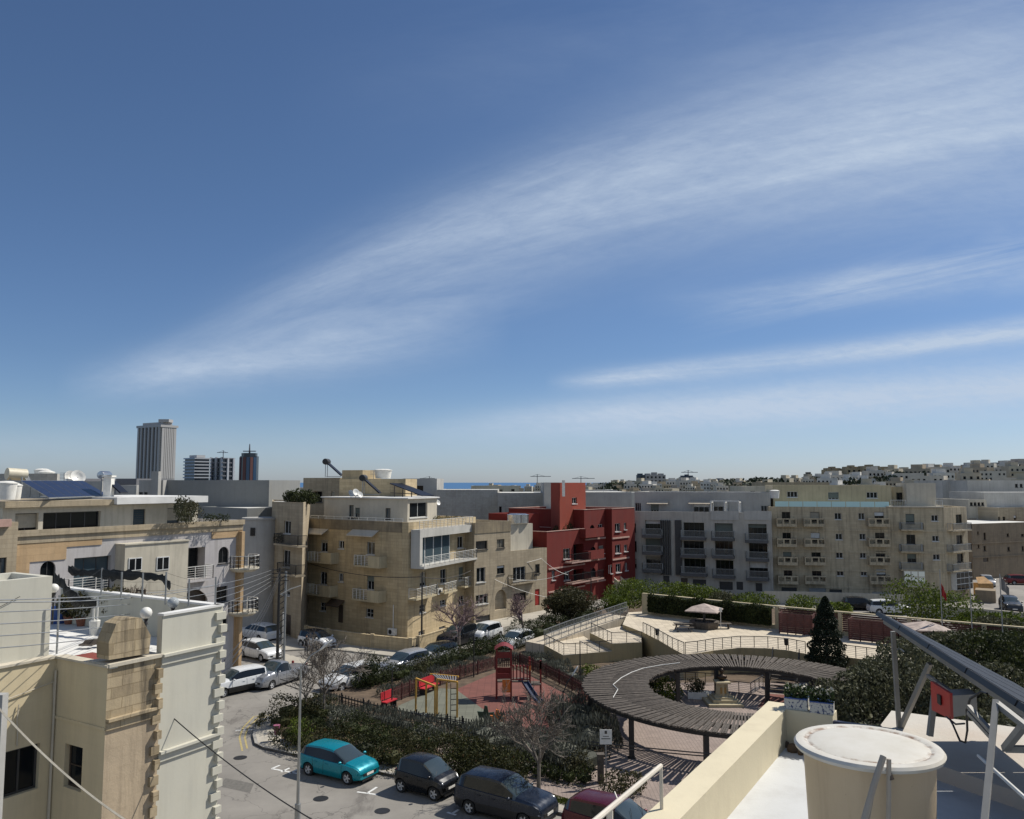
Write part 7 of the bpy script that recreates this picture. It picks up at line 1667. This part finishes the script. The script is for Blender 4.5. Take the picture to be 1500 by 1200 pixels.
def hedge(pts,w,h,label,m='hedge',z=.13,size=.11,dens=150,name='hedge',cat='hedge',blade=0,kind=None,group=None):
    ps=[P(x,y,z) for x,y in pts]; b=MB()
    for a,c in zip(ps,ps[1:]):
        d=c-a; L=d.length; dn=d.normalized(); nn=Vector((-dn.y,dn.x,0)); k=max(1,int(L/.8))
        for j in range(k):
            q=a+d*(j+.5)/k+nn*rng.uniform(-.08,.08)*w; hh=h*rng.uniform(.55,1.28); b.ball((q.x,q.y,z+hh*.42),.1,4,3)
            s=len(b.v)-4*4; 
            o=len(b.v)-16
            for i in range(o,len(b.v)): vx=Vector(b.v[i])-Vector((q.x,q.y,z+hh*.42)); b.v[i]=(q.x+vx.x*10*max(L/k*.5,w*.27),q.y+vx.y*10*w*.27,z+hh*.36+vx.z*10*hh*.32)
            n=int(dens*L/k*(w+h*1.5))
            for _ in range(n):
                u_=rng.uniform(-.55,.55)*L/k; t=rng.uniform(-1,1); zz=rng.uniform(0,1)
                if rng.random()<.75:
                    if rng.random()<.5: zz=1-abs(rng.gauss(0,.08)); 
                    else: t=math.copysign(1-abs(rng.gauss(0,.1)),t)
                rr=1-.35*max(0,zz-.6)
                p=q+dn*u_+nn*t*w/2*rr; b.leaf((p.x,p.y,z+zz*hh*rng.uniform(.9,1.08)+(.1*math.sin(p.x*2.1+p.y*1.3))),size*rng.uniform(.6,1.4),rng,up=blade)
    return b.build(name,M[m],None,label=label,cat=cat,kind=kind,group=group)
def bush(px,py,r_,h,label,m='hedge',z=.13,n=1500,size=.13,cat='bush',name='bush',group=None,loc=None):
    q=loc or P(px,py,z); b=MB(); bl=[((q.x,q.y,q.z+h*.5),r_,r_,h*.5)]
    for _ in range(4): a=rng.uniform(0,6.28); bl.append(((q.x+r_*.5*math.cos(a),q.y+r_*.5*math.sin(a),q.z+h*rng.uniform(.35,.7)),r_*.6,r_*.6,h*.4))
    b.leaves(bl,n,size,rng,.55); return b.build(name,M[m],None,label=label,cat=cat,group=group)
def branches(b,p,d,L,r_,lev,rg,spread=.55,up=.15,kids=3,mn=.006):
    q=p+d*L; mid_=(p+q)/2+Vector((rg.uniform(-1,1),rg.uniform(-1,1),rg.uniform(-.3,.6)))*L*.07
    b.tube([p,mid_,q],r_,5 if lev>2 else 3,max(mn,r_*.62),cap=False)
    if lev==0: return
    for k in range(kids+(rg.random()<.4)):
        v=Vector((rg.gauss(0,1),rg.gauss(0,1),rg.gauss(0,.6))); nd=(d+v*spread+Vector((0,0,up))).normalized(); s=rg.uniform(.35,1) if k else 1
        branches(b,p+(q-p)*s if k else q,nd,L*rg.uniform(.55,.85),max(mn,r_*.6),lev-1,rg,spread,up,kids,mn)
def bare_tree(px,py,h,r_,label,z=.13,m='barkp',lev=5,spread=.55,seed=1,stems=1,kids=3,leafm=None):
    rg=random.Random(seed); q=P(px,py,z); r=root('bare_tree',tuple(q),label,'tree'); b=MB(); b.tube([q,q+Vector((.02,0,h*.3))],r_,7,r_*.8); b.build('trunk',M['bark'],r); b=MB()
    for _ in range(3+stems): v=Vector((rg.gauss(0,.5),rg.gauss(0,.5),1)).normalized(); branches(b,q+Vector((.02,0,h*.28)),v,h*.27,r_*.6,lev-1,rg,spread,.1,kids,.009)
    b.build('crown',M[m],r); return r
def tree(px,py,Y,h,rad,label,m='olive',n=7000,size=.17,seed=1,base_z=0,crown=.45,group=None,name='tree',zc=None,dark=0):
    rg=random.Random(seed); q=D(px,py,Y); q.z=base_z; r=root(name,tuple(q),label,'tree',group); b=MB(); top=Vector((q.x,q.y,base_z+h*.55)); b.tube([q,q+Vector((.1,.05,h*.3)),top],.22,8,.1,cap=False)
    bl=[]
    for k in range(7):
        a=2*math.pi*k/7+rg.uniform(-.3,.3); rr=rad*rg.uniform(.35,.72); c=Vector((q.x+rr*math.cos(a),q.y+rr*math.sin(a),base_z+h*rg.uniform(.5,.82))); bl.append((tuple(c),rad*rg.uniform(.32,.52),rad*rg.uniform(.32,.52),h*rg.uniform(.12,.24))); b.tube([q+Vector((.05,0,h*.25)),(q+c)/2+Vector((0,0,h*.1)),c],.09,5,.03,cap=False)
    bl.append(((q.x,q.y,base_z+h*.85),rad*.45,rad*.45,h*.17)); bl.append(((q.x,q.y,base_z+h*.6),rad*.6,rad*.6,h*.25))
    b.build('trunk',M['bark'],r); c=MB(); c.leaves(bl,n,size,rg,.6); c.build('crown',M[m],r); return r
# hedges round the park
hedge([(420,1082),(452,1098),(520,1112),(585,1124),(628,1126)],2.6,1.15,'broad clipped red and green hedge along the kerb left of the path','hedgew')
hedge([(405,1068),(414,1058),(440,1048),(480,1052)],3.0,1.3,'reddish green hedge mound at the park corner beside the pink litter bin','hedgew')
hedge([(452,1062),(520,1078),(590,1092),(640,1100)],2.4,.85,'dark low hedge band behind the kerb hedge, left of the path','hedge')
hedge([(455,1040),(520,1052),(600,1072),(670,1086)],2.0,.8,'grey green lavender bed along the near fence of the playground','lav',blade=1,size=.2,dens=110,cat='shrub bed')
hedge([(545,1004),(600,990),(660,972),(735,950),(790,935)],2.2,1.0,'dark green hedge along the street on the far side of the park','hedge')
hedge([(560,1022),(610,1005),(665,990),(726,970)],1.5,.75,'grey lavender strip between the street hedge and the playground fence','lav',blade=1,size=.2,dens=110,cat='shrub bed')
hedge([(735,966),(775,968),(815,985),(862,1010)],1.8,.8,'pale lavender bed between the playground fence and the ramp wall','lav',blade=1,size=.2,dens=110,cat='shrub bed')
hedge([(735,950),(790,938),(845,922),(860,905)],3.2,1.5,'dense dark hedge mass at the foot of the entrance ramp','hedge')
hedge([(688,1086),(760,1103),(830,1118),(868,1128)],4.2,1.2,'large grey lavender bed in front of the playground beside the path','lav',blade=1,size=.24,dens=90,cat='shrub bed')
hedge([(840,1052),(856,1075),(868,1105)],3.4,1.5,'tall grey green shrub bed left of the pergola','lav',blade=1,size=.24,dens=100,cat='shrub bed')
hedge([(676,1112),(720,1124),(800,1140),(868,1150)],1.3,.8,'dark shaded undergrowth along the front of the large lavender bed','hedge')
bush(672,1134,1.9,1.75,'large rounded dark green bush between the path and the black two seat car','hedgew',n=3600); bush(706,1140,2.0,1.45,'wide reddish green bush behind the dark blue crossover','hedgew',n=3600); bush(735,1150,1.2,1.1,'small bush at the right end of the bushes behind the crossover','hedgew',n=1500)
bush(552,1003,1.1,2.1,'dark round clipped bush behind the white car at the park tip','hedge',n=2200,size=.11); bush(532,1008,.9,1.2,'lower dark bush left of the round clipped bush','hedge',n=1200)
bush(911,1164,1.1,1.1,'yellow green shrub beside the pergola shadow','brownl',n=1100); bush(979,1026,.95,1.5,'dense round green bush inside the pergola ring','bright',n=2200,size=.1,z=.15); bush(957,1018,.7,1.0,'small dark bush left of the round bush in the ring','hedge',n=800,z=.15); bush(964,1004,.8,1.1,'low shrub behind the round bush in the ring','hedge',n=800,z=.15); bush(1017,1015,.7,1.0,'shrub behind the white planter trough in the ring','olive',n=700,z=.4); bush(868,994,.9,1.0,'yellow green shrub at the foot of the retaining wall left of the pergola','bright',n=700)
# dry strip beside the kerb, grass
b=MB(); q=[P(x,y,.14) for x,y in [(770,1165),(870,1192),(930,1207),(935,1200),(870,1184),(775,1157)]]
for _ in range(2600): t=rng.random(); s=rng.random(); a=q[0]+(q[2]-q[0])*t; c=q[5]+(q[3]-q[5])*t; p=a+(c-a)*s; b.leaf(p+Vector((0,0,.05)),.12,rng,up=1)
b.build('verge_grass',M['bright'],None,kind='stuff')
# trees
bare_tree(672,953,5.4,.16,'pinkish bare tree over the large black off-roader',seed=3,lev=5,spread=.6)
bare_tree(766,938,4.6,.16,'second pinkish bare tree, between the beige houses and the play tower',seed=9,lev=5,spread=.6,m='barkp')
bare_tree(474,1052,5.3,.09,'wide spreading leafless tree at the tip of the park over the white car',seed=5,lev=6,spread=.5,stems=2,m='bark',kids=3)
bare_tree(447,1050,3.6,.07,'small leafless sapling left of the wide spreading bare tree',seed=15,lev=4,spread=.4,m='bark')
bare_tree(789,1162,4.9,.11,'leafless street tree with upswept branches in front of the playground',seed=6,lev=6,spread=.5,m='bark',stems=1)
tree(832,930,84,4.4,3.0,'broad olive brown evergreen tree in front of the beige house with the red door','brownl',8000,.2,4)
bush(800,925,1.0,1.6,'spiky palm like shrub at the foot of the broad evergreen tree','bright',n=900)
# bright bushes behind the garden wall
lb=['bright green bush behind the left end of the garden wall beside the red building','tall bright green bush left of the hedge panel top','bright bush in front of the grey block shop fronts','bright bush behind the gazebo top','bright bush below the last grey block doors','pale green bush right of the gazebo behind the wall','bright bush left of the street wall','bright green bush behind the slatted screens left of the black car','bright bush just right of the cypress tip','dense green tree-like bush in front of the tan block left of the red flag','green bush right of the red flag pole behind the wall','green bush behind the wall between two right flagpoles','green bush at the right edge behind the garden wall','wide bush beside the rightmost flagpole','low green bush left of the ramp top by the red building']
for i,(px,py,Y,r_,h) in enumerate([(915,888,92,2.2,3.2),(945,886,94,2.6,3.2),(980,884,94,2.6,2.8),(1010,884,93,2.4,2.6),(1035,886,92,2.0,2.4),(1060,888,90,1.6,2.0),(1105,890,88,2.4,2.0),(1185,900,84,2.2,2.2),(1222,902,82,1.6,1.7),(1342,912,74,2.6,4.2),(1392,915,72,2.4,3.2),(1440,920,70,2.2,1.7),(1490,922,68,2.4,1.7),(1464,925,66,1.8,1.4),(900,892,90,1.6,2.0)]):
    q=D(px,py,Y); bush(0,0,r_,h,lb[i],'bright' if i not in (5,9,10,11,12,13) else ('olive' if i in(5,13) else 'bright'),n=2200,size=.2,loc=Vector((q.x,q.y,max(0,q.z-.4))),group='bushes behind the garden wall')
# hedge panel on the wall
b=MB(); d=(W1-W0); L=d.length; dn=d.normalized(); nn=Vector((dn.y,-dn.x,0))
for _ in range(11000):
    t=rng.uniform(.07,.985); z=rng.uniform(T+.35,ZW-.02+.12*math.sin(t*30)); o_=rng.uniform(.05,.65) if z>ZW-.2 else rng.uniform(.5,.68); p=W0+d*t+nn*o_; b.leaf((p.x,p.y,z),.2*rng.uniform(.6,1.3),rng)
b.obox(W0+dn*L*.07+nn*.05+Vector((0,0,.3)),dn*L*.91,nn*.5,(0,0,ZW-T-.45)); b.build('hedge',M['hedge'],None,label='long clipped dark hedge panel covering the garden wall behind the gazebo',cat='hedge')
# cypress
q=D(1211,962,62); q.z=.2; r=root('cypress',tuple(q),'dark conical cypress tree in front of the slatted screens','tree'); b=MB(); b.tube([q,q+Vector((0,0,5.5))],.14,7,.04); b.build('trunk',M['bark'],r); b=MB(); zt_=D(1211,874,62).z
for _ in range(13000):
    t=rng.random()**1.25; z=.8+(zt_-.8)*t; rad=1.6*(1-t)**.62*(1+.13*math.sin(z*7+rng.uniform(-.4,.4))) *(1 if z>1.6 else .85); a=rng.uniform(0,6.28); rr=rad*rng.uniform(.6,1.05); b.leaf((q.x+rr*math.cos(a),q.y+rr*math.sin(a),z),.15*rng.uniform(.6,1.4),rng)
b.build('crown',M['cyp'],r)
# olive trees on the right
ol=['large olive tree at the right end of the pergola','olive tree behind the solar panel post, centre right','olive tree below the far gazebo roof','tall dark olive tree behind the inverter','dark evergreen tree at the right edge above the solar panel','dark evergreen tree second from the right edge','low olive tree right of the flower boxes','olive tree under the middle of the solar panel','dark tree in the right background below the rightmost flagpole']
for i,(px,Y,h,rad,m,n) in enumerate([(1262,46,4.7,3.3,'olive',9000),(1320,50,5.2,3.4,'olive',9000),(1370,55,5.0,3.6,'olive',8000),(1400,42,6.0,3.6,'olive',9000),(1485,52,5.7,4.0,'hedge',8000),(1440,58,4.7,3.8,'hedge',8000),(1290,36,4.4,2.6,'olive',6500),(1450,34,5.6,3.0,'olive',7000),(1475,62,3.9,3.2,'hedge',6000)]):
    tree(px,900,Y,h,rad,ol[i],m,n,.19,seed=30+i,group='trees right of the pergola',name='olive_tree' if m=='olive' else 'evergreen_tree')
# roof plants
def roofbush(px,py,Y,r_,h,label,n=500,m='olive',size=.14): q=D(px,py,Y); return bush(0,0,r_,h,label,m,n=n,size=size,loc=q,name='roof_plant',cat='plant')
roofbush(271,767,61.5,.75,2.0,'tall bushy plant at the end of the left penthouse terrace',900,'olive'); roofbush(281,768,62.5,.8,1.7,'second bushy plant beside the penthouse doors',800,'brownl')
for i,px in enumerate((304,312,322,331)): roofbush(px,765,63.5+i*.6,.35,.65,['first small spiky plant from the left on the orange cornice','second small spiky plant on the orange cornice','third small spiky plant on the orange cornice','last small spiky plant on the orange cornice by the corner'][i],160,'hedge',.1)
for i,(px,r_,h) in enumerate(((430,1.0,1.3),(441,1.3,1.5),(452,1.1,1.2))): roofbush(px,738.5,83,r_,h,['left dark bush on the planted roof of the narrow beige house','middle dark bush on the planted roof of the narrow beige house','right dark bush on the planted roof next to the rooftop house'][i],900,'hedge',.18)
for i,px in enumerate((640,652,664,676)): roofbush(px,767,86+i,.5,.8,['first green planter plant from the left on the white glazed bay roof','second green planter plant on the white glazed bay roof','third green planter plant on the white glazed bay roof','fourth green planter plant on the white glazed bay roof'][i],200,'olive',.12)
for i,(px,py) in enumerate(((405,790),(412,789),(432,790))): roofbush(px,py+6,82,.35,.9,['left balcony plant of the narrow beige house','middle balcony plant of the narrow beige house','right balcony plant of the narrow beige house'][i],150,'hedge',.12)
# ------------------------------------------------------------------ a person by the white car
def person(px,py,label,cloth,hair):
    q=P(px,py,.004); s=1.0; rz=R(200); r=root('person',tuple(q),label,'person',rz=rz); W=WM[r]
    J={'pelvis':((0,0,.92),.13),'chest':((0,.01,1.28),.15),'neck':((0,0,1.47),.055),'head':((0,.02,1.60),.09),'top':((0,.01,1.70),.07),
       'sl':((.19,0,1.40),.06),'el':((.24,-.02,1.13),.042),'hl':((.23,.08,.90),.034),'sr':((-.19,0,1.40),.06),'er':((-.24,-.03,1.13),.042),'hr':((-.24,.03,.88),.034),
       'll':((.10,0,.88),.085),'kl':((.11,.06,.48),.058),'fl':((.11,-.04,.08),.04),'tl':((.11,.12,.03),.03),'lr':((-.10,0,.88),.085),'kr':((-.11,.02,.48),.058),'fr':((-.11,.08,.08),.04),'tr':((-.11,.24,.03),.03)}
    E_=[('pelvis','chest'),('chest','neck'),('neck','head'),('head','top'),('chest','sl'),('sl','el'),('el','hl'),('chest','sr'),('sr','er'),('er','hr'),('pelvis','ll'),('ll','kl'),('kl','fl'),('fl','tl'),('pelvis','lr'),('lr','kr'),('kr','fr'),('fr','tr')]
    ks=list(J); me=bpy.data.meshes.new('body'); me.from_pydata([J[k][0] for k in ks],[(ks.index(a),ks.index(b_)) for a,b_ in E_],[]); o=bpy.data.objects.new('body',me); COL.objects.link(o); o.parent=r
    md=o.modifiers.new('skin','SKIN'); md.use_smooth_shade=True
    if not me.skin_vertices: me.attributes
    for i,k in enumerate(ks):
        me.skin_vertices[0].data[i].radius=(J[k][1],J[k][1]); me.skin_vertices[0].data[i].use_root=(k=='pelvis')
    sb=o.modifiers.new('sub','SUBSURF'); sb.levels=1; sb.render_levels=1; me.materials.append(cloth)
    b=MB(); b.ball((0,.0,1.66),.105,10,7); b.v=[tuple(W@Vector(v)) for v in b.v]; b.build('hair',hair,r,smooth=60)
    for h in ('hl','hr'): b=MB(); p=J[h][0]; b.ball((p[0],p[1],p[2]-.06),.04,8,5,sz=1.8); b.v=[tuple(W@Vector(v)) for v in b.v]; b.build('hand',plain('skin_tone',(.35,.2,.14),.6),r,smooth=60)
    b=MB(); b.ball((0,.055,1.60),.075,10,7); b.v=[tuple(W@Vector(v)) for v in b.v]; b.build('face',plain('skin_tone',(.35,.2,.14),.6),r,smooth=60)
try: person(448.5,960,'person in dark clothes walking on the street beside the small white car with black roof',plain('black_clothes',(.015,.015,.018),.8),plain('dark_hair',(.02,.015,.01),.7))
except Exception as ex: print('PERSON',ex)

roofbush(818,786,103,.8,1.4,'dark shrub on the terrace of the dark red house',500,'hedge',.18); roofbush(829,784,104,.9,1.8,'taller dark shrub on the terrace beside the red tower',600,'hedge',.18)
# manhole covers, road patches
for i,(px,py) in enumerate([(470,1170),(352,1110),(560,1188)]):
    q=P(px,py,.009); b=MB(); b.lathe([(.36,.0),(.36,.006)],tuple(q),18); b.lathe([(.28,.0062),(.28,.009)],tuple(q),18); b.build('manhole_cover',M['dmetal'],None,label=['round manhole cover on the road in front of the teal hatchback','round manhole cover on the road left of the park corner','round manhole cover on the road in front of the black two seat car'][i],cat='manhole cover')
m,n_,b_,o_=nt('dark_road_patch'); n_.links.new(ramp(n_,[(.3,(.10,.095,.085)),(.7,(.15,.14,.125))],noise(n_,6,wpos(n_),5)),b_.inputs['Base Color']); b_.inputs['Roughness'].default_value=.9
mb=MB()
for pts in ([(330,1140),(372,1148),(366,1162),(322,1152)],[(470,985),(500,980),(520,984),(488,990)],[(400,1200),(470,1212),(462,1230),(388,1216)]): mb.sheet(pxy(pts,.0065),.0065)
setting('road_patches',mb,m)
# bags of rubbish by the boundary wall, laundry on the tan block, plants on balconies
for i,(px,py) in enumerate([(604,957),(610,955)]):
    q=P(px,py,.13); b=MB(); b.ball((q.x,q.y,.13+.25),.28,8,6,sz=.9); b.ball((q.x+.05,q.y,.13+.55),.1,6,4); b.build('rubbish_bag',M['black'],None,label=['black rubbish bag left against the corner of the yellow boundary wall','second black rubbish bag, right of the other by the boundary wall'][i],cat='rubbish bag')
# looser shrubs that break the hedge line
for i,(px,py,r_,h,m) in enumerate([(440,1092,.8,1.5,'bright'),(500,1072,.9,1.5,'lav'),(548,1108,.8,1.6,'hedge'),(596,1112,.9,1.5,'brownl'),(630,1092,.9,1.2,'lav'),(748,1112,.9,1.6,'lav'),(800,1128,.9,1.7,'lav'),(846,1140,.8,1.4,'brownl'),(620,992,.8,1.5,'brownl'),(700,962,.9,1.6,'hedge')]):
    bush(px,py,r_,h,['loose bright shrub rising from the park corner hedge','pale grey shrub rising behind the kerb hedge near the left','dark shrub rising from the kerb hedge behind the teal hatchback','brownish shrub at the right end of the kerb hedge','pale shrub between the kerb hedge and the playground fence','pale grey shrub in the large lavender bed, left one','pale grey shrub in the large lavender bed, middle one','brownish shrub at the right end of the large lavender bed','brownish shrub standing in the street hedge behind the long red bench','dark shrub in the street hedge behind the thin lamp post'][i],m,n=700,size=.12)
